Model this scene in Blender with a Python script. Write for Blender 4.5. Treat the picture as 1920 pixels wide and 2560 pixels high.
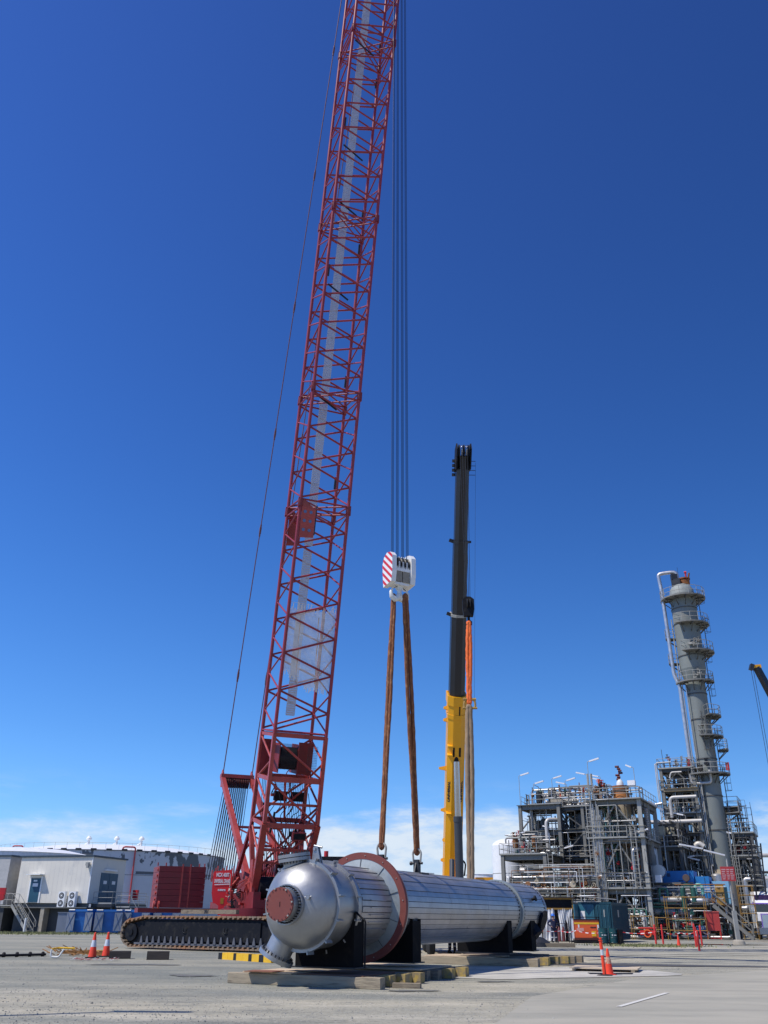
import bpy, bmesh, math, random
from mathutils import Vector, Matrix, Quaternion
from math import sin, cos, pi, radians as RAD
random.seed(7)
for o in list(bpy.data.objects): bpy.data.objects.remove(o)
SC = bpy.context.scene
COL = SC.collection

# ------------------------------------------------------------------ camera
CAMZ, PITCH, ROLL, FPX = 1.6, RAD(25.2), RAD(0.48), 2150.0
cam = bpy.data.cameras.new('camera'); camo = bpy.data.objects.new('camera', cam); COL.objects.link(camo)
cam.sensor_fit = 'VERTICAL'; cam.sensor_height = 36.0; cam.lens = FPX/2560*36.0
cam.clip_start = 0.1; cam.clip_end = 6000
camo.matrix_world = Matrix.Translation((0, 0, CAMZ)) @ Matrix.Rotation(pi/2+PITCH, 4, 'X') @ Matrix.Rotation(ROLL, 4, 'Z')
SC.camera = camo
SC.render.resolution_x = 768; SC.render.resolution_y = 1024

# ------------------------------------------------------------------ sun, sky
SUN_AZ = Vector((-0.91, -0.41)).normalized(); SUN_EL = RAD(57)
sdir = Vector((SUN_AZ.x*cos(SUN_EL), SUN_AZ.y*cos(SUN_EL), sin(SUN_EL)))
sl = bpy.data.lights.new('sun', 'SUN'); sl.energy = 4.5; sl.angle = RAD(0.5); sl.color = (1.0, 0.935, 0.84)
so = bpy.data.objects.new('sun', sl); COL.objects.link(so)
so.rotation_euler = sdir.to_track_quat('Z', 'Y').to_euler(); so.location = (-60, -20, 90)
W = bpy.data.worlds.new('World'); SC.world = W; W.use_nodes = True
nt = W.node_tree; nt.nodes.clear()
N = nt.nodes.new; L = nt.links.new
sky = N('ShaderNodeTexSky'); sky.sky_type = 'NISHITA'; sky.sun_disc = False
sky.sun_elevation = SUN_EL; sky.sun_rotation = math.atan2(SUN_AZ.x, SUN_AZ.y)
sky.air_density = 1.0; sky.dust_density = 0.15; sky.ozone_density = 3.0; sky.altitude = 0
bg = N('ShaderNodeBackground'); out = N('ShaderNodeOutputWorld')
SKY = 0.13
hsv = N('ShaderNodeHueSaturation'); hsv.inputs['Saturation'].default_value = 1.22; hsv.inputs['Hue'].default_value = 0.5
hsv.inputs['Value'].default_value = 1.0
L(sky.outputs[0], hsv.inputs['Color'])
tc = N('ShaderNodeTexCoord'); sep = N('ShaderNodeSeparateXYZ'); L(tc.outputs['Generated'], sep.inputs[0])
def mth(op, a, b=None, c=None, clamp=False):
    n = N('ShaderNodeMath'); n.operation = op; n.use_clamp = clamp
    for i, x in enumerate((a, b, c)):
        if x is None: continue
        if isinstance(x, (int, float)): n.inputs[i].default_value = x
        else: L(x, n.inputs[i])
    return n.outputs[0]
def mrange(x, a, b, c=0, d=1, smooth=True):
    n = N('ShaderNodeMapRange'); n.interpolation_type = 'SMOOTHSTEP' if smooth else 'LINEAR'
    L(x, n.inputs[0])
    for i, v in enumerate((a, b, c, d)): n.inputs[i+1].default_value = v
    return n.outputs[0]
def wnoise(scale, detail, rough, mp):
    m = N('ShaderNodeMapping'); m.inputs['Scale'].default_value = mp; L(tc.outputs['Generated'], m.inputs[0])
    n = N('ShaderNodeTexNoise'); n.inputs['Scale'].default_value = scale; n.inputs['Detail'].default_value = detail
    n.inputs['Roughness'].default_value = rough; L(m.outputs[0], n.inputs[0]); return n.outputs[0]
z = sep.outputs['Z']; xx = sep.outputs['X']
n1 = wnoise(9, 8, 0.6, (1, 1, 4.5)); n2 = wnoise(3, 3, 0.5, (1, 1, 2.0)); n3 = wnoise(16, 9, 0.65, (1, 1, 3.0))
# bank of cloud low over the horizon: solid in the middle, wisps to the left and right
mid = mth('MULTIPLY', mrange(xx, -0.16, -0.05), mrange(xx, 0.35, 0.12))
top = mth('ADD', mth('MULTIPLY', mid, 0.022), mth('ADD', 0.084, mth('MULTIPLY', mth('SUBTRACT', n2, 0.5), 0.05)))
dz = mth('SUBTRACT', top, z)
bank = mrange(mth('ADD', dz, mth('MULTIPLY', mth('SUBTRACT', n1, 0.5), 0.07)), -0.006, 0.02)
dens = mth('MULTIPLY', bank, mth('ADD', mth('ADD', mth('MULTIPLY', mid, 0.38), 0.40), mth('MULTIPLY', mrange(n3, 0.38, 0.68), 0.45)), clamp=True)
wisp = mth('MULTIPLY', mth('MULTIPLY', mrange(n1, 0.5, 0.75), mrange(z, 0.15, 0.08)), 0.35)
right = mth('MULTIPLY', mth('MULTIPLY', mrange(xx, 0.36, 0.40), mrange(z, 0.125, 0.09)), mrange(z, 0.03, 0.06))
rcl = mth('MULTIPLY', right, mrange(n3, 0.36, 0.6))
fac = mth('MAXIMUM', mth('MAXIMUM', dens, wisp), mth('MULTIPLY', rcl, 0.8), clamp=True)
fac = mth('MULTIPLY', fac, 0.93)
shade = N('ShaderNodeMix'); shade.data_type = 'RGBA'
L(mrange(n3, 0.35, 0.6), shade.inputs['Factor'])
shade.inputs['A'].default_value = (4.6, 5.6, 6.9, 1); shade.inputs['B'].default_value = (5.7, 6.4, 7.2, 1)
cm = N('ShaderNodeMix'); cm.data_type = 'RGBA'
ramp = N('ShaderNodeValToRGB'); L(z, ramp.inputs[0]); cr_ = ramp.color_ramp; cr_.interpolation = 'B_SPLINE'
for i, (p_, c_) in enumerate(((0.0, (.50, .74, 1.35)), (0.10, (.54, .80, 1.22)), (0.18, (.56, .82, 1.16)), (0.46, (.46, .68, 1.08)), (0.83, (.56, .57, .95)), (1.0, (.56, .57, .95)))):
    e_ = cr_.elements[i] if i < 2 else cr_.elements.new(p_)
    e_.position = p_; e_.color = tuple(v/2 for v in c_)+(1,)
cr_.elements[1].position = 0.10
lat = mrange(xx, -0.6, 0.6, 2.4, 1.6, smooth=False)
tint = N('ShaderNodeVectorMath'); tint.operation = 'MULTIPLY'; L(hsv.outputs[0], tint.inputs[0]); L(ramp.outputs[0], tint.inputs[1])
tsc = N('ShaderNodeVectorMath'); tsc.operation = 'SCALE'; L(tint.outputs[0], tsc.inputs[0]); L(lat, tsc.inputs['Scale'])
L(fac, cm.inputs['Factor']); L(tsc.outputs[0], cm.inputs['A']); L(shade.outputs['Result'], cm.inputs['B'])
bg.inputs['Strength'].default_value = SKY
L(cm.outputs['Result'], bg.inputs['Color']); L(bg.outputs[0], out.inputs[0])
SC.view_settings.view_transform = 'Standard'; SC.view_settings.look = 'None'
SC.view_settings.exposure = 0.0; SC.view_settings.gamma = 1.0
SC.render.engine = 'CYCLES'

# ------------------------------------------------------------------ measuring: photo pixel (1920x2560) -> point of the place
_cm = camo.matrix_world.to_3x3()
def ray(px, py): return _cm @ Vector(((px-960)/FPX, (1280-py)/FPX, -1.0))
def at(px, py, Y):
    r = ray(px, py); t = Y/r.y; return Vector((r.x*t, Y, CAMZ+r.z*t))
def gp(px, py, z=0.0):
    r = ray(px, py); t = (z-CAMZ)/r.z; return Vector((r.x*t, r.y*t, z))

# ------------------------------------------------------------------ materials
MATS = {}
def mat(name, col, rough=0.6, metal=0.0, var=0.15, scale=3.0, bump=0.0, bscale=30.0, col2=None, s2=2.0, t2=0.6, w2=0.08, stretch=(1, 1, 1), spec=0.5, alpha=None):
    if name in MATS: return MATS[name]
    m = bpy.data.materials.new(name); m.use_nodes = True; t = m.node_tree; n = t.nodes; l = t.links
    b = n['Principled BSDF']; tc = n.new('ShaderNodeTexCoord')
    mp = n.new('ShaderNodeMapping'); mp.inputs['Scale'].default_value = stretch; l.new(tc.outputs['Object'], mp.inputs[0])
    nz = n.new('ShaderNodeTexNoise'); nz.inputs['Scale'].default_value = scale; nz.inputs['Detail'].default_value = 6; nz.inputs['Roughness'].default_value = 0.6
    l.new(mp.outputs[0], nz.inputs[0])
    mr = n.new('ShaderNodeMapRange'); l.new(nz.outputs[0], mr.inputs[0])
    mr.inputs[1].default_value = 0.25; mr.inputs[2].default_value = 0.75; mr.inputs[3].default_value = 1-var; mr.inputs[4].default_value = 1+var
    hs = n.new('ShaderNodeHueSaturation'); hs.inputs['Color'].default_value = (*col, 1); l.new(mr.outputs[0], hs.inputs['Value'])
    last = hs.outputs[0]
    if col2:
        nz2 = n.new('ShaderNodeTexNoise'); nz2.inputs['Scale'].default_value = s2; nz2.inputs['Detail'].default_value = 8; nz2.inputs['Roughness'].default_value = 0.65
        l.new(mp.outputs[0], nz2.inputs[0])
        r2 = n.new('ShaderNodeMapRange'); l.new(nz2.outputs[0], r2.inputs[0]); r2.inputs[1].default_value = t2-w2; r2.inputs[2].default_value = t2+w2
        mx = n.new('ShaderNodeMix'); mx.data_type = 'RGBA'; l.new(r2.outputs[0], mx.inputs['Factor']); l.new(last, mx.inputs['A'])
        mx.inputs['B'].default_value = (*col2, 1); last = mx.outputs['Result']
    l.new(last, b.inputs['Base Color'])
    b.inputs['Metallic'].default_value = metal; b.inputs['Specular IOR Level'].default_value = spec
    rr = n.new('ShaderNodeMapRange'); l.new(nz.outputs[0], rr.inputs[0]); rr.inputs[1].default_value = 0.3; rr.inputs[2].default_value = 0.7
    rr.inputs[3].default_value = max(0.02, rough-0.1); rr.inputs[4].default_value = min(1, rough+0.1); l.new(rr.outputs[0], b.inputs['Roughness'])
    if bump:
        nb = n.new('ShaderNodeTexNoise'); nb.inputs['Scale'].default_value = bscale; nb.inputs['Detail'].default_value = 5; l.new(mp.outputs[0], nb.inputs[0])
        bp = n.new('ShaderNodeBump'); bp.inputs['Strength'].default_value = bump; bp.inputs['Distance'].default_value = 0.02
        l.new(nb.outputs[0], bp.inputs['Height']); l.new(bp.outputs[0], b.inputs['Normal'])
    MATS[name] = m; return m
RED = mat('crane_red_paint', (0.40, 0.06, 0.05), 0.45, 0, 0.2, 1.2, col2=(0.2, 0.035, 0.03), s2=0.9, t2=0.6, w2=0.15)
REDB = mat('boom_red_paint', (0.28, 0.028, 0.042), 0.42, 0, 0.2, 0.8)
REDC = mat('counterweight_red', (0.20, 0.020, 0.024), 0.5, 0, 0.2, 1.5)
REDS = mat('sign_red', (0.75, 0.02, 0.025), 0.5, 0, 0.05)
BLACK = mat('black_paint', (0.008, 0.009, 0.013), 0.65, 0, 0.3, 2, spec=0.2, col2=(0.03, 0.028, 0.025), s2=3, t2=0.6)
BLK2 = mat('dark_steel', (0.03, 0.032, 0.036), 0.5, 0.3, 0.3, 3)
ROPE = mat('wire_rope', (0.035, 0.035, 0.04), 0.5, 0.4, 0.3, 20)
ROPEL = mat('light_wire_rope', (0.12, 0.13, 0.15), 0.45, 0.5, 0.3, 20)
TRACK = mat('track_shoe_steel', (0.22, 0.17, 0.12), 0.75, 0.1, 0.3, 4, col2=(0.36, 0.16, 0.06), s2=1.2, t2=0.55, w2=0.12)
RUSTR = mat('rusty_sling_rope', (0.19, 0.065, 0.025), 0.8, 0, 0.45, 9, 0.6, 25, col2=(0.36, 0.17, 0.07), s2=14, t2=0.58, stretch=(1, 1, 0.35))
TANR = mat('tan_sling_rope', (0.3, 0.21, 0.13), 0.85, 0, 0.25, 8, 0.5, 20, stretch=(1, 1, 0.4))
ORNR = mat('orange_sling', (0.85, 0.16, 0.03), 0.8, 0, 0.25, 12, 0.5, 25)
WHITE = mat('white_paint', (0.78, 0.79, 0.78), 0.45, 0, 0.06, 2)
WORN = mat('worn_white_paint', (0.72, 0.73, 0.7), 0.5, 0, 0.1, 2, col2=(0.3, 0.28, 0.24), s2=3, t2=0.68)
STRIPE = mat('warning_red', (0.62, 0.025, 0.03), 0.5, 0, 0.05)
YEL = mat('crane_yellow', (0.82, 0.38, 0.006), 0.4, 0, 0.08, 1)
GBOOM = mat('boom_dark_grey', (0.014, 0.016, 0.021), 0.4, 0, 0.15, 1)
GCYL = mat('cylinder_grey', (0.045, 0.052, 0.062), 0.5, 0.0, 0.1)
CHROME = mat('chrome_rod', (0.5, 0.52, 0.55), 0.18, 0.95, 0.05)
def silver_mat(name, base, rough, var, blot):
    m = mat(name, base, rough, 0.72, var, 1.3, 0.16, 6.0, col2=tuple(c*0.72 for c in base), s2=blot, t2=0.55, w2=0.25)
    return m
SILV = silver_mat('aluminium_paint', (0.38, 0.39, 0.40), 0.44, 0.14, 0.9)
CLAD = silver_mat('cladding_sheet', (0.46, 0.465, 0.475), 0.43, 0.16, 1.8)
GALV = mat('galvanised_sheet', (0.33, 0.365, 0.36), 0.5, 0.4, 0.15, 2, col2=(0.24, 0.27, 0.27), s2=2, t2=0.55)
SEAM = mat('seam_dark', (0.06, 0.065, 0.08), 0.6, 0.5, 0.1)
PRIM = mat('primer_brown_red', (0.195, 0.05, 0.04), 0.75, 0, 0.08, 4, col2=(0.24, 0.08, 0.065), s2=3, t2=0.65)
GREY = mat('steel_grey_paint', (0.185, 0.183, 0.163), 0.6, 0, 0.25, 1.5, col2=(0.12, 0.115, 0.10), s2=1.5, t2=0.62)
GREYL = mat('light_grey_steel', (0.33, 0.33, 0.30), 0.55, 0, 0.2, 1.5, col2=(0.22, 0.19, 0.15), s2=2.5, t2=0.7)
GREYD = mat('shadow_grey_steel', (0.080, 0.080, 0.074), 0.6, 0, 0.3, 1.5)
TOWER = mat('column_grey_paint', (0.185, 0.205, 0.19), 0.6, 0, 0.12, 0.9, col2=(0.19, 0.18, 0.15), s2=0.8, t2=0.62, stretch=(1, 1, 0.4))
RUST = mat('rust', (0.33, 0.12, 0.03), 0.85, 0, 0.4, 3, col2=(0.14, 0.05, 0.02), s2=2, t2=0.5)
BEIGE = mat('beige_lagging', (0.42, 0.36, 0.26), 0.7, 0, 0.12, 1.2, col2=(0.3, 0.25, 0.17), s2=1.4, t2=0.6)
PIPEW = mat('white_lagged_pipe', (0.52, 0.50, 0.46), 0.5, 0.2, 0.12, 2)
PIPES = mat('silver_lagged_pipe', (0.5, 0.5, 0.5), 0.4, 0.7, 0.15, 2)
PIPEG = mat('green_pipe', (0.07, 0.22, 0.16), 0.5, 0, 0.2, 2)
DGREEN = mat('dark_green_valve', (0.02, 0.09, 0.07), 0.5, 0, 0.2, 2)
BLUEE = mat('blue_enclosure', (0.02, 0.19, 0.50), 0.5, 0, 0.15, 1.5)
LBLUE = mat('light_blue_panel', (0.20, 0.42, 0.60), 0.5, 0, 0.1)
TEAL = mat('teal_container', (0.011, 0.055, 0.082), 0.55, 0, 0.2, 1, spec=0.3, col2=(0.02, 0.075, 0.10), s2=1.5, t2=0.6)
TEALL = mat('teal_light', (0.03, 0.13, 0.18), 0.5, 0, 0.15)
DRUMM = mat('drum_green', (0.01, 0.07, 0.08), 0.35, 0, 0.15, 3)
ORANGE = mat('orange_paint', (0.75, 0.12, 0.03), 0.45, 0, 0.1, 2)
CONEO = mat('cone_orange', (0.82, 0.06, 0.02), 0.55, 0, 0.12, 5, col2=(0.45, 0.05, 0.03), s2=5, t2=0.7)
BOLR = mat('bollard_red', (0.66, 0.035, 0.03), 0.5, 0, 0.1, 3)
REFL = mat('reflective_band', (0.62, 0.65, 0.68), 0.35, 0.1, 0.08, 6)
YELP = mat('scaffold_yellow', (0.34, 0.19, 0.035), 0.6, 0, 0.25, 2, col2=(0.25, 0.12, 0.03), s2=3, t2=0.6)
YELB = mat('barrier_yellow', (0.80, 0.47, 0.02), 0.55, 0, 0.12, 3, col2=(0.3, 0.2, 0.05), s2=6, t2=0.68)
TIMB = mat('weathered_timber', (0.26, 0.215, 0.15), 0.9, 0, 0.35, 3, 0.5, 12, col2=(0.13, 0.11, 0.085), s2=3, t2=0.56, stretch=(0.3, 1.6, 2.5))
TIMD = mat('dark_timber', (0.06, 0.05, 0.042), 0.9, 0, 0.35, 3, 0.5, 12, stretch=(0.3, 1.6, 2.5))
PLY = mat('plywood', (0.55, 0.43, 0.29), 0.85, 0, 0.15, 2, col2=(0.4, 0.29, 0.18), s2=2.5, t2=0.58, stretch=(0.4, 2, 1))
PANEL = mat('building_panel', (0.70, 0.665, 0.575), 0.6, 0, 0.05, 0.6, col2=(0.5, 0.5, 0.47), s2=0.7, t2=0.66, w2=0.12)
TRIM = mat('dark_blue_trim', (0.03, 0.05, 0.07), 0.5, 0, 0.1)
DOORB = mat('door_teal_blue', (0.015, 0.08, 0.13), 0.5, 0, 0.12)
CONC = mat('concrete', (0.34, 0.31, 0.25), 0.9, 0, 0.2, 2, 0.3, 20)
DCONC = mat('dark_blockwork', (0.06, 0.065, 0.07), 0.9, 0, 0.25, 1.5, 0.3, 10)
BINB = mat('bin_blue', (0.015, 0.13, 0.42), 0.5, 0, 0.15, 2)
BING = mat('bin_grey_lid', (0.19, 0.22, 0.27), 0.55, 0, 0.15, 2)
GLASS = mat('dark_glass', (0.02, 0.025, 0.035), 0.08, 0.0, 0.1, spec=1.0)
CLOTH = mat('white_sheet', (0.68, 0.69, 0.70), 0.85, 0, 0.08, 1.5, 0.4, 5)
NAVY = mat('navy_workwear', (0.018, 0.024, 0.065), 0.85, 0, 0.2, 8)
SKIN = mat('skin', (0.36, 0.2, 0.14), 0.6, 0, 0.08)
HELM = mat('helmet_blue', (0.03, 0.16, 0.6), 0.35, 0, 0.05)
HAIR = mat('dark_hair', (0.02, 0.015, 0.01), 0.7)
LAMPW = mat('lamp_housing', (0.8, 0.8, 0.8), 0.4, 0, 0.05)
RUBB = mat('rubber', (0.015, 0.015, 0.015), 0.8, 0, 0.2)
PURP = mat('purple_trim', (0.2, 0.1, 0.5), 0.4, 0, 0.05)
FIRER = mat('fire_red', (0.5, 0.015, 0.02), 0.5, 0, 0.1)
LEAF = mat('foliage', (0.04, 0.07, 0.03), 0.7, 0, 0.4, 1)
BARK = mat('bark', (0.10, 0.08, 0.06), 0.9, 0, 0.3, 3)
GRASSM = mat('dry_grass', (0.20, 0.21, 0.09), 0.9, 0, 0.35, 2)
BLACKS = mat('black_stripe', (0.012, 0.012, 0.012), 0.6, 0, 0.1)
TXTW = mat('lettering_white', (0.8, 0.8, 0.78), 0.5, 0, 0.02)
TXTB = mat('lettering_dark', (0.02, 0.02, 0.025), 0.5, 0, 0.02)
# storage tank wall: white with peeled dark patches near the top of the shell
def tank_mat():
    m = mat('peeling_tank_paint', (0.50, 0.53, 0.57), 0.6, 0, 0.07, 0.3); t = m.node_tree; n = t.nodes; l = t.links
    b = n['Principled BSDF']; src = b.inputs['Base Color'].links[0].from_socket
    tc = n.new('ShaderNodeTexCoord'); sp = n.new('ShaderNodeSeparateXYZ'); l.new(tc.outputs['Object'], sp.inputs[0])
    nz = n.new('ShaderNodeTexNoise'); nz.inputs['Scale'].default_value = 0.45; nz.inputs['Detail'].default_value = 9; nz.inputs['Roughness'].default_value = 0.62
    mp = n.new('ShaderNodeMapping'); mp.inputs['Scale'].default_value = (1, 1, 0.55); l.new(tc.outputs['Object'], mp.inputs[0]); l.new(mp.outputs[0], nz.inputs[0])
    a = n.new('ShaderNodeMapRange'); l.new(sp.outputs[2], a.inputs[0]); a.inputs[1].default_value = 7.2; a.inputs[2].default_value = 9.6; a.inputs[3].default_value = -0.22; a.inputs[4].default_value = 0.0
    ad = n.new('ShaderNodeMath'); ad.operation = 'ADD'; l.new(nz.outputs[0], ad.inputs[0]); l.new(a.outputs[0], ad.inputs[1])
    # the course seam where a strip of paint has come off
    sm = n.new('ShaderNodeMath'); sm.operation = 'COMPARE'; l.new(sp.outputs[2], sm.inputs[0]); sm.inputs[1].default_value = 7.9; sm.inputs[2].default_value = 0.22
    s2 = n.new('ShaderNodeMath'); s2.operation = 'MULTIPLY'; l.new(sm.outputs[0], s2.inputs[0]); s2.inputs[1].default_value = 0.2
    a2 = n.new('ShaderNodeMath'); a2.operation = 'ADD'; l.new(ad.outputs[0], a2.inputs[0]); l.new(s2.outputs[0], a2.inputs[1])
    r = n.new('ShaderNodeMapRange'); l.new(a2.outputs[0], r.inputs[0]); r.inputs[1].default_value = 0.503; r.inputs[2].default_value = 0.515
    mx = n.new('ShaderNodeMix'); mx.data_type = 'RGBA'; l.new(r.outputs[0], mx.inputs['Factor']); l.new(src, mx.inputs['A']); mx.inputs['B'].default_value = (0.10, 0.115, 0.13, 1)
    l.new(mx.outputs['Result'], b.inputs['Base Color']); return m
TANKW = tank_mat()

# ------------------------------------------------------------------ mesh helpers
class MB:
    def __init__(s): s.v = []; s.f = []; s.s = []
    def add(s, vs, fs, smooth=False):
        k = len(s.v); s.v += [tuple(v) for v in vs]
        for f in fs: s.f.append([i+k for i in f]); s.s.append(smooth)
        return s
    def hexa(s, p): return s.add(p, [(0, 3, 2, 1), (4, 5, 6, 7), (0, 1, 5, 4), (1, 2, 6, 5), (2, 3, 7, 6), (3, 0, 4, 7)])
    def box(s, c, d, rz=0.0):
        c = Vector(c); h = Vector(d)/2; R = Matrix.Rotation(rz, 3, 'Z')
        return s.hexa([c+R @ Vector((a*h.x, b*h.y, e*h.z)) for e in (-1, 1) for a, b in ((-1, -1), (1, -1), (1, 1), (-1, 1))])
    def b2(s, x0, x1, y0, y1, z0, z1): return s.box(((x0+x1)/2, (y0+y1)/2, (z0+z1)/2), (x1-x0, y1-y0, z1-z0))
    def frame(s, p, q, up=None):
        d = Vector(q)-Vector(p); l = d.length or 1e-6; d = d/l
        up = Vector(up) if up is not None else (Vector((0, 0, 1)) if abs(d.z) < 0.9 else Vector((0, 1, 0)))
        u = up.cross(d)
        if u.length < 1e-5: u = Vector((1, 0, 0)).cross(d)
        u.normalize(); return d, u, d.cross(u), l
    def beam(s, p, q, w, h=None, up=None, w2=None, h2=None):
        h = h or w; p = Vector(p); q = Vector(q); d, u, v, l = s.frame(p, q, up)
        w2 = w2 or w; h2 = h2 or h
        return s.hexa([o+u*a*ww/2+v*b*hh/2 for o, ww, hh in ((p, w, h), (q, w2, h2)) for a, b in ((-1, -1), (1, -1), (1, 1), (-1, 1))])
    def ibeam(s, p, q, w, h, t=None, up=None):
        t = t or max(0.012, w*0.09); p = Vector(p); q = Vector(q); d, u, v, l = s.frame(p, q, up)
        for k in (-1, 1): s.beam(p+v*k*(h-t)/2, q+v*k*(h-t)/2, w, t, up)
        return s.beam(p, q, t, h-2*t-0.002, up)
    def tube(s, p, q, r, n=8, r2=None, caps=True, smooth=True):
        p = Vector(p); q = Vector(q); r2 = r if r2 is None else r2; d, u, v, l = s.frame(p, q)
        vs = []
        for o, rr in ((p, r), (q, r2)):
            for i in range(n):
                a = 2*pi*i/n; vs.append(o+u*cos(a)*rr+v*sin(a)*rr)
        s.add(vs, [(i, (i+1) % n, n+(i+1) % n, n+i) for i in range(n)], smooth)
        if caps: s.add(vs, [tuple(range(n-1, -1, -1)), tuple(range(n, 2*n))])
        return s
    def pipe(s, pts, r, n=8, bend=None, caps=True, seg=4):
        pts = [Vector(p) for p in pts]; bend = bend if bend is not None else r*2.2; path = [pts[0]]
        for i in range(1, len(pts)-1):
            a, b, c = pts[i-1], pts[i], pts[i+1]; d1 = (a-b); d2 = (c-b); bb = min(bend, d1.length*0.48, d2.length*0.48)
            p1 = b+d1.normalized()*bb; p2 = b+d2.normalized()*bb
            for k in range(seg+1):
                t = k/seg; path.append(p1*(1-t)**2+b*2*t*(1-t)+p2*t*t)
        path.append(pts[-1]); return s.sweep(path, r, n, caps)
    def sweep(s, path, r, n=8, caps=True, closed=False):
        m = len(path); vs = []; pu = None
        for i, p in enumerate(path):
            if closed: d = (path[(i+1) % m]-path[i-1])
            else: d = (path[min(i+1, m-1)]-path[max(i-1, 0)])
            d.normalize()
            if pu is None: pu = Vector((0, 0, 1)) if abs(d.z) < 0.9 else Vector((0, 1, 0))
            u = pu-d*pu.dot(d)
            if u.length < 1e-4: u = Vector((1, 0, 0))-d*d.x
            u.normalize(); v = d.cross(u); pu = u; rr = r[i] if isinstance(r, (list, tuple)) else r
            for k in range(n):
                a = 2*pi*k/n; vs.append(p+u*cos(a)*rr+v*sin(a)*rr)
        fs = []; e = m if closed else m-1
        for i in range(e):
            j = (i+1) % m
            for k in range(n): fs.append((i*n+k, i*n+(k+1) % n, j*n+(k+1) % n, j*n+k))
        s.add(vs, fs, True)
        if caps and not closed: s.add(vs, [tuple(range(n-1, -1, -1)), tuple(range((m-1)*n, m*n))])
        return s
    def lathe(s, prof, o=(0, 0, 0), ax=(0, 0, 1), n=32, smooth=True, a0=0, a1=2*pi, caps=True):
        o = Vector(o); ax = Vector(ax).normalized(); d, u, v, l = s.frame(o, o+ax); full = abs(a1-a0-2*pi) < 1e-6
        m = n if full else n+1; vs = []
        for r, t in prof:
            for i in range(m):
                a = a0+(a1-a0)*i/n; vs.append(o+ax*t+u*cos(a)*r+v*sin(a)*r)
        for j in range(len(prof)-1):
            fs = []
            for i in range(n): k = (i+1) % m; fs.append((j*m+i, j*m+k, (j+1)*m+k, (j+1)*m+i))
            if prof[j][0] == prof[j+1][0] == 0: continue
            # each band gets its own verts where the profile is hard-edged: smooth flag only on curved runs
            s.add([vs[q] for q in range(j*m, (j+2)*m)], [tuple(x-j*m for x in f) for f in fs], smooth)
        if caps and full:
            for j, rev in ((0, True), (len(prof)-1, False)):
                if prof[j][0] > 1e-4: s.add([vs[q] for q in range(j*m, j*m+m)], [tuple(range(m-1, -1, -1)) if rev else tuple(range(m))])
        return s
    def lathes(s, prof, o=(0, 0, 0), ax=(0, 0, 1), n=32):   # shared verts, smooth along the profile
        o = Vector(o); ax = Vector(ax).normalized(); d, u, v, l = s.frame(o, o+ax); vs = []
        for r, t in prof:
            for i in range(n):
                a = 2*pi*i/n; vs.append(o+ax*t+u*cos(a)*max(r, 1e-4)+v*sin(a)*max(r, 1e-4))
        fs = [(j*n+i, j*n+(i+1) % n, (j+1)*n+(i+1) % n, (j+1)*n+i) for j in range(len(prof)-1) for i in range(n)]
        return s.add(vs, fs, True)
    def prism(s, poly, o, u, v, w):
        o = Vector(o); u = Vector(u); v = Vector(v); w = Vector(w); n = len(poly)
        vs = [o+u*a+v*b for a, b in poly]+[o+u*a+v*b+w for a, b in poly]
        return s.add(vs, [tuple(range(n-1, -1, -1)), tuple(range(n, 2*n))]+[(i, (i+1) % n, n+(i+1) % n, n+i) for i in range(n)])
    def quad(s, a, b, c, d): return s.add([a, b, c, d], [(0, 1, 2, 3)])
    def build(s, name, m, parent=None, world=False, label=None, fix=True):
        vs = s.v
        if world and parent is not None:
            inv = WM(parent).inverted(); vs = [tuple(inv @ Vector(v)) for v in vs]
        me = bpy.data.meshes.new(name); me.from_pydata(vs, [], s.f)
        me.polygons.foreach_set('use_smooth', s.s)
        if fix:
            b = bmesh.new(); b.from_mesh(me); bmesh.ops.recalc_face_normals(b, faces=b.faces); b.to_mesh(me); b.free()
        me.materials.append(m); o = bpy.data.objects.new(name, me); COL.objects.link(o)
        if parent is not None: o.parent = parent
        if label: o['label'] = label
        return o
def build_each(mb, name, m, parent, world=False):
    par = list(range(len(mb.v))); key = {}
    def find(a):
        while par[a] != a: par[a] = par[par[a]]; a = par[a]
        return a
    for i, v in enumerate(mb.v):
        k = (round(v[0], 4), round(v[1], 4), round(v[2], 4))
        if k in key: par[find(i)] = find(key[k])
        else: key[k] = i
    for f in mb.f:
        for q in f[1:]: par[find(q)] = find(f[0])
    gr = {}
    for fi, f in enumerate(mb.f): gr.setdefault(find(f[0]), []).append(fi)
    out = []
    for fs in gr.values():
        nb = MB(); mp = {}
        for fi in fs:
            ff = []
            for q in mb.f[fi]:
                if q not in mp: mp[q] = len(nb.v); nb.v.append(mb.v[q])
                ff.append(mp[q])
            nb.f.append(ff); nb.s.append(mb.s[fi])
        out.append(nb.build(name, m, parent, world))
    return out
def WM(o):
    m = Matrix.Translation(o.location) @ o.rotation_euler.to_matrix().to_4x4() @ Matrix.Diagonal((*o.scale, 1))
    return WM(o.parent) @ m if o.parent else m
def thing(name, label, cat, loc=(0, 0, 0), rz=0.0, group=None):
    o = bpy.data.objects.new(name, None); COL.objects.link(o); o.location = loc; o.rotation_euler = (0, 0, rz)
    o.empty_display_size = 0.3; o['label'] = label; o['category'] = cat
    if group: o['group'] = group
    return o
def tag(o, label, cat, group=None):
    o['label'] = label; o['category'] = cat
    if group: o['group'] = group
    return o
def struct(name, mb, m, kind='structure', **k):
    o = mb.build(name, m, **k); o['kind'] = kind; return o
def copy_tree(o, parent=None):
    c = o.copy(); COL.objects.link(c)
    if parent is not None: c.parent = parent
    for ch in list(o.children): copy_tree(ch, c)
    return c
def clone(o, loc, rz=None, label=None):
    c = copy_tree(o); c.location = loc
    if rz is not None: c.rotation_euler = (0, 0, rz)
    if label: c['label'] = label
    return c
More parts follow.
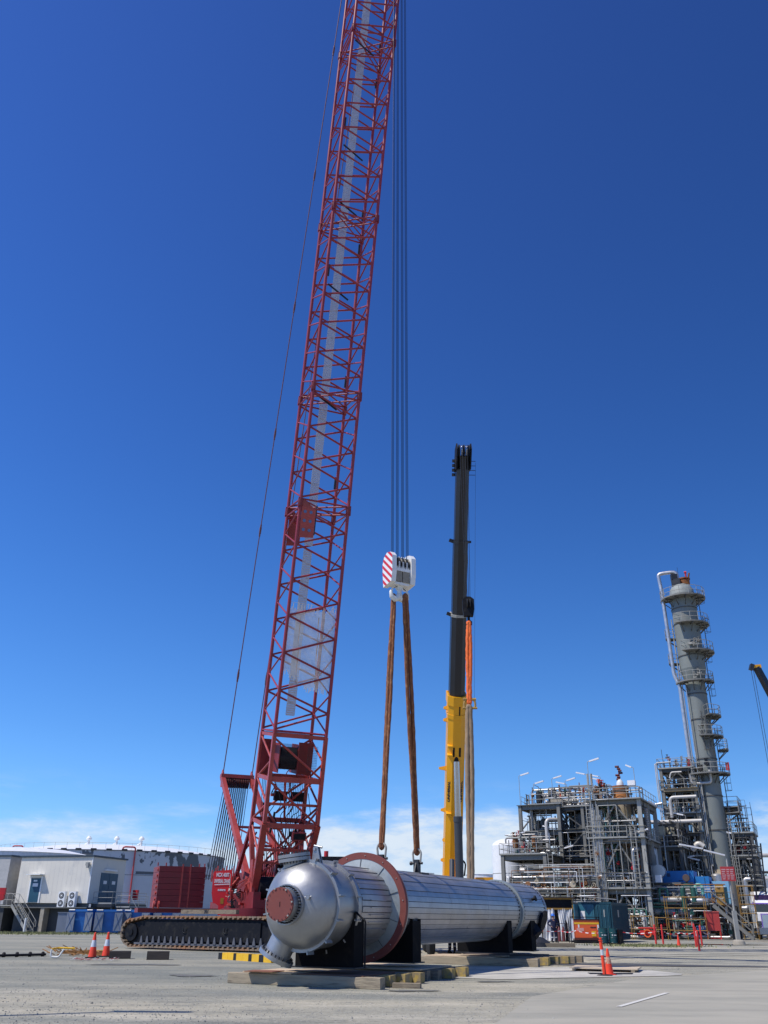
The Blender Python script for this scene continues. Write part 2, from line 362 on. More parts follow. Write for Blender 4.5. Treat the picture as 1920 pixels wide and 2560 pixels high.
def text(s, size, m, parent, mtx, name='lettering', depth=0.004, world=False, bold=0.0, sx=1.0):
    cu = bpy.data.curves.new('t', 'FONT'); cu.body = s; cu.size = size; cu.align_x = 'CENTER'; cu.align_y = 'CENTER'; cu.extrude = depth; cu.offset = bold
    to = bpy.data.objects.new('t', cu); COL.objects.link(to)
    dg = bpy.context.evaluated_depsgraph_get(); me = bpy.data.meshes.new_from_object(to.evaluated_get(dg)); bpy.data.objects.remove(to)
    M = mtx @ Matrix.Diagonal((sx, 1, 1, 1))
    if world: M = WM(parent).inverted() @ M
    me.transform(M); me.materials.clear(); me.materials.append(m)
    o = bpy.data.objects.new(name, me); COL.objects.link(o); o.parent = parent; return o
def face_mtx(o, right, up):
    r = Vector(right).normalized(); u = Vector(up).normalized(); n = r.cross(u)
    M = Matrix((r, u, n)).transposed().to_4x4(); M.translation = Vector(o); return M

# ================================================================== GROUND
def ground_mat():
    m = bpy.data.materials.new('gravel_yard'); m.use_nodes = True; t = m.node_tree; n = t.nodes; l = t.links; b = n['Principled BSDF']
    tc = n.new('ShaderNodeTexCoord')
    def noise(sc, det=6, ro=0.6, st=(1, 1, 1)):
        mp = n.new('ShaderNodeMapping'); mp.inputs['Scale'].default_value = st; l.new(tc.outputs['Object'], mp.inputs[0])
        x = n.new('ShaderNodeTexNoise'); x.inputs['Scale'].default_value = sc; x.inputs['Detail'].default_value = det; x.inputs['Roughness'].default_value = ro
        l.new(mp.outputs[0], x.inputs[0]); return x.outputs[0]
    def rng(x, a, b_, c=0, d=1):
        r = n.new('ShaderNodeMapRange'); l.new(x, r.inputs[0])
        for i, v in enumerate((a, b_, c, d)): r.inputs[i+1].default_value = v
        return r.outputs[0]
    def mix(f, a, b_):
        x = n.new('ShaderNodeMix'); x.data_type = 'RGBA'; l.new(f, x.inputs['Factor'])
        for k, v in (('A', a), ('B', b_)):
            if isinstance(v, tuple): x.inputs[k].default_value = (*v, 1)
            else: l.new(v, x.inputs[k])
        return x.outputs['Result']
    big = noise(0.12, 7, 0.62, (0.5, 1.6, 1)); strk = noise(0.30, 8, 0.72, (0.5, 1.8, 1)); med = noise(1.3, 8, 0.75, (0.8, 1.2, 1)); fine = noise(30, 3, 0.7); peb = noise(4.5, 6, 0.85); grit = noise(13, 4, 0.8)
    c = mix(rng(big, 0.40, 0.60), (0.235, 0.24, 0.205), (0.43, 0.395, 0.295))
    c = mix(rng(strk, 0.52, 0.64, 0, 0.8), c, (0.53, 0.49, 0.385))
    c = mix(rng(strk, 0.46, 0.38, 0, 0.65), c, (0.16, 0.165, 0.145))
    c = mix(rng(med, 0.52, 0.66, 0, 0.6), c, (0.17, 0.175, 0.155))
    c = mix(rng(peb, 0.55, 0.66, 0, 0.6), c, (0.09, 0.09, 0.08))
    c = mix(rng(grit, 0.55, 0.68, 0, 0.6), c, (0.60, 0.58, 0.50))
    c = mix(rng(grit, 0.44, 0.34, 0, 0.55), c, (0.10, 0.10, 0.09))
    c = mix(rng(fine, 0.55, 0.72, 0, 0.4), c, (0.55, 0.53, 0.46))
    sp = n.new('ShaderNodeSeparateXYZ'); l.new(tc.outputs['Object'], sp.inputs[0])
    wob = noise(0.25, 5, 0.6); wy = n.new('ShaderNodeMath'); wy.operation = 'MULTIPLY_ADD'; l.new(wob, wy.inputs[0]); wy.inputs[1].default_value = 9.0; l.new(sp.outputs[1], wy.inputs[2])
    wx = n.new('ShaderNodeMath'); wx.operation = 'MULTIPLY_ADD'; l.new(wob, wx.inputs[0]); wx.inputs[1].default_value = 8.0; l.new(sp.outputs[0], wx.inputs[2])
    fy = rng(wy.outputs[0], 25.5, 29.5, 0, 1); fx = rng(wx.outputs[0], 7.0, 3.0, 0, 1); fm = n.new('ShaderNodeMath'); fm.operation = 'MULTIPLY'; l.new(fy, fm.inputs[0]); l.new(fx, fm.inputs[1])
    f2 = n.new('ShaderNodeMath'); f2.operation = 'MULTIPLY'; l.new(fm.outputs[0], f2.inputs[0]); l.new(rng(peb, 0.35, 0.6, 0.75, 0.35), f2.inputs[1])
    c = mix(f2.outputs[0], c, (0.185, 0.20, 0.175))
    l.new(c, b.inputs['Base Color']); b.inputs['Roughness'].default_value = 0.95; b.inputs['Specular IOR Level'].default_value = 0.25
    bp = n.new('ShaderNodeBump'); bp.inputs['Strength'].default_value = 0.7; bp.inputs['Distance'].default_value = 0.05
    ad = n.new('ShaderNodeMath'); ad.operation = 'ADD'; l.new(peb, ad.inputs[0]); l.new(med, ad.inputs[1]); l.new(ad.outputs[0], bp.inputs['Height'])
    l.new(bp.outputs[0], b.inputs['Normal']); return m
GM = ground_mat()
g = MB(); nx = 90; rnd = random.Random(3)
xs = [-3000, -1200, -500, -250]+[-120+i*3 for i in range(81)]+[250, 500, 1200, 3000]
ys = [-600, -200, -60]+[2+i*2.2 for i in range(58)]+[160, 220, 350, 700, 1500, 4500]
vs = [(x, y, (rnd.uniform(-0.005, 0.005) if 14 < y < 60 else 0) if abs(x) < 40 else 0) for y in ys for x in xs]
w_ = len(xs); g.add(vs, [(j*w_+i, j*w_+i+1, (j+1)*w_+i+1, (j+1)*w_+i) for j in range(len(ys)-1) for i in range(w_-1)], True)
struct('ground', g, GM, fix=False)
def sheet(pts, z): m = MB(); m.add([(p.x, p.y, z) for p in pts], [tuple(range(len(pts)))]); return m
ROADM = mat('sealed_road', (0.30, 0.29, 0.235), 0.92, 0, 0.15, 0.8, 0.4, 25, col2=(0.40, 0.375, 0.30), s2=0.35, t2=0.52, w2=0.12, stretch=(0.5, 1.4, 1))
road = sheet([gp(1130, 2640), gp(1330, 2492), gp(1600, 2446), gp(2150, 2412), gp(2700, 2450), gp(2600, 2900)], 0.010)
struct('road', road, ROADM)
PATCHM = mat('pale_crusher_dust', (0.50, 0.48, 0.42), 0.95, 0, 0.12, 0.9, 0.4, 20, col2=(0.36, 0.35, 0.31), s2=0.6, t2=0.56, w2=0.1)
rnd = random.Random(11)
def blob(cx, cy, rx, ry, rz, n=44, k=0.22):
    ph = [rnd.uniform(0, 6.28) for _ in range(5)]; out = []
    for i in range(n):
        a = 2*pi*i/n; r = 1+k*(sin(2*a+ph[0])*0.5+sin(3*a+ph[1])*0.35+sin(5*a+ph[2])*0.25+sin(9*a+ph[3])*0.15)
        x, y = cos(a)*rx*r, sin(a)*ry*r; out.append(Vector((cx+x*cos(rz)-y*sin(rz), cy+x*sin(rz)+y*cos(rz), 0)))
    return out
struct('dust_patch', sheet(blob(4.6, 31.5, 4.6, 3.4, RAD(30)), 0.015), PATCHM)
lm = MB(); a = gp(1543, 2519); b = gp(1664, 2484); lm.add([(a.x-0.03, a.y, 0.020), (a.x+0.09, a.y-0.02, 0.020), (b.x+0.09, b.y-0.02, 0.020), (b.x-0.03, b.y, 0.020)], [(0, 1, 2, 3)])
struct('road_marking', lm, mat('worn_line_paint', (0.60, 0.59, 0.54), 0.9, 0, 0.1, 6, col2=(0.5, 0.49, 0.45), s2=8, t2=0.6))
WETM = mat('standing_water', (0.05, 0.042, 0.03), 0.05, 0, 0.1, 1, spec=0.6)
pc = gp(1812, 2362); struct('puddle', sheet(blob(pc.x, pc.y, 3.0, 1.3, 0, k=0.3), 0.020), WETM)
pc = gp(1790, 2415); struct('damp_ground', sheet(blob(pc.x-3, pc.y, 4.2, 1.0, RAD(-8), k=0.35), 0.014), mat('damp_gravel', (0.085, 0.08, 0.07), 0.6, 0, 0.3, 2))
def pebbles():
    m = MB(); r = random.Random(21)
    for _ in range(9000):
        Y = 15+32*r.random()**1.6; X = r.uniform(-0.47, 0.47)*Y; s_ = r.uniform(0.007, 0.020)*(1 if r.random() < 0.97 else 1.7)
        if X > 2.0+0.06*Y and Y < 30: continue
        a = r.uniform(0, pi); u = Vector((cos(a), sin(a), 0))*s_; v = Vector((-sin(a), cos(a), 0))*s_*r.uniform(0.5, 0.9); c = Vector((X, Y, -0.004)); h = Vector((r.uniform(-.3, .3)*s_, r.uniform(-.3, .3)*s_, s_*r.uniform(0.5, 0.8)+0.006))
        m.add([c-u, c-v, c+u, c+v, c+h-u*0.45, c+h-v*0.5, c+h+u*0.5, c+h+v*0.4], [(0, 1, 5, 4), (1, 2, 6, 5), (2, 3, 7, 6), (3, 0, 4, 7), (4, 5, 6, 7)])
    o = m.build('gravel', mat('loose_stone', (0.30, 0.295, 0.265), 0.95, 0, 0.5, 3, spec=0.2), fix=False); o['kind'] = 'stuff'; o['label'] = 'loose grey stones scattered over the yard'
pebbles()
# tyre tracks pressed into the yard: pairs of shallow bands
TYRE = mat('tyre_track', (0.29, 0.285, 0.245), 0.95, 0, 0.4, 6, 0.6, 18, col2=(0.40, 0.38, 0.31), s2=1.1, t2=0.5, w2=0.14)
def tyre(pts, w=0.34):
    m = MB(); P_ = [gp(*p) for p in pts]; path = []
    for i in range(len(P_)-1):
        for k in range(24):
            t = k/24; p0 = P_[max(i-1, 0)]; p1 = P_[i]; p2 = P_[i+1]; p3 = P_[min(i+2, len(P_)-1)]
            path.append(0.5*((2*p1)+(p2-p0)*t+(2*p0-5*p1+4*p2-p3)*t*t+(3*p1-p0-3*p2+p3)*t*t*t))
    for off in (-0.95, 0.95):
        vs = []
        for i, p in enumerate(path):
            d = (path[min(i+1, len(path)-1)]-path[max(i-1, 0)]); d.normalize(); n_ = Vector((-d.y, d.x, 0)); ww = w*(0.8+0.25*sin(i*0.37+off)); vs += [p+n_*(off-ww/2), p+n_*(off+ww/2)]
        m.add([(v.x, v.y, 0.018) for v in vs], [(2*i, 2*i+1, 2*i+3, 2*i+2) for i in range(len(path)-1)])
    struct('tyre_track', m, TYRE)
tyre([(1420, 2398), (1640, 2390), (1960, 2384)])
STAIN = mat('oil_stain', (0.13, 0.13, 0.115), 0.8, 0, 0.35, 3)
rnd = random.Random(31)
for sx_, sy_, r_ in ((800, 2402, 0.9), (1030, 2478, 0.35), (480, 2440, 0.5), (1230, 2455, 0.3), (330, 2412, 0.8)):
    q_ = gp(sx_, sy_); struct('stain', sheet(blob(q_.x, q_.y, r_*1.5, r_*0.7, 0, k=0.5), 0.014), STAIN)
# grass by the kerbs: one uncountable mass of blades
def grass(name, cx, cy, rx, ry, n, hh=0.16):
    m = MB(); r = random.Random(5)
    for _ in range(n):
        x = cx+r.gauss(0, 0.5)*rx; y = cy+r.gauss(0, 0.45)*ry; h = hh*r.uniform(0.4, 1.2); a = r.uniform(0, pi); w = 0.035*(1+hh)
        m.add([(x-cos(a)*w, y-sin(a)*w, 0.02), (x+cos(a)*w, y+sin(a)*w, 0.02), (x+r.uniform(-.08, .08), y+r.uniform(-.08, .08), 0.02+h)], [(0, 1, 2)])
    o = m.build(name, GRASSM, fix=False); o['kind'] = 'stuff'; o['label'] = 'dry green grass growing at the yard edge'; return o
c = gp(80, 2334); grass('grass', c.x, c.y-1, 7, 4.5, 3500, 0.15)
c = gp(1640, 2366); grass('grass', c.x-0.5, c.y, 3.2, 2.8, 1500, 0.13)

# ================================================================== VESSEL (local +Y along its axis)
VAZ = RAD(26); V0 = Vector((-1.98, 24.4, 0)); ZA = 1.86
ves = thing('heat_exchanger', 'huge silver horizontal pressure vessel with red primer flanges resting on black saddles', 'pressure vessel', V0, -VAZ)
def VW(p, s, z): return V0+Vector((cos(VAZ)*p+sin(VAZ)*s, -sin(VAZ)*p+cos(VAZ)*s, z))
AX = (0, 1, 0)
def ringprof(r0, r1, t0, t1): return [(r0, t0), (r1, t0), (r1, t1), (r0, t1)]
# channel head: domed end
m = MB(); pr = []
for i in range(17):
    a = i/16*pi/2; pr.append((1.03*sin(a)**0.92 if a > 0 else 0.0, -0.82+0.80*(1-cos(a))))
pr = [(max(r, 0.30), t) for r, t in pr if r >= 0.30]
m.lathes(pr, (0, 0, ZA), AX, 72)
m.build('head', SILV, ves)
m = MB(); m.lathe([(1.03, 0.0), (1.03, 0.95)], (0, 0, ZA), AX, 72, caps=False)
m.build('channel', SILV, ves)
def flange(name, r0, r1, t0, t1, material, bolts=0, br=0.0, bs=0.02, n=72, parent=ves, z=ZA):
    m = MB(); m.lathe(ringprof(r0, r1, t0, t1)+[(r0, t0)], (0, 0, z), AX, n, smooth=True, caps=False)
    return m.build(name, material, parent)
f1 = flange('girth_flange', 0.98, 1.10, -0.10, 0.02, SILV); f1b = flange('girth_flange', 0.98, 1.085, 0.05, 0.15, SILV)
f2 = flange('girth_flange', 0.98, 1.12, 0.92, 1.03, SILV)
def bolts(name, parent, ax_t, rad, n, r, ln, material, o=(0, 0, ZA), axis=AX, a0=0):
    m = MB(); ax = Vector(axis).normalized(); d, u, v, _ = m.frame(Vector(o), Vector(o)+ax)
    for i in range(n):
        a = 2*pi*i/n+a0; c = Vector(o)+ax*ax_t+u*cos(a)*rad+v*sin(a)*rad
        m.tube(c, c+ax*ln, r, 6, smooth=False)
    return m.build(name, material, parent)
bolts('stud_bolts', f2, 1.03, 1.05, 60, 0.02, 0.07, BLK2)
# small lugs bridging the girth flanges
for f, t0, t1 in ((f1, -0.13, 0.19), (f2, 0.86, 1.1)):
    for k in range(12):
        a = 2*pi*k/12+0.2; c = Vector((cos(a)*1.12, (t0+t1)/2, ZA+sin(a)*1.12)); m = MB()
        e = Vector((cos(a), 0, sin(a))); tn = Vector((-sin(a), 0, cos(a)))
        m.beam(c-Vector((0, (t1-t0)/2, 0)), c+Vector((0, (t1-t0)/2, 0)), 0.035, 0.09, up=e); m.build('lug', SILV, f)
# end nozzle with the primer-red blind flange
nz = MB(); nz.lathe([(0.36, -0.95), (0.36, -0.70)], (0, 0, ZA), AX, 48, caps=False); nz.lathe(ringprof(0.3, 0.47, -0.88, -0.80)+[(0.3, -0.88)], (0, 0, ZA), AX, 48, caps=False)
nz.lathe([(0.37, -1.14), (0.37, -0.9)], (0, 0, ZA), AX, 48, caps=False)
nzo = nz.build('end_nozzle', SILV, ves); bolts('stud_bolts', nzo, -0.95, 0.42, 36, 0.02, 0.08, BLACK)
m = MB(); m.lathe([(0, -1.20), (0.385, -1.20), (0.385, -1.14), (0, -1.14)], (0, 0, ZA), AX, 64, smooth=False); bf = m.build('blind_flange', PRIM, ves)
bolts('cover_bolts', bf, -1.215, 0.35, 20, 0.012, 0.02, BLK2); bolts('cover_clips', bf, -1.225, 0.372, 7, 0.022, 0.03, GREYL, a0=0.3)
m = MB(); m.box((0.02, -1.205, ZA-0.0), (0.012, 0.008, 0.11)); m.build('handle_slot', BLACK, bf)
# pipe fitting on the dome
m = MB(); m.tube((0.55, -0.62, ZA+0.15), (0.60, -0.85, ZA+0.17), 0.03, 8); m.tube((0.50, -0.82, ZA+0.16), (0.70, -0.82, ZA+0.18), 0.02, 8); m.lathe(ringprof(0.0, 0.055, 0, 0.03), (0.60, -0.86, ZA+0.17), AX, 12); m.build('gauge_fitting', SILV, ves)
# top nozzle with studs, bottom nozzle tilted out to the left
m = MB(); tn0 = Vector((-0.28, -0.05, ZA+0.85)); ta = Vector((-0.10, -0.10, 1)).normalized()
m.lathe([(0.30, 0), (0.30, 0.33)], tn0, ta, 40, caps=False)
for a_, b_ in ((0.20, 0.28), (0.30, 0.38)): m.lathe([(0.0, a_), (0.42, a_), (0.42, b_), (0.0, b_)], tn0, ta, 40, caps=False)
tno = m.build('top_nozzle', SILV, ves); bolts('stud_bolts', tno, 0.15, 0.38, 28, 0.017, 0.28, BLK2, o=tn0, axis=ta)
m = MB(); bn0 = Vector((-0.42, -0.02, ZA-0.62)); ba = Vector((-0.50, -0.10, -1)).normalized()
m.lathe([(0.34, 0), (0.34, 0.68)], bn0, ba, 40, caps=False); m.lathe([(0.0, 0.60), (0.47, 0.60), (0.47, 0.70), (0.0, 0.70)], bn0, ba, 40, caps=False)
bno = m.build('bottom_nozzle', SILV, ves); bolts('stud_bolts', bno, 0.54, 0.41, 24, 0.02, 0.07, BLK2, o=bn0, axis=ba)
# lifting bracket on top of the channel
m = MB()
for y in (0.03, 0.13): m.prism([(0, 0), (0.28, 0), (0.17, 0.42), (0.05, 0.42)], (0.15, y, ZA+0.98), (1, 0, 0), (0, 0, 1), (0, 0.03, 0))
m.beam((0.24, 0.0, ZA+1.34), (0.24, 0.20, ZA+1.34), 0.07); m.beam((0.36, 0.1, ZA+0.98), (0.28, 0.1, ZA+1.40), 0.05); m.tube((0.18, 0.1, ZA+1.43), (0.42, 0.1, ZA+1.38), 0.03, 8)
m.build('davit_bracket', SILV, ves)
# ribbed section between the channel and the big red flange
def clad(name, s0, s1, R, n, parts, material, gap=0.012, step=0.010, a_off=0.0, par=ves, rr=None, skip=None):
    m = MB(); base = MB(); rr = rr or random.Random(2)
    base.lathe([(R-0.018, s0), (R-0.018, s1)], (0, 0, ZA), AX, 72, caps=False)
    dl = (s1-s0)/parts
    for k in range(n):
        aa = 2*pi*k/n+a_off; ab = aa+2*pi/n-gap/R
        for q in range(parts):
            if skip and skip(k, q): continue
            jit = rr.uniform(-0.003, 0.003); r_ = R+(step if k % 2 else 0)+jit
            y0 = s0+dl*q+0.004; y1 = s0+dl*(q+1)-0.004; vs = []
            for y in (y0, y1):
                for t in (0, 0.5, 1):
                    a = aa+(ab-aa)*t; vs.append((cos(a)*r_, y, ZA+sin(a)*r_))
            for y in (y0, y1):
                for t in (0, 1):
                    a = aa+(ab-aa)*t; vs.append((cos(a)*(R-0.02), y, ZA+sin(a)*(R-0.02)))
            m.add(vs[:6], [(0, 1, 4, 3), (1, 2, 5, 4)], True)
            m.add(vs, [(0, 6, 8, 3), (2, 5, 9, 7), (0, 2, 7, 6), (3, 8, 9, 5)])
    o = m.build(name, material, par); base.build('seam', SEAM, o); return o
m = MB(); m.lathe([(1.04, 1.03), (1.04, 1.25), (1.03, 1.3)], (0, 0, ZA), AX, 72, caps=False); m.build('shell_course', SILV, ves)
clad('ribbed_cladding', 1.3, 3.12, 1.03, 44, 1, CLAD, gap=0.022, step=0.02)
m = MB()
for q in range(5):
    a = RAD(-32+q*10); e = Vector((cos(a), 0, sin(a)))
    m.beam(e*1.065+Vector((0, 1.75, ZA)), e*1.065+Vector((0, 2.7, ZA)), 0.02, 0.03, up=e)
m.build('cladding_strap', CLAD, ves)
fb = flange('tube_sheet_flange', 1.27, 1.455, 3.16, 3.30, PRIM, n=96)
for k in range(14):
    a = 2*pi*k/14+0.12; m = MB(); c = Vector((cos(a)*1.37, 3.14, ZA+sin(a)*1.37)); m.tube(c, c+Vector((0, 0.03, 0)), 0.014, 8); m.build('flange_bolt', GREYL, fb)
m = MB(); m.lathe([(0.99, 3.10), (1.27, 3.17)], (0, 0, ZA), AX, 96, caps=False); dk = m.build('backing_sheet', GALV, ves)
m = MB()
for k in range(10):
    a = 2*pi*k/10+0.31; e = Vector((cos(a), 0, sin(a))); m.beam(e*0.98+Vector((0, 3.095, ZA)), e*1.26+Vector((0, 3.155, ZA)), 0.018, 0.012)
m.build('sheet_joint', SEAM, dk)
m = MB(); m.lathe([(1.30, 3.30), (1.36, 3.42), (1.34, 3.62), (1.12, 3.95), (1.06, 4.0)], (0, 0, ZA), AX, 96, caps=False); m.build('expansion_cone', GALV, ves)
body = clad('shell_cladding', 4.0, 14.85, 1.055, 42, 6, CLAD, gap=0.016, step=0.014)
for s0, s1, r in ((14.85, 15.0, 1.07), (15.0, 15.22, 1.14), (15.22, 15.4, 1.08)):
    m = MB(); m.lathe([(0.98, s0), (r, s0), (r, s1), (0.98, s1)], (0, 0, ZA), AX, 72, caps=False); m.build('girth_band', GALV, ves)
m = MB()
for k in range(52):
    a = 2*pi*k/52
    for s_, r in ((14.75, 1.075), (15.45, 1.075), (18.3, 1.075)):
        e = Vector((cos(a), 0, sin(a))); tn = Vector((-sin(a), 0, cos(a))); c = e*r+Vector((0, s_, ZA)); m.beam(c-tn*0.035, c+tn*0.035, 0.035, 0.016, up=e)
m.build('band_clips', BLACK, ves)
clad('shell_cladding', 15.4, 18.4, 1.055, 42, 2, CLAD, gap=0.016, step=0.014)
m = MB(); m.lathe([(1.06, 18.4), (1.09, 18.45), (1.07, 18.6), (0.86, 18.85), (0.5, 18.95), (0, 18.98)], (0, 0, ZA), AX, 60, caps=False); m.build('rear_head', CLAD, ves)
m = MB(); e = Vector((cos(RAD(-18)), 0, sin(RAD(-18)))); m.tube(e*0.85+Vector((0, 17.85, ZA)), e*1.16+Vector((0, 17.85, ZA)), 0.30, 24); m.tube(e*1.12+Vector((0, 17.85, ZA)), e*1.20+Vector((0, 17.85, ZA)), 0.40, 24)
m.build('side_manway', BLACK, ves)
m = MB(); m.tube((0.9, 16.9, ZA+0.42), (1.1, 16.9, ZA+0.48), 0.06, 12); m.tube((1.07, 16.9, ZA+0.47), (1.13, 16.9, ZA+0.49), 0.11, 16); m.build('side_nozzle', BLACK, ves)
# black cut-out reinforcement at the rear underside
m = MB(); e = Vector((cos(RAD(-48)), 0, sin(RAD(-48)))); m.tube(e*0.7+Vector((0, 17.0, ZA)), e*1.38+Vector((0, 17.0, ZA)), 0.46, 8, smooth=False); m.build('drain_nozzle', BLACK, ves)
# saddles
SADM = mat('saddle_black', (0.007, 0.007, 0.008), 0.85, 0, 0.3, 2, spec=0.15, col2=(0.02, 0.016, 0.012), s2=2.5, t2=0.62)
def saddle(s, half, ztop, depth=0.5, R=1.03, plate=None):
    m = MB(); n = 16; z0 = 0.42
    for y in (s-depth/2, s+depth/2-0.05):
        poly = [(-half, z0), (half, z0), (half, min(ztop, 1.55))]
        a1 = math.asin(max(-1, (min(ztop, 1.55)-ZA)/R)) if True else 0
        for i in range(n+1):
            a = a1+(-pi-2*a1)*i/n; poly.append((cos(a)*R, ZA+sin(a)*R))
        poly.append((-half, min(ztop, 1.55)))
        m.prism(poly, (0, y, 0), (1, 0, 0), (0, 0, 1), (0, 0.05, 0))
    for x in (-half+0.03, -half/3, half/3, half-0.03): m.b2(x-0.025, x+0.025, s-depth/2+0.05, s+depth/2-0.05, z0, ZA-math.sqrt(max(0, R*R-x*x))-0.02 if abs(x) < R-0.1 else 1.5)
    o = m.build('saddle', SADM, ves)
    m = MB(); m.b2(-half-0.08, half+0.08, s-depth/2-0.08, s+depth/2+0.08, 0.385, 0.419); m.build('base_plate', BLK2, o); return o
sa = saddle(1.15, 1.02, 1.6, 0.55)
m = MB(); m.b2(-1.02, -0.70, 0.86, 0.872, 0.42, 1.0); m.build('side_plate', GREYL, sa)
m = MB(); m.pipe([(1.02, 0.9, 1.56), (1.06, 0.85, 1.72), (1.22, 0.82, 1.60), (1.38, 0.80, 1.5), (1.38, 0.80, 0.42)], 0.025, 8); m.build('drain_pipe', BLACK, sa)
sb = saddle(4.7, 1.10, 1.6, 0.6, R=1.06)
scd = saddle(13.6, 1.02, 1.5, 0.5, R=1.06); se = saddle(16.6, 1.02, 1.5, 0.6, R=1.06)
# lifting lugs (part of the vessel) on top
def lug(s):
    z = ZA+1.05; m = MB(); m.b2(-0.30, 0.30, s-0.30, s+0.30, z-0.06, z+0.02); m.b2(-0.09, 0.09, s-0.10, s+0.10, z+0.02, z+0.42)
    m.prism([(-0.25, 0), (0.25, 0), (0.1, 0.3), (-0.1, 0.3)], (-0.02, s, z+0.02), (0, 1, 0), (0, 0, 1), (0.04, 0, 0))
    return m.build('lifting_lug', BLK2, ves)
lug(7.25); lug(4.55)

# ---- slings, shackles, hook block
LUGR = VW(0, 7.25, ZA+1.36); LUGL = VW(0, 4.55, ZA+1.36)
HK = Vector((0.60, 29.7, 0)); hz = at(997, 1497, 29.7).z
def shackle(P, label):
    t = thing('shackle', label, 'shackle', P, -VAZ, 'shackles at the vessel lugs'); pts = []
    for i in range(13):
        a = -0.35+(pi+0.7)*i/12; pts.append(Vector((0.15*cos(a), 0, 0.28+0.17*sin(a))))
    pts = [Vector((0.12, 0, 0.0))]+pts+[Vector((-0.12, 0, 0.0))]; m = MB(); m.sweep(pts, 0.035, 8); m.build('bow', GREYL, t)
    m = MB(); m.tube((-0.2, 0, 0), (0.2, 0, 0), 0.04, 10); m.tube((-0.25, 0, 0), (-0.18, 0, 0), 0.06, 8); m.build('pin', BLK2, t); return t
shackle(LUGR, 'grey bow shackle joining the right rusty sling to the lug behind the red flange')
shackle(LUGL, 'grey bow shackle on the lug hidden closest behind the red flange')
def sling(A, B, r, sep, label, mt, wob=0.02, name='wire_sling', group=None, seed=1, twist=0.0):
    A = Vector(A); B = Vector(B); rr = random.Random(seed); m = MB(); d = (B-A).normalized(); sx = Vector((cos(twist), sin(twist), 0)); sx = (sx-d*sx.dot(d)).normalized()
    n = 40
    for k in (-1, 1):
        path = []
        for i in range(n+1):
            t = i/n; s = sep*k*(0.55+0.45*sin(pi*min(1, t*1.3))); path.append(A+(B-A)*t+sx*s+Vector((rr.uniform(-wob, wob), rr.uniform(-wob, wob), 0))*0.35)
        m.sweep(path, [r*rr.uniform(0.93, 1.07) for _ in path], 8)
    # eyes at both ends
    for P, sg in ((A, 1), (B, -1)):
        pts = [P+sx*sep*0.7*cos(a)+Vector((0, 0, 1))*sg*(0.13*sin(a)) for a in [pi*i/8 for i in range(9)]]
        m.sweep(pts, r*0.95, 8)
    o = m.build(name, mt); me = o.data; mv = Vector(A)
    for v in me.vertices: v.co -= mv
    o.location = A; return tag(o, label, 'sling', group)
hook_pts_z = hz
sling((HK.x-0.22, HK.y-0.02, hz+0.02), LUGL+Vector((0, 0, 0.42)), 0.066, 0.05, 'thick rusty wire rope sling running down behind the red flange, left of the pair', RUSTR, group='rusty slings on the vessel', seed=2)
sling((HK.x+0.20, HK.y-0.02, hz+0.02), LUGR+Vector((0, 0, 0.42)), 0.070, 0.08, 'thick rusty wire rope sling spreading right to the shackle on the vessel top', RUSTR, group='rusty slings on the vessel', seed=3, twist=0.4)
hb = thing('hook_block', 'white crane hook block with red striped end cheek hanging above the vessel', 'hook block', (HK.x, HK.y, hz), RAD(28))
hb.scale = (0.84, 0.9, 0.93)
# cheeks: narrow end plate faces the camera's left; the block runs away to the right
def cheek(x0, x1, striped):
    poly = [(-0.34, 0.55), (0.34, 0.47), (0.40, 1.00), (0.42, 1.45), (0.30, 1.72), (0.05, 1.86), (-0.25, 1.80), (-0.42, 1.62), (-0.42, 0.95)]
    m = MB(); m.prism(poly, (x0, 0, 0), (0, 1, 0), (0, 0, 1), (x1-x0, 0, 0)); return m.build('cheek_plate', WHITE, hb)
ck = cheek(-0.62, -0.40, True); cheek(0.34, 0.56, False)
hblen = 0
poly = [(-0.34, 0.55), (0.34, 0.47), (0.40, 1.00), (0.42, 1.45), (0.30, 1.72), (0.05, 1.86), (-0.25, 1.80), (-0.42, 1.62), (-0.42, 0.95)]
def clip(poly, f):
    out = []
    for i in range(len(poly)):
        a, b = poly[i], poly[(i+1) % len(poly)]; fa, fb_ = f(a), f(b)
        if fa >= 0: out.append(a)
        if fa*fb_ < 0: t = fa/(fa-fb_); out.append((a[0]+(b[0]-a[0])*t, a[1]+(b[1]-a[1])*t))
    return out
for k in range(9):
    c0 = 0.05+k*0.30; band = clip(clip(poly, lambda p: (p[1]-0.85*p[0])-c0), lambda p: c0+0.14-(p[1]-0.85*p[0]))
    if len(band) > 2: m = MB(); m.prism(band, (-0.625, 0, 0), (0, 1, 0), (0, 0, 1), (0.004, 0, 0)); m.build('warning_stripe', STRIPE, ck)
m = MB(); m.b2(-0.40, 0.34, -0.30, 0.30, 1.05, 1.45); m.b2(-0.39, 0.33, -0.24, 0.24, 0.50, 0.60); m.b2(-0.06, 0.02, -0.2, 0.2, 0.58, 1.07); m.build('block_body', WHITE, hb)
m = MB(); m.b2(-0.38, -0.05, -0.28, 0.28, 0.62, 1.04); m.b2(0.0, 0.33, -0.28, 0.28, 0.60, 1.04); m.build('inner_weights', mat('block_inner', (0.28, 0.25, 0.2), 0.7, 0, 0.2, 5), hb)
for k in range(4):
    m = MB(); x = -0.30+k*0.19; m.lathe([(0.0, -0.04), (0.36, -0.04), (0.31, 0), (0.36, 0.04), (0, 0.04)], (x, 0, 1.35), (1, 0, 0), 24, caps=False); m.build('sheave', BLK2, hb)
m = MB(); m.b2(-0.14, 0.10, -0.10, 0.10, 0.36, 0.54); m.tube((-0.02, 0, 0.05), (-0.02, 0, 0.5), 0.10, 16); m.build('hook_shank', WORN, hb)
m = MB()
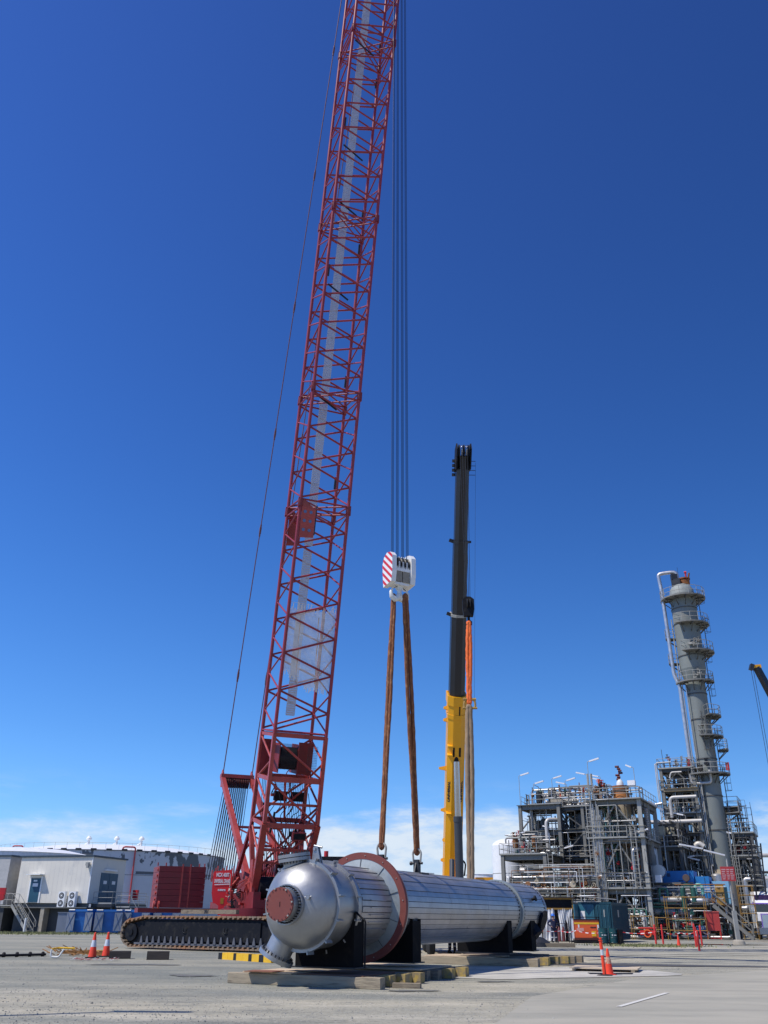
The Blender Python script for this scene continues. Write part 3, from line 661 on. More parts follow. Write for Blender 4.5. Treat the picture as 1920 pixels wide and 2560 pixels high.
for k in (-1, 1):
    pts = [Vector((-0.02, 0, 0.14)), Vector((-0.02+k*0.10, 0, 0.0)), Vector((-0.02+k*0.24, 0, -0.05)), Vector((-0.02+k*0.38, 0, 0.05)), Vector((-0.02+k*0.42, 0, 0.24)), Vector((-0.02+k*0.33, 0, 0.40))]
    m.sweep(pts, [0.13, 0.13, 0.12, 0.10, 0.07, 0.03], 10)
m.build('twin_hook', WORN, hb)
m = MB()
for k in (-1, 1): m.beam((-0.02+k*0.32, 0, 0.38), (-0.02+k*0.10, 0, 0.50), 0.04, 0.015)
m.build('safety_latch', BLK2, hb)
for k in range(3): m = MB(); m.tube((0.0+k*0.12-0.05, -0.05, 1.48), (0.0+k*0.12-0.05, -0.05, 1.75), 0.03, 8); m.build('rope_guard', WORN, hb)
HB_TOP = hz+1.3

# ================================================================== RED CRAWLER CRANE (local -Y is its heading)
HD = RAD(22); PHI = RAD(78.3); C0 = Vector((-5.75, 51.85, 0)); BZ0 = 2.5
cr = thing('crawler_crane', 'huge red lattice boom crawler crane on black tracks behind the silver vessel', 'crane', C0, HD)
bdir = Vector((0, -cos(PHI), sin(PHI))); mdir = Vector((0, -sin(PHI), -cos(PHI))); xdir = Vector((1, 0, 0))
HW, HD2 = 1.5, 1.42
def BP(s, a, c, taper=True):
    k = 1.0
    if taper and s < 3.2: k = max(0.12, s/3.2)
    return Vector((0, 0, BZ0))+bdir*s+xdir*a*HW+mdir*c*HD2*k
S0, S1 = 8.6, 92.0
boom = MB()
for a in (-1, 1):
    for c in (-1, 1): boom.tube(BP(S0, a, c), BP(S1, a, c), 0.105, 10)
boom_o = MB().tube(BP(S0, -1, 1), BP(S1, -1, 1), 0.105, 10).build('boom', REDB, cr)
for a in (-1, 1):
    for c in (-1, 1):
        if (a, c) != (-1, 1): MB().tube(BP(S0, a, c), BP(S1, a, c), 0.105, 10).build('chord', REDB, boom_o)
joints = [S0, 22.0, 29.4, 42.0, 56.0, 70.0, 84.0, S1]
def lac(name, fn, r=0.045):
    m = MB(); fn(m, r); return m.build(name, REDB, boom_o)
for j in range(len(joints)-1):
    a, b = joints[j]+0.35, joints[j+1]-0.35; n = max(2, round((b-a)/1.98)); p = (b-a)/n; m = MB()
    for i in range(n):
        s = a+i*p
        for c in (-1, 1):   # wide faces: zigzag across
            m.tube(BP(s, -1, c), BP(s+p/2, 1, c), 0.06, 6); m.tube(BP(s+p/2, 1, c), BP(s+p, -1, c), 0.06, 6)
        for x in (-1, 1):   # narrow faces: zigzag, staggered by a quarter bay
            q = s+p*0.5
            m.tube(BP(s, x, 1), BP(s+p/2, x, -1), 0.052, 6); m.tube(BP(s+p/2, x, -1), BP(s+p, x, 1), 0.052, 6)
    m.build('lacing', REDB, boom_o)
    for s in (a-0.1, b+0.1):
        m = MB()
        for c in (-1, 1): m.tube(BP(s, -1, c), BP(s, 1, c), 0.055, 6)
        for x in (-1, 1): m.tube(BP(s, x, -1), BP(s, x, 1), 0.055, 6)
        m.tube(BP(s, -1, -1), BP(s, 1, 1), 0.05, 6); m.tube(BP(s, 1, -1), BP(s, -1, 1), 0.05, 6)
        m.build('end_frame', REDB, boom_o)
    if j > 0:
        m = MB()
        for x in (-1, 1):
            for c in (-1, 1):
                d = BP(joints[j], x, c); m.tube(d-bdir*0.22, d+bdir*0.22, 0.15, 10)
                m.beam(d+mdir*0.05*c-bdir*0.3+xdir*x*0.1, d+bdir*0.3+xdir*x*0.1, 0.1, 0.14)
        m.build('pin_joint', REDC, boom_o)
# guide plates on the lower joint, odd fittings, brackets
m = MB()
for a0, a1, c in ((-0.93, -0.35, 1), (-0.9, -0.35, -1)):
    for s_ in (19.9,):
        P = BP(s_, a0, c); Q = BP(s_, a1, c); u = (Q-P).normalized(); m.prism([(0, 0), ((Q-P).length, 0.1), ((Q-P).length, 1.8), (0.15, 2.3), (0, 2.3)], P+mdir*0.02*c, u, bdir, mdir*0.04*c)
gp_ = build_each(m, 'guide_plate', RED, boom_o)[0]
m = MB()
for c in (1, -1):
    for i in range(2):
        for k in range(3):
            P = BP(20.4+k*0.55, -0.78+i*0.24, c)+mdir*0.065*c; m.tube(P, P+mdir*0.005*c, 0.10, 12)
m.build('lightening_hole', mat('sky_hole', (0.10, 0.16, 0.33), 0.6, 0, 0.02), gp_)
m = MB(); P = BP(20.2, -0.32, 1); m.prism([(0, 0), (0.55, 0), (0.55, 1.6), (0, 1.8)], P, -mdir, bdir, xdir*0.05); m.build('guide_side', BLK2, gp_)
for s_, x in ((24, 1), (31, 1), (43.5, 1), (40.8, 1), (37, -1), (48, -1), (54.4, 1), (57.5, 1)):
    m = MB(); P = BP(s_, x, -x*0.0+(-1 if x > 0 else 1)); m.beam(P-xdir*x*0.12, P-xdir*x*0.12+bdir*0.8, 0.14, 0.1); m.build('bracket', BLK2, boom_o)
for s_, c in ((29.0, 1), (42.6, 1), (36.5, 1), (46.8, 1), (55.2, 1)):
    m = MB(); m.beam(BP(s_, -0.85, c)-mdir*0.1, BP(s_-0.75, 0.1, c)-mdir*0.1, 0.05, 0.11); m.build('cable_tray', BLK2, boom_o)
# perforated walkway along the back face
def strip_grid(name, P, u, v, nu, nv, du, dv, r, material, parent, par2=None):
    m = MB()
    for i in range(nu+1): m.beam(P+u*du*i, P+u*du*i+v*dv*nv, r, r)
    for k in range(nv+1): m.beam(P+v*dv*k, P+v*dv*k+u*du*nu, r, r*0.7)
    return m.build(name, material, parent)
WALK = mat('galvanised_walkway', (0.50, 0.55, 0.62), 0.5, 0.2, 0.1, 3)
m = MB(); m2 = MB(); s_ = 9.8; wx0, wx1 = -0.17, 0.17
while s_ < 66:
    L_ = 1.96; P0 = BP(s_, wx0, -0.86); P1 = BP(s_+L_, wx0, -0.86); R0 = BP(s_, wx1, -0.86); R1 = BP(s_+L_, wx1, -0.86)
    for t in (0, 0.125, 0.25, 0.375, 0.5, 0.625, 0.75, 0.875, 1): m.beam(P0.lerp(R0, t), P1.lerp(R1, t), 0.044, 0.012, up=mdir)
    k = 0.0
    while k < L_-0.01:
        t = k/L_; m.beam(P0.lerp(P1, t), R0.lerp(R1, t), 0.07, 0.014, up=mdir); k += 0.13
    s_ += 2.0 if int(s_) % 12 != 5 else 2.3
m.build('walkway', WALK, boom_o)
# wire mesh screen across the front face near the foot
MESHM = mat('mesh_screen_wire', (0.8, 0.8, 0.76), 0.6, 0.1, 0.15, 4)
m = MB(); nw = 42; rr = random.Random(4)
for i in range(nw):
    a = -0.92+1.86*i/(nw-1); e0 = 11.3+rr.uniform(-0.25, 0.1)+1.0*max(0, -a)*1.1; e1 = 15.9+rr.uniform(-0.25, 0.3)
    m.beam(BP(e0, a, 0.86), BP(e1, a, 0.86), 0.036, 0.014)
for k in range(7): m.beam(BP(12.4+k*0.62, -0.92, 0.855), BP(12.3+k*0.62, 0.94, 0.855), 0.012, 0.012)
m.build('mesh_screen', MESHM, boom_o)
m = MB()
for k in (-0.35, 0.4): m.beam(BP(11.6, k, 0.80), BP(15.4, k-0.1, 0.80), 0.05, 0.03)
m.build('screen_post', mat('rusty_frame', (0.35, 0.2, 0.13), 0.8, 0, 0.3, 5), boom_o)
# ---- boom foot: plated legs, winch, cross members
ft = MB()
for x in (-1, 1):
    # front legs: deep box sections running down to the pivot
    ft.beam(BP(8.7, x, 1), BP(4.0, x, 0.98), 0.20, 0.24); ft.beam(BP(4.0, x, 0.98), BP(0.2, x*0.86, 0.4), 0.30, 0.34, w2=0.42, h2=0.5)
    ft.beam(BP(8.7, x, -1), BP(3.4, x, -1), 0.20, 0.24); ft.beam(BP(3.4, x, -1), BP(0.2, x*0.86, -0.4), 0.24, 0.30)
foot = ft.build('boom_foot', RED, cr)
m = MB()
for s_, w in ((8.65, 0.22), (6.3, 0.28), (3.9, 0.26), (0.9, 0.25)):
    for c in (-1, 1): m.beam(BP(s_, -1, c), BP(s_, 1, c), 0.10, w, up=bdir)
    for x in (-1, 1): m.beam(BP(s_, x, -1), BP(s_, x, 1), 0.10, w*0.8, up=bdir)
for s_, w in ((5.0, 0.14), (2.6, 0.16), (1.9, 0.12)): m.beam(BP(s_, -1, 0.9), BP(s_, 1, 0.9), 0.08, w, up=bdir)
build_each(m, 'cross_member', RED, foot)
m = MB()
for a, b, c in (((8.5, -1, 1), (6.4, 1, 1), 0), ((6.2, -1, 1), (4.0, 1, 1), 0), ((3.8, 1, 1), (1.0, -1, 1), 0), ((3.8, -1, 1), (1.0, 1, 1), 0), ((8.5, 1, -1), (6.4, -1, -1), 0), ((6.2, 1, -1), (4.0, -1, -1), 0), ((3.8, 1, -1), (1.0, -1, -1), 0),
                ((8.5, -1, -1), (7.3, -1, 1), 0), ((7.3, -1, 1), (6.2, -1, -1), 0), ((6.2, -1, -1), (5.0, -1, 1), 0), ((5.0, -1, 1), (3.9, -1, -1), 0), ((3.7, -1, -1), (2.2, -1, 1), 0),
                ((8.5, 1, -1), (7.3, 1, 1), 0), ((7.3, 1, 1), (6.2, 1, -1), 0), ((6.2, 1, -1), (5.0, 1, 1), 0), ((5.0, 1, 1), (3.9, 1, -1), 0), ((3.7, 1, -1), (2.2, 1, 1), 0),
                ((6.2, -0.4, 1), (4.0, 0.1, -0.4), 0), ((6.2, 0.6, 1), (4.4, -0.3, -0.2), 0), ((4.8, 1, 0.9), (2.6, 0.0, 0.9), 0), ((4.8, -1, 0.9), (2.6, 0.2, 0.9), 0)):
    m.tube(BP(*a), BP(*b), 0.062, 8)
build_each(m, 'brace', RED, foot)
# winch housed between the legs: side plates and a dark rope drum
m = MB()
m.prism([(0, 0), (1.35, 0), (1.35, 1.9), (0, 1.9)], BP(6.45, -1, -0.85), xdir*0.5, bdir, -mdir*0.04)
m.prism([(0, 0), (1.2, 0), (1.2, 1.8), (0, 1.8)], BP(6.5, 0.34, -0.3), xdir*0.75, bdir, -mdir*0.05)
for a in (-0.62, 0.12): m.prism([(-0.75, -0.8), (0.75, -0.8), (0.75, 0.8), (-0.75, 0.8)], BP(7.4, a, 0), mdir, bdir, xdir*0.05)
build_each(m, 'winch_plate', REDC, foot)
m = MB(); m.tube(BP(7.4, -0.58, 0.1), BP(7.4, 0.1, 0.1), 0.62, 28); m.build('winch_drum', BLACK, foot)
m = MB()
for k in range(14): m.tube(BP(8.2, -0.5+k*0.04, 0.5), BP(6.8+0.05*(k % 3), -0.5+k*0.045, 0.55), 0.014, 5)
m.build('winch_rope', ROPE, foot)
m = MB()
for k in range(7):
    a = -0.7+k*0.23; m.pipe([BP(5.6, a, 0.5), BP(5.0-0.1*k, a+0.12, 0.7), BP(4.4, a-0.1, 0.5), BP(3.6, a*0.6, 0.3), BP(2.0, a*0.5+0.1, 0.5)], 0.022, 5, bend=0.3)
for k in range(12):
    a = -0.75+k*0.14; m.pipe([BP(2.4, a, 0.3), BP(1.6, a+0.05*(k % 3), 0.75), BP(0.6, a*0.9, 0.6), BP(-0.3, a, 0.4)], 0.026, 5, bend=0.25)
m.build('hydraulic_hoses', BLACK, foot)
m = MB()
for a, b in ((-0.55, 0.0), (0.1, 0.5)): m.b2(0, 0, 0, 0, 0, 0) if False else m.prism([(0, 0), (0.9, 0), (0.9, 0.5), (0, 0.5)], BP(5.1, a, 0.3), xdir*0.8, bdir, -mdir*0.3)
build_each(m, 'drum_motor', BLACK, foot)
m = MB(); m.prism([(0, 0), (0.75, 0), (0.75, 0.42), (0, 0.42)], BP(3.2, 0.05, 1.0), xdir, bdir, mdir*0.3); m.build('control_box', REDC, foot)
m = MB(); m.prism([(0.06, 0.06), (0.69, 0.06), (0.69, 0.36), (0.06, 0.36)], BP(3.2, 0.05, 1.0)+mdir*0.305, xdir, bdir, mdir*0.01); m.build('box_opening', BLACK, foot)
strip_grid('mesh_step', BP(5.7, -0.6, 0.2), xdir, bdir, 16, 6, 0.07, 0.09, 0.014, BLK2, foot)
strip_grid('mesh_step', BP(6.7, 0.5, 0.5), xdir, bdir, 8, 16, 0.07, 0.09, 0.014, BLK2, foot)
m = MB()
for k in range(10): a_ = 0.25+0.07*k; m.tube(BP(6.3, a_, -0.6), BP(0.3, a_-0.1, -0.5), 0.016, 5)
for k in range(6): a_ = -0.85+0.06*k; m.tube(BP(6.3, a_, -0.7), BP(0.3, a_+0.1, -0.5), 0.016, 5)
m.build('winch_rope', ROPE, foot)
rr = random.Random(44)
for k in range(26):
    s0_ = rr.uniform(0.6, 5.6); a_ = rr.uniform(-0.85, 0.6); c_ = rr.uniform(-0.7, 0.8); m = MB()
    if k % 3 == 0: m.beam(BP(s0_, a_, c_), BP(s0_+rr.uniform(0.2, 1.4), a_+rr.uniform(-.3, .3), c_), rr.uniform(0.06, 0.16), rr.uniform(0.05, 0.2))
    elif k % 3 == 1: m.tube(BP(s0_, a_, c_), BP(s0_, a_+rr.uniform(0.15, 0.4), c_), rr.uniform(0.08, 0.2), 12)
    else: m.pipe([BP(s0_, a_, c_), BP(s0_+0.5, a_+0.1, c_+0.2), BP(s0_+1.2, a_-0.1, c_), BP(s0_+1.6, a_+0.2, c_-0.1)], 0.03, 5, bend=0.2)
    m.build('fitting', [RED, BLK2, BLACK, REDC][k % 4], foot)
# ---- gantry mast behind, with sheave block, reeving and strut
GT = Vector((-0.75, 8.6, 9.9))       # centre of the gantry head (local)
gx = 0.98
m = MB()
for k, (xb, yb) in ((-1, (-1.15, 0.7)), (1, (1.15, 0.7))):
    m.beam(Vector((GT.x+k*gx, GT.y, GT.z)), Vector((xb, yb, 2.4)), 0.26, 0.30, w2=0.34, h2=0.42)
for t in (0.45, 0.6): 
    A = Vector((GT.x-gx, GT.y, GT.z)).lerp(Vector((-1.15, 0.7, 2.4)), t); B = Vector((GT.x+gx, GT.y, GT.z)).lerp(Vector((1.15, 0.7, 2.4)), t); m.beam(A, B, 0.12, 0.14)
A = Vector((GT.x-gx, GT.y, GT.z)).lerp(Vector((-1.15, 0.7, 2.4)), 0.45); B = Vector((GT.x+gx, GT.y, GT.z)).lerp(Vector((1.15, 0.7, 2.4)), 0.6); m.beam(A, B, 0.08, 0.1)
gm = m.build('gantry_mast', RED, cr)
m = MB(); m.beam(GT+Vector((-gx-0.12, 0, 0.08)), GT+Vector((gx+0.12, 0, 0.08)), 0.5, 0.24)
for k in (-1, 1): m.prism([(-0.3, -0.6), (0.3, -0.6), (0.35, 0.25), (0.1, 0.5), (-0.25, 0.3)], GT+Vector((k*gx-0.03, 0, 0)), (0, 1, 0), (0, 0, 1), (0.07, 0, 0))
m.build('head_beam', RED, gm)
m = MB()
for k in range(13): x = -0.75+k*0.125; m.lathe([(0, -0.03), (0.34, -0.03), (0.30, 0), (0.34, 0.03), (0, 0.03)], GT+Vector((x, 0, -0.32)), (1, 0, 0), 18, caps=False)
m.build('sheaves', mat('sheave_dark_red', (0.10, 0.02, 0.018), 0.6, 0, 0.3), gm)
BT = Vector((-1.45, 8.0, 3.5))       # foot of the reeving (local), on the rear of the superstructure
m = MB()
for k in range(24):
    x = -0.75+1.5*(k/23); xb = -0.85+1.75*(k/23); m.tube(GT+Vector((x, -0.28 if k % 2 else 0.28, -0.4)), BT+Vector((xb, -0.2 if k % 2 else 0.25, 0.1)), 0.022, 5)
m.build('luffing_ropes', ROPE, cr)
TIP = BP(S1, 0, -1)
for k in (-1, 1):
    m = MB(); A = GT+Vector((k*gx, -0.1, 0.15)); B = TIP+xdir*k*1.0; m.tube(A, B, 0.035, 8)
    for q in (0.075, 0.19, 0.27, 0.38, 0.5, 0.62): P = A.lerp(B, q); d = (B-A).normalized(); m.beam(P-d*0.22, P+d*0.22, 0.12, 0.17); m.tube(P-d*0.42, P-d*0.22, 0.06, 8); m.tube(P+d*0.22, P+d*0.42, 0.06, 8)
    m.build('pendant', mat('pendant_rope', (0.16, 0.075, 0.085), 0.5, 0.2, 0.2, 5), cr)
# strut from the rear up to the boom foot leg, second dark strut crossing
m = MB(); m.beam((-1.9, 2.9, 2.6), (-1.5, 0.35, 6.6), 0.22, 0.22, w2=0.16, h2=0.16); m.beam((-1.35, 2.2, 5.1), (-1.15, 0.8, 5.9), 0.08, 0.08); m.build('backstop_strut', REDC, cr)
m = MB(); m.beam((1.5, 2.9, 2.6), (1.35, 0.35, 6.6), 0.22, 0.22); m.build('backstop_strut', REDC, cr)
# ---- superstructure
m = MB(); m.b2(-1.7, 1.7, -1.6, 9.2, 1.95, 2.35); m.b2(-1.6, -1.2, -1.2, 8.6, 2.35, 2.75); m.b2(1.2, 1.6, -1.2, 8.6, 2.35, 2.75); m.build('revolving_frame', REDC, cr)
m = MB(); m.b2(0.05, 1.75, 0.6, 4.6, 2.76, 4.5); m.b2(-1.1, -0.05, 2.4, 4.9, 2.40, 3.9); m.build('engine_house', REDC, cr)
m = MB(); m.b2(0.15, 1.6, 0.585, 0.598, 3.0, 4.2); m.build('radiator_grille', BLACK, cr)
for k in range(10): m = MB(); m.b2(-1.05+0.0, -0.1, 2.38-0.0, 2.395, 2.55+k*0.13, 2.58+k*0.13); m.build('louvre', REDB, cr)
m = MB(); m.prism([(-0.45, -0.1), (0.42, -0.1), (0.34, 1.3), (0.12, 2.5), (-0.2, 2.5), (-0.4, 1.2)], (-1.55, -0.15, 1.9), (0, 1, 0), (0, 0, 1), (0.16, 0, 0)); m.prism([(-0.45, -0.1), (0.42, -0.1), (0.34, 1.3), (0.12, 2.5), (-0.2, 2.5), (-0.4, 1.2)], (1.4, -0.15, 1.9), (0, 1, 0), (0, 0, 1), (0.16, 0, 0)); build_each(m, 'pivot_bracket', RED, cr)
m = MB(); m.tube((-1.2, -0.5, 3.0), (-0.1, -0.5, 3.0), 0.55, 24); m.build('front_drum', BLACK, cr)
m = MB(); m.b2(1.8, 3.2, -2.6, -0.7, 2.2, 4.4); cab = m.build('cab', RED, cr); m = MB(); m.b2(1.9, 3.1, -2.62, -2.605, 3.0, 4.2); m.build('cab_window', GLASS, cab)
m = MB()
for k in range(6):
    m.pipe([(-2.0, 1.2+k*0.15, 1.95), (-2.15, 1.3+k*0.1, 2.3+0.12*k), (-1.8, 0.9, 2.5+0.1*k)], 0.03, 6, bend=0.15)
m.build('hose_bundle', BLACK, cr)
m = MB(); rr = random.Random(8)
for k in range(26):
    p = Vector((rr.uniform(-2.3, -1.1), rr.uniform(-0.4, 3.0), rr.uniform(2.0, 3.6))); q = p+Vector((rr.uniform(-.5, .5), rr.uniform(-.5, .5), rr.uniform(-.6, .6))); m.beam(p, q, rr.uniform(0.05, 0.16), rr.uniform(0.05, 0.14))
build_each(m, 'side_fitting', RED, cr)
m = MB(); cc = Vector((-2.35, 1.2, 2.3)); rr = random.Random(9)
for k in range(22): p = cc+Vector((rr.gauss(0, .07), rr.gauss(0, .05), rr.uniform(-.1, .75))); m.lathe([(0.03, 0), (0.055, 0.01), (0.03, 0.02)], p, (rr.uniform(-1, 1), rr.uniform(-1, 1), rr.uniform(-1, 1)), 8)
m.tube(cc+Vector((0, 0, 0.7)), cc+Vector((0, 0.1, 1.4)), 0.02, 6); m.build('hanging_chain', GREYL, cr)
# counterweight stacks either side at the rear
def cw(xc, yc, label):
    o = None
    for k in range(7):
        m = MB(); z = 1.98+k*0.315
        m.b2(xc-1.35, xc+1.35, yc-1.1, yc+1.1, z, z+0.30)
        p = m.build('counterweight_slab', REDC, cr, label=None)
    m = MB()
    for x in (-1.42, -0.95, 0.0, 0.45, 1.0, 1.3): m.b2(xc+x-0.04, xc+x+0.04, yc-1.14, yc-1.101, 1.98, 4.30) if x in (0.0, 0.45) else m.b2(xc+x-0.03, xc+x+0.03, yc-0.9, yc-0.82, 4.18, 4.36)
    for k in range(7): m.tube((xc-1.42, yc-0.7, 2.1+k*0.315), (xc-1.34, yc-0.7, 2.1+k*0.315), 0.08, 8)
    m.tube((xc-1.5, yc-1.0, 2.12), (xc-1.42, yc-1.0, 2.12), 0.2, 16); m.tube((xc-1.25, yc-1.2, 2.12), (xc-1.17, yc-1.2, 2.12), 0.2, 16)
    build_each(m, 'slab_lug', RED, cr)
cw(-4.45, 5.6, ''); cw(3.9, 5.6, '')
m = MB(); m.b2(-6.7, 5.2, 4.9, 6.3, 1.72, 1.95); m.build('counterweight_tray', REDC, cr)
# sign plate on the reeving anchor, facing forward-left
sp = MB(); poly = [(-0.56, 2.28), (-0.50, 2.40), (0.50, 2.52), (0.56, 2.28), (0.53, 0.85), (0.30, 0.52), (0.20, 0.45), (0.20, 0.0), (-0.12, 0.0), (-0.12, 0.50), (-0.28, 0.62), (-0.45, 0.66), (-0.56, 1.2)]
SPc = at(549, 2288, 52.6); spx = Vector((cos(RAD(10)), sin(RAD(10)), 0)); 
poly = [(a_*0.96, b_*0.93) for a_, b_ in poly]; sp.prism(poly, SPc, spx, (0, 0, 1), Vector((-spx.y, spx.x, 0))*0.06); sgn = sp.build('sign_plate', REDS, cr, world=True)
nrm = Vector((spx.y, -spx.x, 0))
def spt(s, z_, size, sx): text(s, size, TXTW, sgn, face_mtx(SPc+spx*0.0+Vector((0, 0, z_))+nrm*0.006, spx, (0, 0, 1)), world=True, bold=0.012, sx=sx, depth=0.003)
spt('MCX 400T', 2.05, 0.27, 0.58); spt('UNIVERSAL CRANES', 1.73, 0.26, 0.385); spt('PLATFORM', 1.27, 0.11, 0.75)
m = MB(); m.prism([(-0.42, 1.52), (0.42, 1.56), (0.42, 1.61), (-0.42, 1.57)], SPc+nrm*0.012, spx, (0, 0, 1), nrm*0.004); m.build('underline', TXTW, sgn, world=True)
m = MB(); m.prism([(-0.02, 0.57), (0.15, 0.57), (0.15, 0.87), (-0.02, 0.87)], SPc+nrm*0.008, spx, (0, 0, 1), nrm*0.004); m.build('warning_label', mat('label_yellow', (0.4, 0.22, 0.02), 0.6), sgn, world=True)
m = MB()
for k in range(9): P = SPc+spx*(-0.6+k*0.15)+Vector((-spx.y, spx.x, 0))*0.25; m.beam(P+Vector((0, 0, 1.7)), P+Vector((0.05*(k % 2), 0, 2.3+0.12*(k % 3))), 0.07, 0.12)
m.b2(0, 0, 0, 0, 0, 0) if False else m.beam(SPc+spx*-0.7+Vector((0.1, 0.5, 1.8)), SPc+spx*0.75+Vector((0.1, 0.5, 1.8)), 0.4, 0.4)
m.build('rope_anchor', RED, cr, world=True)
# hoist ropes: three pairs of bunches up to the boom head
m = MB(); topz = (BP(S1, 0, 1)).z
hr = []
for bx, cnt in ((-0.36, 3), (-0.15, 3), (0.08, 3), (0.28, 3)):
    for k in range(cnt):
        q = HK+Vector(((bx+k*0.042)*cos(RAD(28)), (bx+k*0.042)*sin(RAD(28)), HB_TOP+0.1)); m.tube(q, Vector((q.x+0.0, q.y, topz)), 0.010, 5)
m.build('hoist_ropes', ROPE, cr, world=True)
m = MB(); m.b2(-0.7, 0.7, 0, 0, 0, 0) if False else m.beam(BP(S1-1, 0, -1), BP(S1+1.6, 0, 3.0), 2.6, 1.4); m.build('boom_head', REDB, cr)
# ---- undercarriage
TL0 = gp(297, 2371); TR0 = gp(640, 2382); td = (TR0-TL0); td.z = 0; td.normalize(); tn_ = Vector((-td.y, td.x, 0)); TLEN, TH_, TWD = 10.6, 1.66, 1.25
def track(off):
    O = TL0+tn_*off
    def T(a, z_, d): return O+td*a+tn_*d+Vector((0, 0, z_))
    # side profile of the belt centreline
    r = 0.60; prof = []
    for i in range(11): a = pi/2+pi*i/10; prof.append((r+0.05+r*cos(a)*1.0, 0.78+r*1.0*sin(a)))
    prof = prof  # left end, top -> bottom
    right = [(TLEN-x, z_) for x, z_ in prof][::-1]
    outer = [(0.62, 1.34), (1.6, 1.55), (TLEN-1.6, 1.55), (TLEN-0.62, 1.34)]
    loop = [p for p in prof[1:-1]]+[(0.75, 0.11), (TLEN-0.75, 0.11)]+right[1:-1]+[(TLEN-1.5, 1.53), (1.5, 1.53)]
    # resample the loop evenly
    P = loop+[loop[0]]; seg = [math.dist(P[i], P[i+1]) for i in range(len(loop))]; tot = sum(seg); n = 74; pts = []
    for k in range(n):
        d = tot*k/n; i = 0
        while d > seg[i]: d -= seg[i]; i += 1
        t = d/seg[i]; pts.append((P[i][0]+(P[i+1][0]-P[i][0])*t, P[i][1]+(P[i+1][1]-P[i][1])*t, math.atan2(P[i+1][1]-P[i][1], P[i+1][0]-P[i][0])))
    m = MB(); rr = random.Random(3)
    for x, z_, a in pts:
        c = Vector((x, 0, z_)); u = Vector((cos(a), 0, sin(a))); nn = Vector((-sin(a), 0, cos(a))); w = tot/n*0.46
        def Q(p, d): return T(p.x, p.z, d)
        # shoe plate
        j = 0.0; nn = -nn if False else nn
        cs = [c-u*w-nn*0.035, c+u*w-nn*0.035, c+u*w+nn*0.035, c-u*w+nn*0.035]
        m.hexa([Q(cs[0], -0.05), Q(cs[1], -0.05), Q(cs[1], TWD), Q(cs[0], TWD), Q(cs[3], -0.05), Q(cs[2], -0.05), Q(cs[2], TWD), Q(cs[3], TWD)])
        cs = [c-u*0.03+nn*0.035, c+u*w*0.6+nn*0.035, c+u*w*0.9+nn*0.105, c+u*0.01+nn*0.105]
        for d0, d1 in ((-0.05, 0.18), (TWD-0.24, TWD)): m.hexa([Q(cs[0], d0), Q(cs[1], d0), Q(cs[1], d1), Q(cs[0], d1), Q(cs[3], d0), Q(cs[2], d0), Q(cs[2], d1), Q(cs[3], d1)])
    tb = m.build('track_frame_belt' if False else 'track_belt', TRACK, cr, world=True)
    m = MB(); prof2 = [(0.75, 0.28), (TLEN-0.75, 0.28), (TLEN-0.35, 0.8), (TLEN-0.8, 1.22), (TLEN-1.7, 1.40), (1.7, 1.40), (0.8, 1.22), (0.35, 0.8)]
    m.prism(prof2, T(0, 0, 0.12), td, (0, 0, 1), tn_*(TWD-0.3))
    m.prism([(1.6, 0.40), (TLEN-1.6, 0.40), (TLEN-1.6, 1.28), (1.6, 1.28)], T(0, 0, 0.04), td, (0, 0, 1), tn_*0.08)
    for x in (0.68, TLEN-0.68): m.tube(T(x, 0.78, 0.02), T(x, 0.78, TWD-0.1), 0.42, 20); m.tube(T(x, 0.78, -0.03), T(x, 0.78, 0.02), 0.16, 12)
    tf = m.build('track_frame', BLACK, cr, world=True)
    m = MB(); k = 1.5
    while k < TLEN-1.2:
        m.prism([(-0.09, 0), (0.09, 0), (0.03, 0.32), (-0.03, 0.32)], T(k, 0.30, 0.035), td, (0, 0, 1), -tn_*0.07); k += 0.40
    m.prism([(1.0, 0.22), (TLEN-1.0, 0.22), (TLEN-1.0, 0.31), (1.0, 0.31)], T(0, 0, 0.0), td, (0, 0, 1), tn_*0.1)
    m.build('roller_guards', mat('guard_grey', (0.10, 0.105, 0.12), 0.6, 0, 0.3, 4), cr, world=True)
    for x in (4.3, 6.9):
        m = MB(); c = T(x, 0.92, 0.0); m.sweep([c+td*0.12+Vector((0, 0, 0.12)), c+td*0.05+Vector((0, 0, 0.03)), c+td*0.10-Vector((0, 0, 0.08)), c+Vector((0, 0, -0.13)), c-td*0.10-Vector((0, 0, 0.08)), c-td*0.09+Vector((0, 0, 0.1))], 0.018, 6); m.build('shackle_ring', BLK2, cr, world=True)
track(0.0); track(6.6)
m = MB(); c = TL0+td*TLEN*0.5+tn_*(3.9); m.box((c.x, c.y, 1.05), (3.2, 6.6, 0.9), math.atan2(td.y, td.x)); m.lathe([(1.5, 1.5), (1.5, 1.94)], (c.x, c.y, 0), (0, 0, 1), 40); m.build('car_body', REDC, cr, world=True)
m = MB(); c = TL0+td*5.0+tn_*1.0; m.box((c.x, c.y, 1.76), (3.6, 0.25, 0.2), math.atan2(td.y, td.x)); nb = m.build('number_beam', TIMB, cr, world=True)
P = at(530, 2283, (TL0+td*5.2).y-0.0)
text('701', 0.2, TXTB, nb, face_mtx(TL0+td*4.9+tn_*0.868+Vector((0, 0, 1.76)), td, (0, 0, 1)), world=True, bold=0.01)

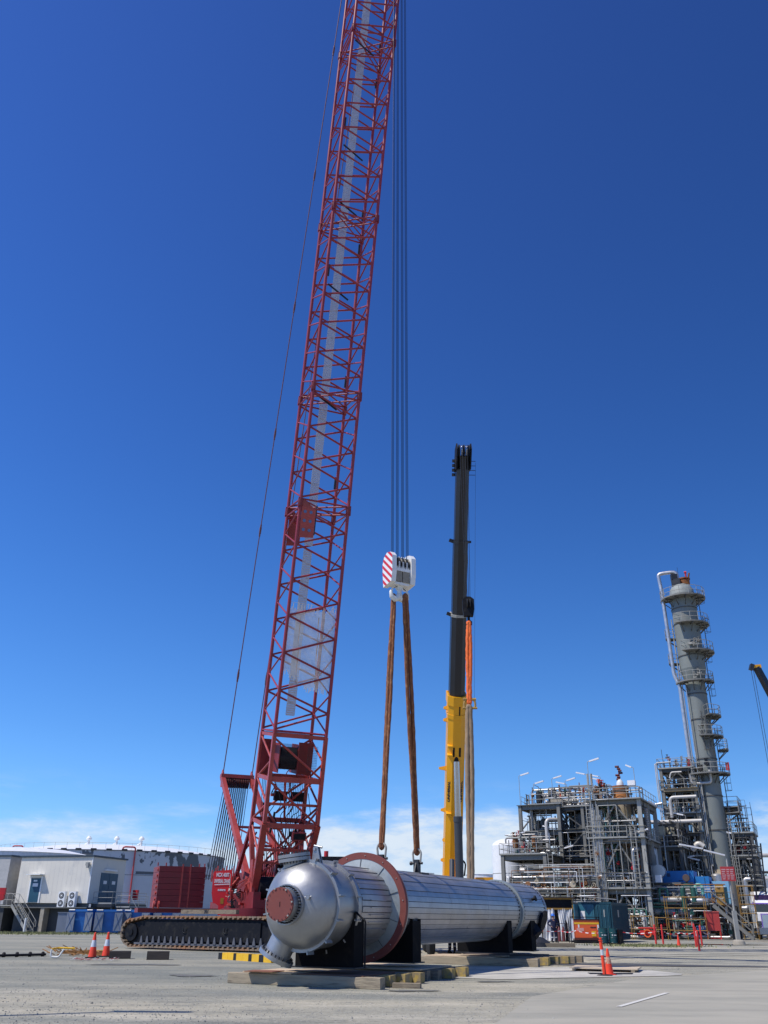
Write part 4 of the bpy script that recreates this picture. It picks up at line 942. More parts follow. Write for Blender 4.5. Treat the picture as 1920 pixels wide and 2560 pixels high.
# ================================================================== YELLOW TELESCOPIC CRANE (behind the vessel)
TB = gp(1143, 2360); TB = Vector((3.55, 46.5, 0)); 
BASE = Vector((3.50, 46.5, 2.6)); TIPT = at(1157, 1135, 36.0)
tcr = thing('telescopic_crane', 'yellow and dark grey telescopic boom crane standing upright behind the vessel', 'crane', (TB.x, TB.y, 0))
bd = (TIPT-BASE).normalized(); bx = -bd.cross(Vector((0, 0, 1))).normalized(); bn = bd.cross(bx)   # bn: towards the upper side of the boom
Ltot = (TIPT-BASE).length
def bsec(m, s0, s1, w, h, w1=None, h1=None, off=0.0):
    w1 = w1 or w; h1 = h1 or h
    def sec(s, w, h):
        c = BASE+bd*s+bn*off; return [c+bx*a*w+bn*b*h for a, b in ((-.5, .5), (.5, .5), (.5, -.28), (.22, -.5), (-.22, -.5), (-.5, -.28))]
    A = sec(s0, w, h); B = sec(s1, w1, h1); vs = A+B; m.add(vs, [tuple(range(5, -1, -1)), tuple(range(6, 12))]+[(i, (i+1) % 6, 6+(i+1) % 6, 6+i) for i in range(6)])
def s_at(py):   # distance along the boom that shows at photo row py
    lo, hi = 0, Ltot
    for _ in range(40):
        mid_ = (lo+hi)/2; p = _cm.transposed() @ (BASE+bd*mid_-Vector((0, 0, CAMZ))); y = 1280-FPX*p.y/(-p.z)
        if y > py: lo = mid_
        else: hi = mid_
    return lo
sY = s_at(1735)
m = MB(); bsec(m, 0, sY, 0.85, 1.15); tb = m.build('boom', YEL, tcr, world=True)
m = MB(); bsec(m, sY-0.45, sY, 0.93, 1.24); bsec(m, sY-1.1, sY-0.9, 0.90, 1.2); m.build('boom_collar', YEL, tb, world=True)
m = MB()
for s_, d in ((s_at(1800), 0.2), (s_at(1921), 0.36), (s_at(2025), 0.22), (s_at(2150), 0.16), (s_at(1770), 0.2), (s_at(2100), 0.1)):
    c = BASE+bd*s_-bx*0.425; m.beam(c, c-bx*d, 0.16, 0.22, w2=0.08, h2=0.1)
m.build('boom_lug', YEL, tb, world=True)
m = MB()
for s_ in (s_at(1858), s_at(1880), s_at(2024)): m.prism([(-0.43, 0), (-0.18, -0.12), (-0.18, 0.06), (-0.43, 0.06)], BASE+bd*s_-bn*0.64, bx, bd, bn*0.5)
build_each(m, 'boom_stiffener', YEL, tb, world=True)
m = MB(); m.prism([(-0.03, 0), (0.03, 0), (0.03, 0.5), (-0.03, 0.5)], BASE+bd*(sY-0.9)-bn*0.582+bx*0.1, bx, bd, -bn*0.01)
for k in (-0.14, 0.16): m.prism([(k-0.05, 0), (k+0.05, 0), (k+0.05, 0.45), (k-0.05, 0.45)], BASE+bd*(s_at(1882))-bn*0.582, bx, bd, -bn*0.01)
m.build('service_opening', BLACK, tb, world=True)
for sg in (-1, 1):
    n_ = (bx*sg*1.15*0.22-bn*0.85*0.28).normalized(); c = BASE+bd*s_at(1970)+bx*sg*0.36*0.85-bn*0.39*1.15+n_*0.004
    text('UNIVERSAL', 0.20, TXTB, tb, face_mtx(c, bd, n_.cross(bd)), world=True, bold=0.01)
secs = [(1735, 1535, 0.72, 0.95), (1535, 1352, 0.66, 0.88), (1352, 1140, 0.60, 0.8)]
for i, (y0, y1, w, h) in enumerate(secs):
    s0 = sY-0.3 if i == 0 else s_at(y0); s1 = s_at(y1); m = MB(); bsec(m, s0-0.3, s1, w, h); ob = m.build('boom_section', GBOOM, tcr, world=True)
    m = MB(); bsec(m, s1-0.10, s1+0.02, w+0.05, h+0.06); m.build('section_collar', GREYL if i == 0 else GBOOM, ob, world=True)
    if i < 2: m = MB(); c = BASE+bd*(s1-0.05)-bx*(w/2); m.beam(c, c-bx*0.22-bd*-0.08, 0.1, 0.14); c = BASE+bd*(s1-0.05)+bx*(w/2); m.beam(c, c+bx*0.18, 0.06, 0.1); m.build('rope_guide', BLK2, ob, world=True)
m = MB()
for sg in (-1, 1): m.prism([(-0.45, -0.4), (0.5, -0.2), (0.62, 0.75), (0.3, 1.0), (-0.3, 0.7)], BASE+bd*(Ltot-0.5)+bx*sg*0.33-bx*0.03, -bn, bd, bx*0.06)
head = m.build('boom_head', BLACK, tcr, world=True)
for k in range(5): m = MB(); c = BASE+bd*(Ltot+0.15)+bx*(-0.22+k*0.11)-bn*0.35; m.lathe([(0, -0.03), (0.30, -0.03), (0.26, 0), (0.30, 0.03), (0, 0.03)], c, bx, 20, caps=False); m.build('sheave', CHROME if k % 2 else BLK2, head, world=True)
m = MB()
for k in range(4):
    c = BASE+bd*(Ltot-1.0+0.22*k); m.beam(c-bx*0.5, c-bx*0.33, 0.1, 0.12)
    m.tube(c+bx*0.33, c+bx*0.62, 0.014, 6)
m.build('cable_bracket', BLK2, head, world=True)
# lifting cylinder under the boom: chrome rod, dark barrel
cy0 = at(1150, 2230, 43.3); cy1 = BASE+bd*s_at(1893)-bn*0.62
cj = cy0.lerp(cy1, 0.57)
m = MB(); m.tube(cj, cy1, 0.14, 20); m.build('cylinder_rod', CHROME, tcr, world=True)
m = MB(); m.tube(cy0, cj, 0.19, 20); m.tube(cj-(cj-cy0).normalized()*0.25, cj, 0.21, 20); m.build('cylinder_barrel', GCYL, tcr, world=True)
m = MB(); m.tube(cy1-(cy1-cy0).normalized()*0.1, cy1+Vector((0, 0.05, 0.3)), 0.11, 12); m.build('rod_clevis', BLACK, tcr, world=True)
m = MB(); a = at(1130, 2230, 44.0); b = at(1130, 2150, 44.6); m.tube(a, b, 0.12, 14); m.build('hose_reel', GCYL, tcr, world=True)
m = MB(); a = at(1161, 2190, 43.5); m.pipe([a, at(1164, 2160, 43.5), at(1157, 2150, 43.5), at(1156, 2190, 43.4)], 0.04, 6); m.build('hydraulic_hose', BLACK, tcr, world=True)
# carrier (hidden behind the vessel, but standing there)
m = MB(); m.b2(TB.x-1.4, TB.x+1.4, 43.2, 51.0, 1.15, 1.75); m.b2(TB.x-1.1, TB.x+1.1, 45.2, 50.2, 1.75, 2.6); car = m.build('carrier', YEL, tcr, world=True)
for x in (-1.2, 1.2):
    for y in (44.3, 46.0, 48.6, 50.2): m = MB(); m.lathe([(0, -0.16), (0.45, -0.16), (0.56, -0.1), (0.56, 0.1), (0.45, 0.16), (0, 0.16)], (TB.x+x, y, 0.57), (1, 0, 0), 24, caps=False); m.build('wheel', RUBB, car, world=True)
m = MB(); m.b2(TB.x+1.15, TB.x+2.0, 46.2, 48.2, 1.8, 3.4); m.build('cab', YEL, tcr, world=True)
# hoist ropes of this crane, its hook block, orange sling, shackles and tan slings
RP = at(1170, 1500, 35.6)
m = MB(); hd = BASE+bd*(Ltot+0.1)-bn*0.6
for k in range(4): m.tube(hd+bx*(-0.2+0.12*k), Vector((RP.x-0.09+0.06*k, RP.y, RP.z)), 0.012, 5)
m.build('hoist_ropes', ROPE, tcr, world=True)
m = MB(); a = BASE+bd*(Ltot-0.4)+bx*0.62; m.tube(a, at(1186, 1745, 36.4), 0.005, 4); m.build('anemometer_cable', BLK2, tcr, world=True)
hb2 = thing('hook_block', 'small black hook block hanging beside the dark telescopic boom', 'hook block', RP)
m = MB(); m.prism([(-0.20, -0.75), (0.20, -0.75), (0.25, -0.45), (0.25, 0.0), (0.10, 0.12), (-0.10, 0.12), (-0.25, 0.0), (-0.25, -0.45)], (0, -0.12, 0), (1, 0, 0), (0, 0, 1), (0, 0.24, 0)); m.build('block_body', BLACK, hb2)
m = MB()
for k in (-0.06, 0.06): m.lathe([(0, -0.02), (0.2, -0.02), (0.2, 0.02), (0, 0.02)], (k, -0.13, -0.2), (1, 0, 0), 18, caps=False)
m.build('sheave', BLK2, hb2)
m = MB(); m.tube((0, 0, -0.75), (0, 0, -0.95), 0.06, 10); m.sweep([Vector((0, 0, -0.92)), Vector((0.1, 0, -1.0)), Vector((0.1, 0, -1.12)), Vector((0, 0, -1.2)), Vector((-0.1, 0, -1.13)), Vector((-0.1, 0, -1.05))], [0.05, 0.05, 0.045, 0.045, 0.03, 0.02], 8); m.build('hook', BLACK, hb2)
HKt = RP+Vector((0, 0, -1.12)); JX = at(1173, 1752, 35.6)
sling(HKt, JX, 0.08, 0.065, 'bright orange soft sling hanging from the small black hook block', ORNR, wob=0.025, seed=5, name='orange_sling')
jt = thing('shackle_pair', 'brass coloured shackles joining the orange sling to the tan slings', 'shackle', JX)
for sx in (-0.08, 0.12):
    m = MB(); m.sweep([Vector((sx+0.13*cos(a), 0, -0.15+0.22*sin(a))) for a in [-0.6+(pi+1.2)*i/10 for i in range(11)]], 0.045, 8); m.tube((sx-0.2, 0, -0.3), (sx+0.2, 0, -0.3), 0.05, 8); m.tube((sx-0.16, 0, 0.06), (sx+0.16, 0, 0.06), 0.06, 8); m.build('shackle', mat('brass_paint', (0.45, 0.28, 0.07), 0.5, 0.2, 0.3, 6), jt)
TRN = at(1177, 2200, 35.6)
A0 = JX+Vector((-0.02, 0, -0.35))
sling(A0, (TRN.x, 35.6, TRN.z), 0.10, 0.09, 'pair of tan fabric covered slings hanging beside the yellow boom', TANR, wob=0.02, seed=6, name='tan_sling')

# ================================================================== TIMBER MATS UNDER THE SADDLES
def timber_proto(name, L_, mt, endm=None):
    m = MB(); rr = random.Random(name.__hash__() % 7 if False else int(L_*10)); nseg = 8; hw, hh = 0.135, 0.125; vs = []
    for i in range(nseg+1):
        x = -L_/2+L_*i/nseg; b = 0.012
        for a, c in ((-hw+b, 0), (hw-b, 0), (hw, b), (hw, 2*hh-b), (hw-b, 2*hh), (-hw+b, 2*hh), (-hw, 2*hh-b), (-hw, b)): vs.append((x, a+rr.uniform(-.006, .006), c+rr.uniform(-.005, .005)*(c > 0.02)))
    m.add(vs, [(i*8+k, i*8+(k+1) % 8, (i+1)*8+(k+1) % 8, (i+1)*8+k) for i in range(nseg) for k in range(8)]+[tuple(range(7, -1, -1)), tuple(range(nseg*8, nseg*8+8))]); return m
def timber(s, p0, p1, label, group, mt=TIMB, z=0.0, ang=0.0, yellow=False, h=None):
    L_ = p1-p0; o = timber_proto('timber_beam', L_, mt).build('timber_beam', mt); c = VW((p0+p1)/2, s, 0); o.location = (c.x, c.y, z); o.rotation_euler = (0, 0, -VAZ+ang); tag(o, label, 'timber', group)
    if yellow:
        m = MB(); m.b2(L_/2-0.30, L_/2+0.004, -0.139, 0.139, 0.02, 0.254); m.build('painted_end', mat('worn_yellow_end', (0.42, 0.30, 0.08), 0.8, 0, 0.3, 5, col2=(0.25, 0.2, 0.12), s2=6, t2=0.5), o)
    return o
G1 = 'timber mat beams under the front saddle'
TIM2 = mat('pale_timber', (0.34, 0.285, 0.20), 0.9, 0, 0.35, 3, 0.5, 12, col2=(0.17, 0.14, 0.10), s2=3, t2=0.58, stretch=(0.3, 1.6, 2.5))
timber(0.35, -2.35, 2.10, 'long pale timber beam nearest the camera under the front of the vessel', G1, TIM2)
for k, (s_, p1, y, lb) in enumerate(((0.75, 1.75, 0, 'timber beam tucked directly behind the nearest long beam'), (1.25, 1.95, 1, 'yellow ended timber beam, first of the stepped ends right of the front saddle'), (1.62, 1.80, 1, 'yellow ended timber beam, second of the stepped ends right of the front saddle'), (2.0, 2.02, 1, 'yellow ended timber beam, third of the stepped ends right of the front saddle'), (2.4, 1.9, 1, 'yellow ended timber beam, fourth of the stepped ends right of the front saddle'), (2.85, 2.08, 1, 'yellow ended timber beam, last of the stepped ends under the red flange'))):
    timber(s_, -2.1+0.1*k, p1, lb, G1, TIMB, yellow=bool(y), ang=RAD((-1) ** k*0.6))
timber(0.98, 1.9, 2.75, 'short loose timber block lying by the stepped beam ends', G1, TIMB, ang=RAD(12)) if False else None
lt_ = timber(1.12, 2.05, 2.75, 'short loose timber block lying by the stepped beam ends', G1, TIMB, ang=RAD(14)); lt_.scale = (1, 0.9, 0.45)
G2 = 'timber mat beams under the second saddle'
for k, (s_, p1) in enumerate(((4.0, 1.75), (4.5, 1.9), (5.0, 2.1), (5.45, 1.9), (5.95, 2.15), (6.4, 2.0))):
    timber(s_, -2.2+0.07*k, p1, ['foremost', 'second', 'third', 'fourth', 'fifth', 'rearmost'][k]+' timber beam of the mat under the second saddle', G2, TIMB, yellow=k in (2, 3, 4, 5), ang=RAD((-1) ** k*0.7))
G3 = 'timber mat beams under the rear saddles'
timber(13.0, -2.6, 2.25, 'long pale timber beam nearest the camera under the rear saddles', G3, TIM2)
for k, (s_, p1) in enumerate(((13.5, 2.1), (14.0, 2.35), (14.5, 2.2), (15.2, 2.4), (15.9, 2.6), (16.5, 2.7), (17.2, 2.8))):
    timber(s_, -2.4+0.07*k, p1, ['second', 'third', 'fourth', 'fifth', 'sixth', 'seventh', 'rearmost'][k]+' timber beam of the mat under the rear saddles', G3, TIMB, yellow=k in (1, 2, 3, 4), ang=RAD((-1) ** k*0.5))
def flatboard(s0, s1, p0, p1, z, th, mt, label, ang=0, name='plywood_sheet', cat='plywood', group='plywood sheets on the timber mats'):
    m = MB(); w, d = p1-p0, s1-s0; m.b2(-w/2, w/2, -d/2, d/2, 0, th); o = m.build(name, mt); c = VW((p0+p1)/2, (s0+s1)/2, z); o.location = c; o.rotation_euler = (0, 0, -VAZ+ang); return tag(o, label, cat, group)
flatboard(0.25, 1.9, -1.9, -0.35, 0.256, 0.03, PLY, 'pale plywood sheet left of the front saddle on the timber mat', RAD(-4))
flatboard(0.3, 2.3, -0.3, 1.55, 0.256, 0.02, mat('dark_ply', (0.16, 0.08, 0.05), 0.8, 0, 0.3, 3), 'dark brown plywood sheet under the front saddle', RAD(2))
flatboard(0.05, 0.7, -1.75, -0.9, 0.290, 0.018, mat('red_board', (0.22, 0.09, 0.05), 0.85, 0, 0.3, 4), 'reddish board lying over the pale plywood left of the front saddle', RAD(8), name='wooden_board', cat='board')
flatboard(3.6, 6.2, -1.6, 1.6, 0.256, 0.03, PLY, 'plywood sheet under the second saddle behind the red flange', RAD(2))
flatboard(12.9, 14.6, -2.2, 0.6, 0.256, 0.03, PLY, 'pale plywood sheet under the rear saddles', RAD(-2))
flatboard(15.4, 17.0, -1.6, 1.5, 0.256, 0.03, mat('dark_ply2', (0.12, 0.09, 0.07), 0.8, 0, 0.3, 3), 'dark plywood sheet under the rearmost saddle')
# loose timbers left
def loose(px0, px1, py, h, w, mt, label, name='timber_beam', rz=0.0, cat='timber', group=None):
    a = gp(px0, py); b = gp(px1, py); c = (a+b)/2; L_ = (b-a).length; m = MB(); rr = random.Random(px0); hw = w/2
    m.b2(-L_/2, L_/2, -hw, hw, 0, h); o = m.build(name, mt); o.location = (c.x, c.y+hw, 0.0); o.rotation_euler = (0, 0, rz); return tag(o, label, cat, group)
loose(268, 322, 2397, 0.27, 0.5, TIMD, 'dark timber block right of the two left cones', rz=RAD(14))
loose(363, 418, 2400, 0.30, 0.5, TIMD, 'dark square timber block lying alone before the crane track', rz=RAD(10))
loose(215, 262, 2386, 0.16, 0.3, YELB, 'short yellow timber lying behind the two left cones', rz=RAD(0))
# bundle of rods on the ground at far left, bent yellow hoop, rusty frame
a = gp(-40, 2394); b = gp(110, 2391); m = MB()
for k in range(3): m.tube((a.x, a.y+k*0.09, 0.06), (b.x, b.y+k*0.09, 0.07), 0.045, 8)
for k in range(4): q = a.lerp(b, 0.3+k*0.22); m.tube((q.x-0.04, q.y+0.09, 0.07), (q.x+0.04, q.y+0.09, 0.07), 0.11, 8)
o = m.build('pipe_bundle', BLACK); tag(o, 'black pipe bundle lying on the gravel at the far left', 'pipes')
hoop = thing('bent_hoop', 'white and yellow bent tube hoop lying on the gravel left of the cones', 'tube', gp(140, 2396))
m = MB(); pts = [Vector((x, 0, z_)) for x, z_ in ((-0.22, 0.04), (-0.2, 0.28), (-0.05, 0.33), (0.12, 0.08), (0.25, 0.06), (0.30, 0.3))]; m.pipe([Vector((-0.22, 0, 0.33)), Vector((-0.24, 0, 0.05)), Vector((0.1, 0, 0.04)), Vector((0.26, 0, 0.33))], 0.035, 8, bend=0.1); m.build('tube_front', WORN, hoop)
m = MB(); m.pipe([Vector((-0.22, 0, 0.33)), Vector((-0.15, 0.5, 0.36)), Vector((0.5, 0.6, 0.34))], 0.035, 8, bend=0.1); m.build('tube_side', YELB, hoop)
c = gp(185, 2390); m = MB(); rr = random.Random(6)
for k in range(46):
    p = Vector((rr.uniform(-0.9, 1.3), rr.uniform(-0.5, 0.5), rr.uniform(0.02, 0.2))); q = p+Vector((rr.uniform(-.6, .6), rr.uniform(-.3, .3), rr.uniform(-.1, .25))); q.z = max(0.02, q.z); m.beam(p, q, 0.02, 0.03)
m.b2(-0.7, 1.4, 0.45, 0.52, 0.06, 0.2)
o = m.build('scrap_steel', mat('rusty_scrap', (0.33, 0.16, 0.05), 0.85, 0, 0.4, 6)); o.location = c; tag(o, 'rusty scrap steel heap left of the two cones', 'scrap')
# yellow black barrier blocks before the track
a = gp(545, 2398); b = gp(715, 2410)
brl = thing('barrier_kerb', 'yellow and black striped timber kerb in front of the crane track', 'barrier', a, math.atan2(b.y-a.y, b.x-a.x)); x = 0.0; k = 0; Lk = (b-a).length
for w, y in ((0.28, 0), (0.40, 1), (0.40, 1), (0.2, 0), (0.42, 1), (0.42, 1), (0.22, 0), (0.48, 1), (0.3, 0), (0.5, 1)):
    m = MB(); m.b2(x+0.004, x+w-0.004, 0.0, 0.32, 0.0, 0.25 if y else 0.235); m.build('painted_block', YELB if y else BLACKS, brl); x += w
m = MB(); m.b2(-0.05, 4.0, 0.36, 0.6, 0, 0.22); m.build('rear_beam', TIMB, brl)
# ================================================================== CONES, BOLLARDS, TAPE
def cone(loc, label, H=0.75, band=True, rz=0, tilt=None, dirty=False):
    t = thing('traffic_cone', label, 'traffic cone', loc, rz, 'orange traffic cones')
    k = H/0.75; m = MB(); f = lambda z_: (0.135-0.105*(z_-0.03)/0.72)*k
    m.lathe([(f(0.03), 0.03*k), (f(0.33), 0.33*k)], ax=(0, 0, 1), n=24, caps=False)
    m.lathe([(f(0.33), 0.33*k), (f(0.53), 0.53*k)], ax=(0, 0, 1), n=24, caps=False)
    m.lathe([(f(0.53), 0.53*k), (f(0.74), 0.74*k), (0.012, 0.76*k), (0, 0.76*k)], ax=(0, 0, 1), n=24, caps=False); m.build('cone_body', CONEO, t)
    if band: m = MB(); m.lathe([(f(0.33)+0.002, 0.33*k), (f(0.53)+0.002, 0.53*k)], ax=(0, 0, 1), n=24, caps=False); m.build('reflective_band', REFL if not dirty else mat('dirty_band', (0.5, 0.42, 0.3), 0.7, 0, 0.3, 8, col2=(0.5, 0.08, 0.04), s2=9, t2=0.52), t)
    m = MB(); m.box((0, 0, 0.018*k), (0.36*k, 0.36*k, 0.034*k)); m.build('cone_base', RUBB if H > 0.8 else CONEO, t)
    if tilt: t.rotation_euler = (tilt[0], tilt[1], rz)
    return t
cone(gp(230, 2395), 'traffic cone with grey band, left one of the two by the scrap steel', 0.92)
cone(gp(264, 2392), 'traffic cone with grey band, right one of the two by the scrap steel', 0.92)
cone(gp(677, 2399), 'traffic cone standing left of the vessel bottom nozzle by the yellow kerb', 0.90, tilt=(0, RAD(4)))
bl = gp(1512, 2440); cone(gp(1524, 2438), 'scuffed traffic cone with dirty band beside the tall bollard', 0.74, dirty=True)
def tbollard(loc, label, H=1.0, g='red and orange bollard posts'):
    t = thing('delineator_post', label, 'bollard', loc, 0, g)
    m = MB(); m.tube((0, 0, 0.04), (0, 0, H*0.55), 0.055, 16, r2=0.05); m.tube((0, 0, H*0.82), (0, 0, H*0.93), 0.05, 16, r2=0.048); m.tube((0, 0, H*0.93), (0, 0, H*0.955), 0.065, 16); m.tube((0, 0, H*0.955), (0, 0, H*0.99), 0.03, 12); m.tube((0, 0, H*0.99), (0, 0, H*1.02), 0.05, 16); m.build('post', CONEO, t)
    m = MB(); m.tube((0, 0, H*0.55), (0, 0, H*0.70), 0.051, 16); m.build('reflective_band', REFL, t); m = MB(); m.tube((0, 0, H*0.70), (0, 0, H*0.82), 0.052, 16); m.build('upper_post', CONEO, t)
    m = MB(); m.lathe([(0.26, 0.0), (0.24, 0.035), (0.08, 0.05), (0, 0.05)], ax=(0, 0, 1), n=8, caps=True, smooth=False); m.build('base', RUBB, t); return t
tb1 = tbollard(bl, 'tall orange bollard with reflective band standing on the road edge', 1.04); tb1.rotation_euler = (0, RAD(-2), 0)
RG = 'red guard posts by the plant'
def rpost(px, py, h, label, lean=0.0):
    t = thing('guard_post', label, 'bollard', gp(px, py), 0, RG); m = MB(); m.tube((0, 0, -0.1), (0, 0, h), 0.062, 12); m.build('post', BOLR, t); m = MB(); m.lathe([(0.062, h), (0.05, h+0.03), (0, h+0.05)], ax=(0, 0, 1), n=12, caps=False); m.build('cap', BOLR, t); t.rotation_euler = (0, lean, 0); return t
rpost(1641, 2364, 1.22, 'red guard post at the left end of the yellow rails'); rpost(1659, 2363, 1.22, 'red guard post just right of the leftmost one')
rpost(1741, 2368, 1.3, 'red guard post leaning beside the orange capped marker post'); rpost(1756, 2366, 1.2, 'red guard post nearest the red cabinet'); rpost(1749, 2377, 1.0, 'short red guard post standing forward of the others')
rpost(1875, 2341, 1.5, 'left red guard post of the far pair near the white truck'); rpost(1882, 2342, 1.5, 'right red guard post of the far pair near the white truck')
p = gp(1744, 2366); tb2 = tbollard(p, 'orange capped marker post among the red guard posts', 1.1)
cone(gp(1698, 2367), 'plain small orange cone without band on the grass', 0.70, band=False); cone(gp(1853, 2344), 'small orange cone beside the grey sign pole', 0.7, band=False)
def tape(pts, label, w=0.045, group='red and white barrier tapes'):
    t = thing('barrier_tape', label, 'barrier tape', pts[0], 0, group); path = []; O = Vector(pts[0])
    for i in range(len(pts)-1):
        a, b = Vector(pts[i]), Vector(pts[i+1]); n = max(6, int((b-a).length/0.25))
        for k in range(n): u = k/n; q = a.lerp(b, u); q.z -= 0.10*4*u*(1-u); path.append(q)
    path.append(Vector(pts[-1])); mw, mr = MB(), MB()
    for i in range(len(path)-1):
        a, b = path[i]-O, path[i+1]-O; up = Vector((0, 0.015*(i % 3-1), w)); d = Vector((0, 0.004, 0))
        (mw if i % 2 else mr).hexa([a, b, b+d, a+d, a+up, b+up, b+up+d, a+up+d])
    mw.build('white_stripe', WHITE, t); mr.build('red_stripe', STRIPE, t); return t
tape([at(1330, 2322, 66), at(1403, 2328, 66.5), at(1440, 2327, 65.5), at(1502, 2332, 64.0)], 'barrier tape passing in front of the worker and orange generator')
tape([at(1555, 2331, 64.5), at(1639, 2330, 63.0)], 'barrier tape between the drums and the red guard post')
tape([at(1659, 2331, 63), at(1700, 2333, 63), at(1741, 2330, 62)], 'barrier tape between the guard posts before the yellow frames')
tape([at(1757, 2331, 62), at(1776, 2333, 64)], 'short barrier tape reaching the red cabinet')
# fallen tape by the left cones
t = thing('fallen_tape', 'crumpled red and white tape fallen around the two left cones', 'barrier tape', gp(230, 2402)); rr = random.Random(12)
for nm, mt in (('white_stripe', WHITE), ('red_stripe', STRIPE)):
    m = MB()
    for k in range(30):
        x = rr.uniform(-0.8, 0.9); y = rr.uniform(-0.25, 0.25)+0.12*x; a = rr.uniform(-0.6, 0.6); l_ = 0.12; z_ = rr.uniform(0.02, 0.08)
        m.beam((x, y, z_), (x+l_*cos(a), y+l_*sin(a), z_+rr.uniform(-.0, .05)), 0.06, 0.006)
    m.build(nm, mt, t)
# boards over a pit at right
bd_ = thing('timber_pallet', 'pale timber boards laid over a dark pit behind the tall bollard', 'pallet', gp(1515, 2428), RAD(-20))
PIT = gp(1515, 2430)
m = MB()
for k in range(6): m.b2(-1.1, 1.1, -0.75+k*0.26, -0.75+k*0.26+0.24, 0.09, 0.13)
m.build('boards', mat('pale_boards', (0.56, 0.46, 0.33), 0.85, 0, 0.15, 2, stretch=(0.3, 2, 1)), bd_)
m = MB()
for x in (-0.95, 0.0, 0.95): m.b2(x-0.06, x+0.06, -0.75, 0.8, 0.0, 0.088)
m.build('bearers', TIMB, bd_)
m = MB(); c = gp(1530, 2436); m.add([(c.x-0.75, c.y-0.25, 0.025), (c.x+0.6, c.y-0.15, 0.025), (c.x+0.8, c.y+0.45, 0.025), (c.x-0.7, c.y+0.4, 0.025)], [(0, 1, 2, 3)]); struct('pit_shade', m, BLACK)  # flat black sheet on the ground, shade inside the pit put in as colour

# ================================================================== LEFT: TANK, BUILDING, BINS
TKC = Vector((-50.0, 173.0, 0)); TKR, TKH = 20.5, 11.3
tk = thing('storage_tank', 'huge white domed storage tank with peeling dark patches behind the grey building', 'storage tank', TKC)
m = MB(); m.lathe([(TKR, 0), (TKR, TKH)], n=120, caps=False); m.build('tank_wall', TANKW, tk)
m = MB(); m.lathes([(TKR+0.15, TKH+0.02), (TKR*0.85, TKH+0.65), (TKR*0.6, TKH+1.35), (TKR*0.3, TKH+1.8), (0.01, TKH+2.0)], n=120); m.build('tank_roof', WHITE, tk)
m = MB()
for z_ in (0.02, 7.5, TKH-0.12): m.lathe([(TKR+0.02, z_), (TKR+(0.10 if z_ != 7.5 else 0.05), z_), (TKR+(0.10 if z_ != 7.5 else 0.05), z_+0.10), (TKR+0.02, z_+0.10)], n=120, caps=False)
m.build('wind_girder', mat('girder_grey', (0.2, 0.22, 0.25), 0.6), tk)
for k in range(22):
    a = -pi/2+(-11+k)*0.12; m = MB(); m.box((cos(a)*(TKR+0.1), sin(a)*(TKR+0.1), TKH+0.05), (0.9, 0.25, 0.3), a+pi/2); m.build('roof_vent', BLK2, tk)
m = MB()
for k in range(60):
    a = 2*pi*k/60; p_ = Vector((cos(a)*(TKR-0.2), sin(a)*(TKR-0.2), TKH)); m.tube(p_, p_+Vector((0, 0, 1.1)), 0.02, 4)
pts = [Vector((cos(2*pi*k/60)*(TKR-0.2), sin(2*pi*k/60)*(TKR-0.2), TKH+1.1)) for k in range(60)]; m.sweep(pts, 0.02, 4, closed=True); m.build('roof_handrail', GREYL, tk)
for px in (221, 291, 353):
    P = at(px, 2108, 168); m = MB(); q = Vector((P.x, P.y, TKH+1.2)); m.tube(q, q+Vector((0, 0, 1.4)), 0.22, 10); m.lathe([(0, 1.3), (0.5, 1.45), (0.5, 1.7), (0.2, 2.05), (0, 2.1)], q, n=14, caps=False); m.tube(q+Vector((0, 0, 0.9)), q+Vector((-0.6, 0, 0.5)), 0.2, 8); m.build('breather_vent', WHITE, tk, world=True)
P = at(340, 2130, 153.5); d_ = (Vector((P.x, P.y, 0))-TKC).normalized(); b_ = TKC+d_*(TKR+0.35)
m = MB(); sx_ = Vector((-d_.y, d_.x, 0)); m.pipe([b_+Vector((0, 0, 0.4)), b_+Vector((0, 0, 11.8)), b_+sx_*-2.0+Vector((0, 0, 11.8)), b_+sx_*-2.0-d_*1+Vector((0, 0, 10.9))], 0.13, 8, bend=0.4); m.build('foam_pipe', mat('pipe_red', (0.45, 0.05, 0.05), 0.5), tk, world=True)
P = at(58, 2128, 158); d_ = (Vector((P.x, P.y, 0))-TKC).normalized(); b_ = TKC+d_*(TKR+0.35); m = MB(); m.pipe([b_+Vector((0, 0, 9)), b_+Vector((0, 0, 12.0)), b_+Vector((1.8, 0, 12.0)), b_+Vector((1.8, 0, 10.9))], 0.12, 8, bend=0.4); m.build('foam_pipe', MATS['pipe_red'], tk, world=True)
# second lower tank, left
t2 = thing('storage_tank', 'lower white tank whose roof curve shows above the grey building', 'storage tank', (-46.0, 118, 0)); m = MB(); m.lathe([(9.0, 0), (9.0, 8.3)], n=80, caps=False); m.build('tank_wall', mat('tank_white', (0.66, 0.68, 0.70), 0.5), t2); m = MB(); m.lathes([(9.1, 8.3), (6, 8.9), (0.01, 9.3)], n=80); m.build('tank_roof', WHITE, t2)
# distant low tanks and buildings between the cranes
def bgtank(px0, px1, py, Y, label, mt=WHITE, roof=True):
    a = at(px0, py, Y); b = at(px1, py, Y); c = (a+b)/2; r = (b-a).length/2; t = thing('storage_tank', label, 'storage tank', (c.x, c.y, 0), 0, 'distant low tanks'); m = MB(); m.lathe([(r, 0), (r, a.z)], n=64, caps=False); m.build('tank_wall', MATS['tank_white'], t); m = MB(); m.lathes([(r+0.1, a.z), (r*0.5, a.z+r*0.05), (0.01, a.z+r*0.07)], n=64); m.build('tank_roof', WHITE, t); return t
bgtank(1165, 1262, 2187, 150, 'low white tank far behind, right of the yellow boom'); bgtank(985, 1085, 2183, 165, 'low pale tank far behind the lifting lug and red flange')
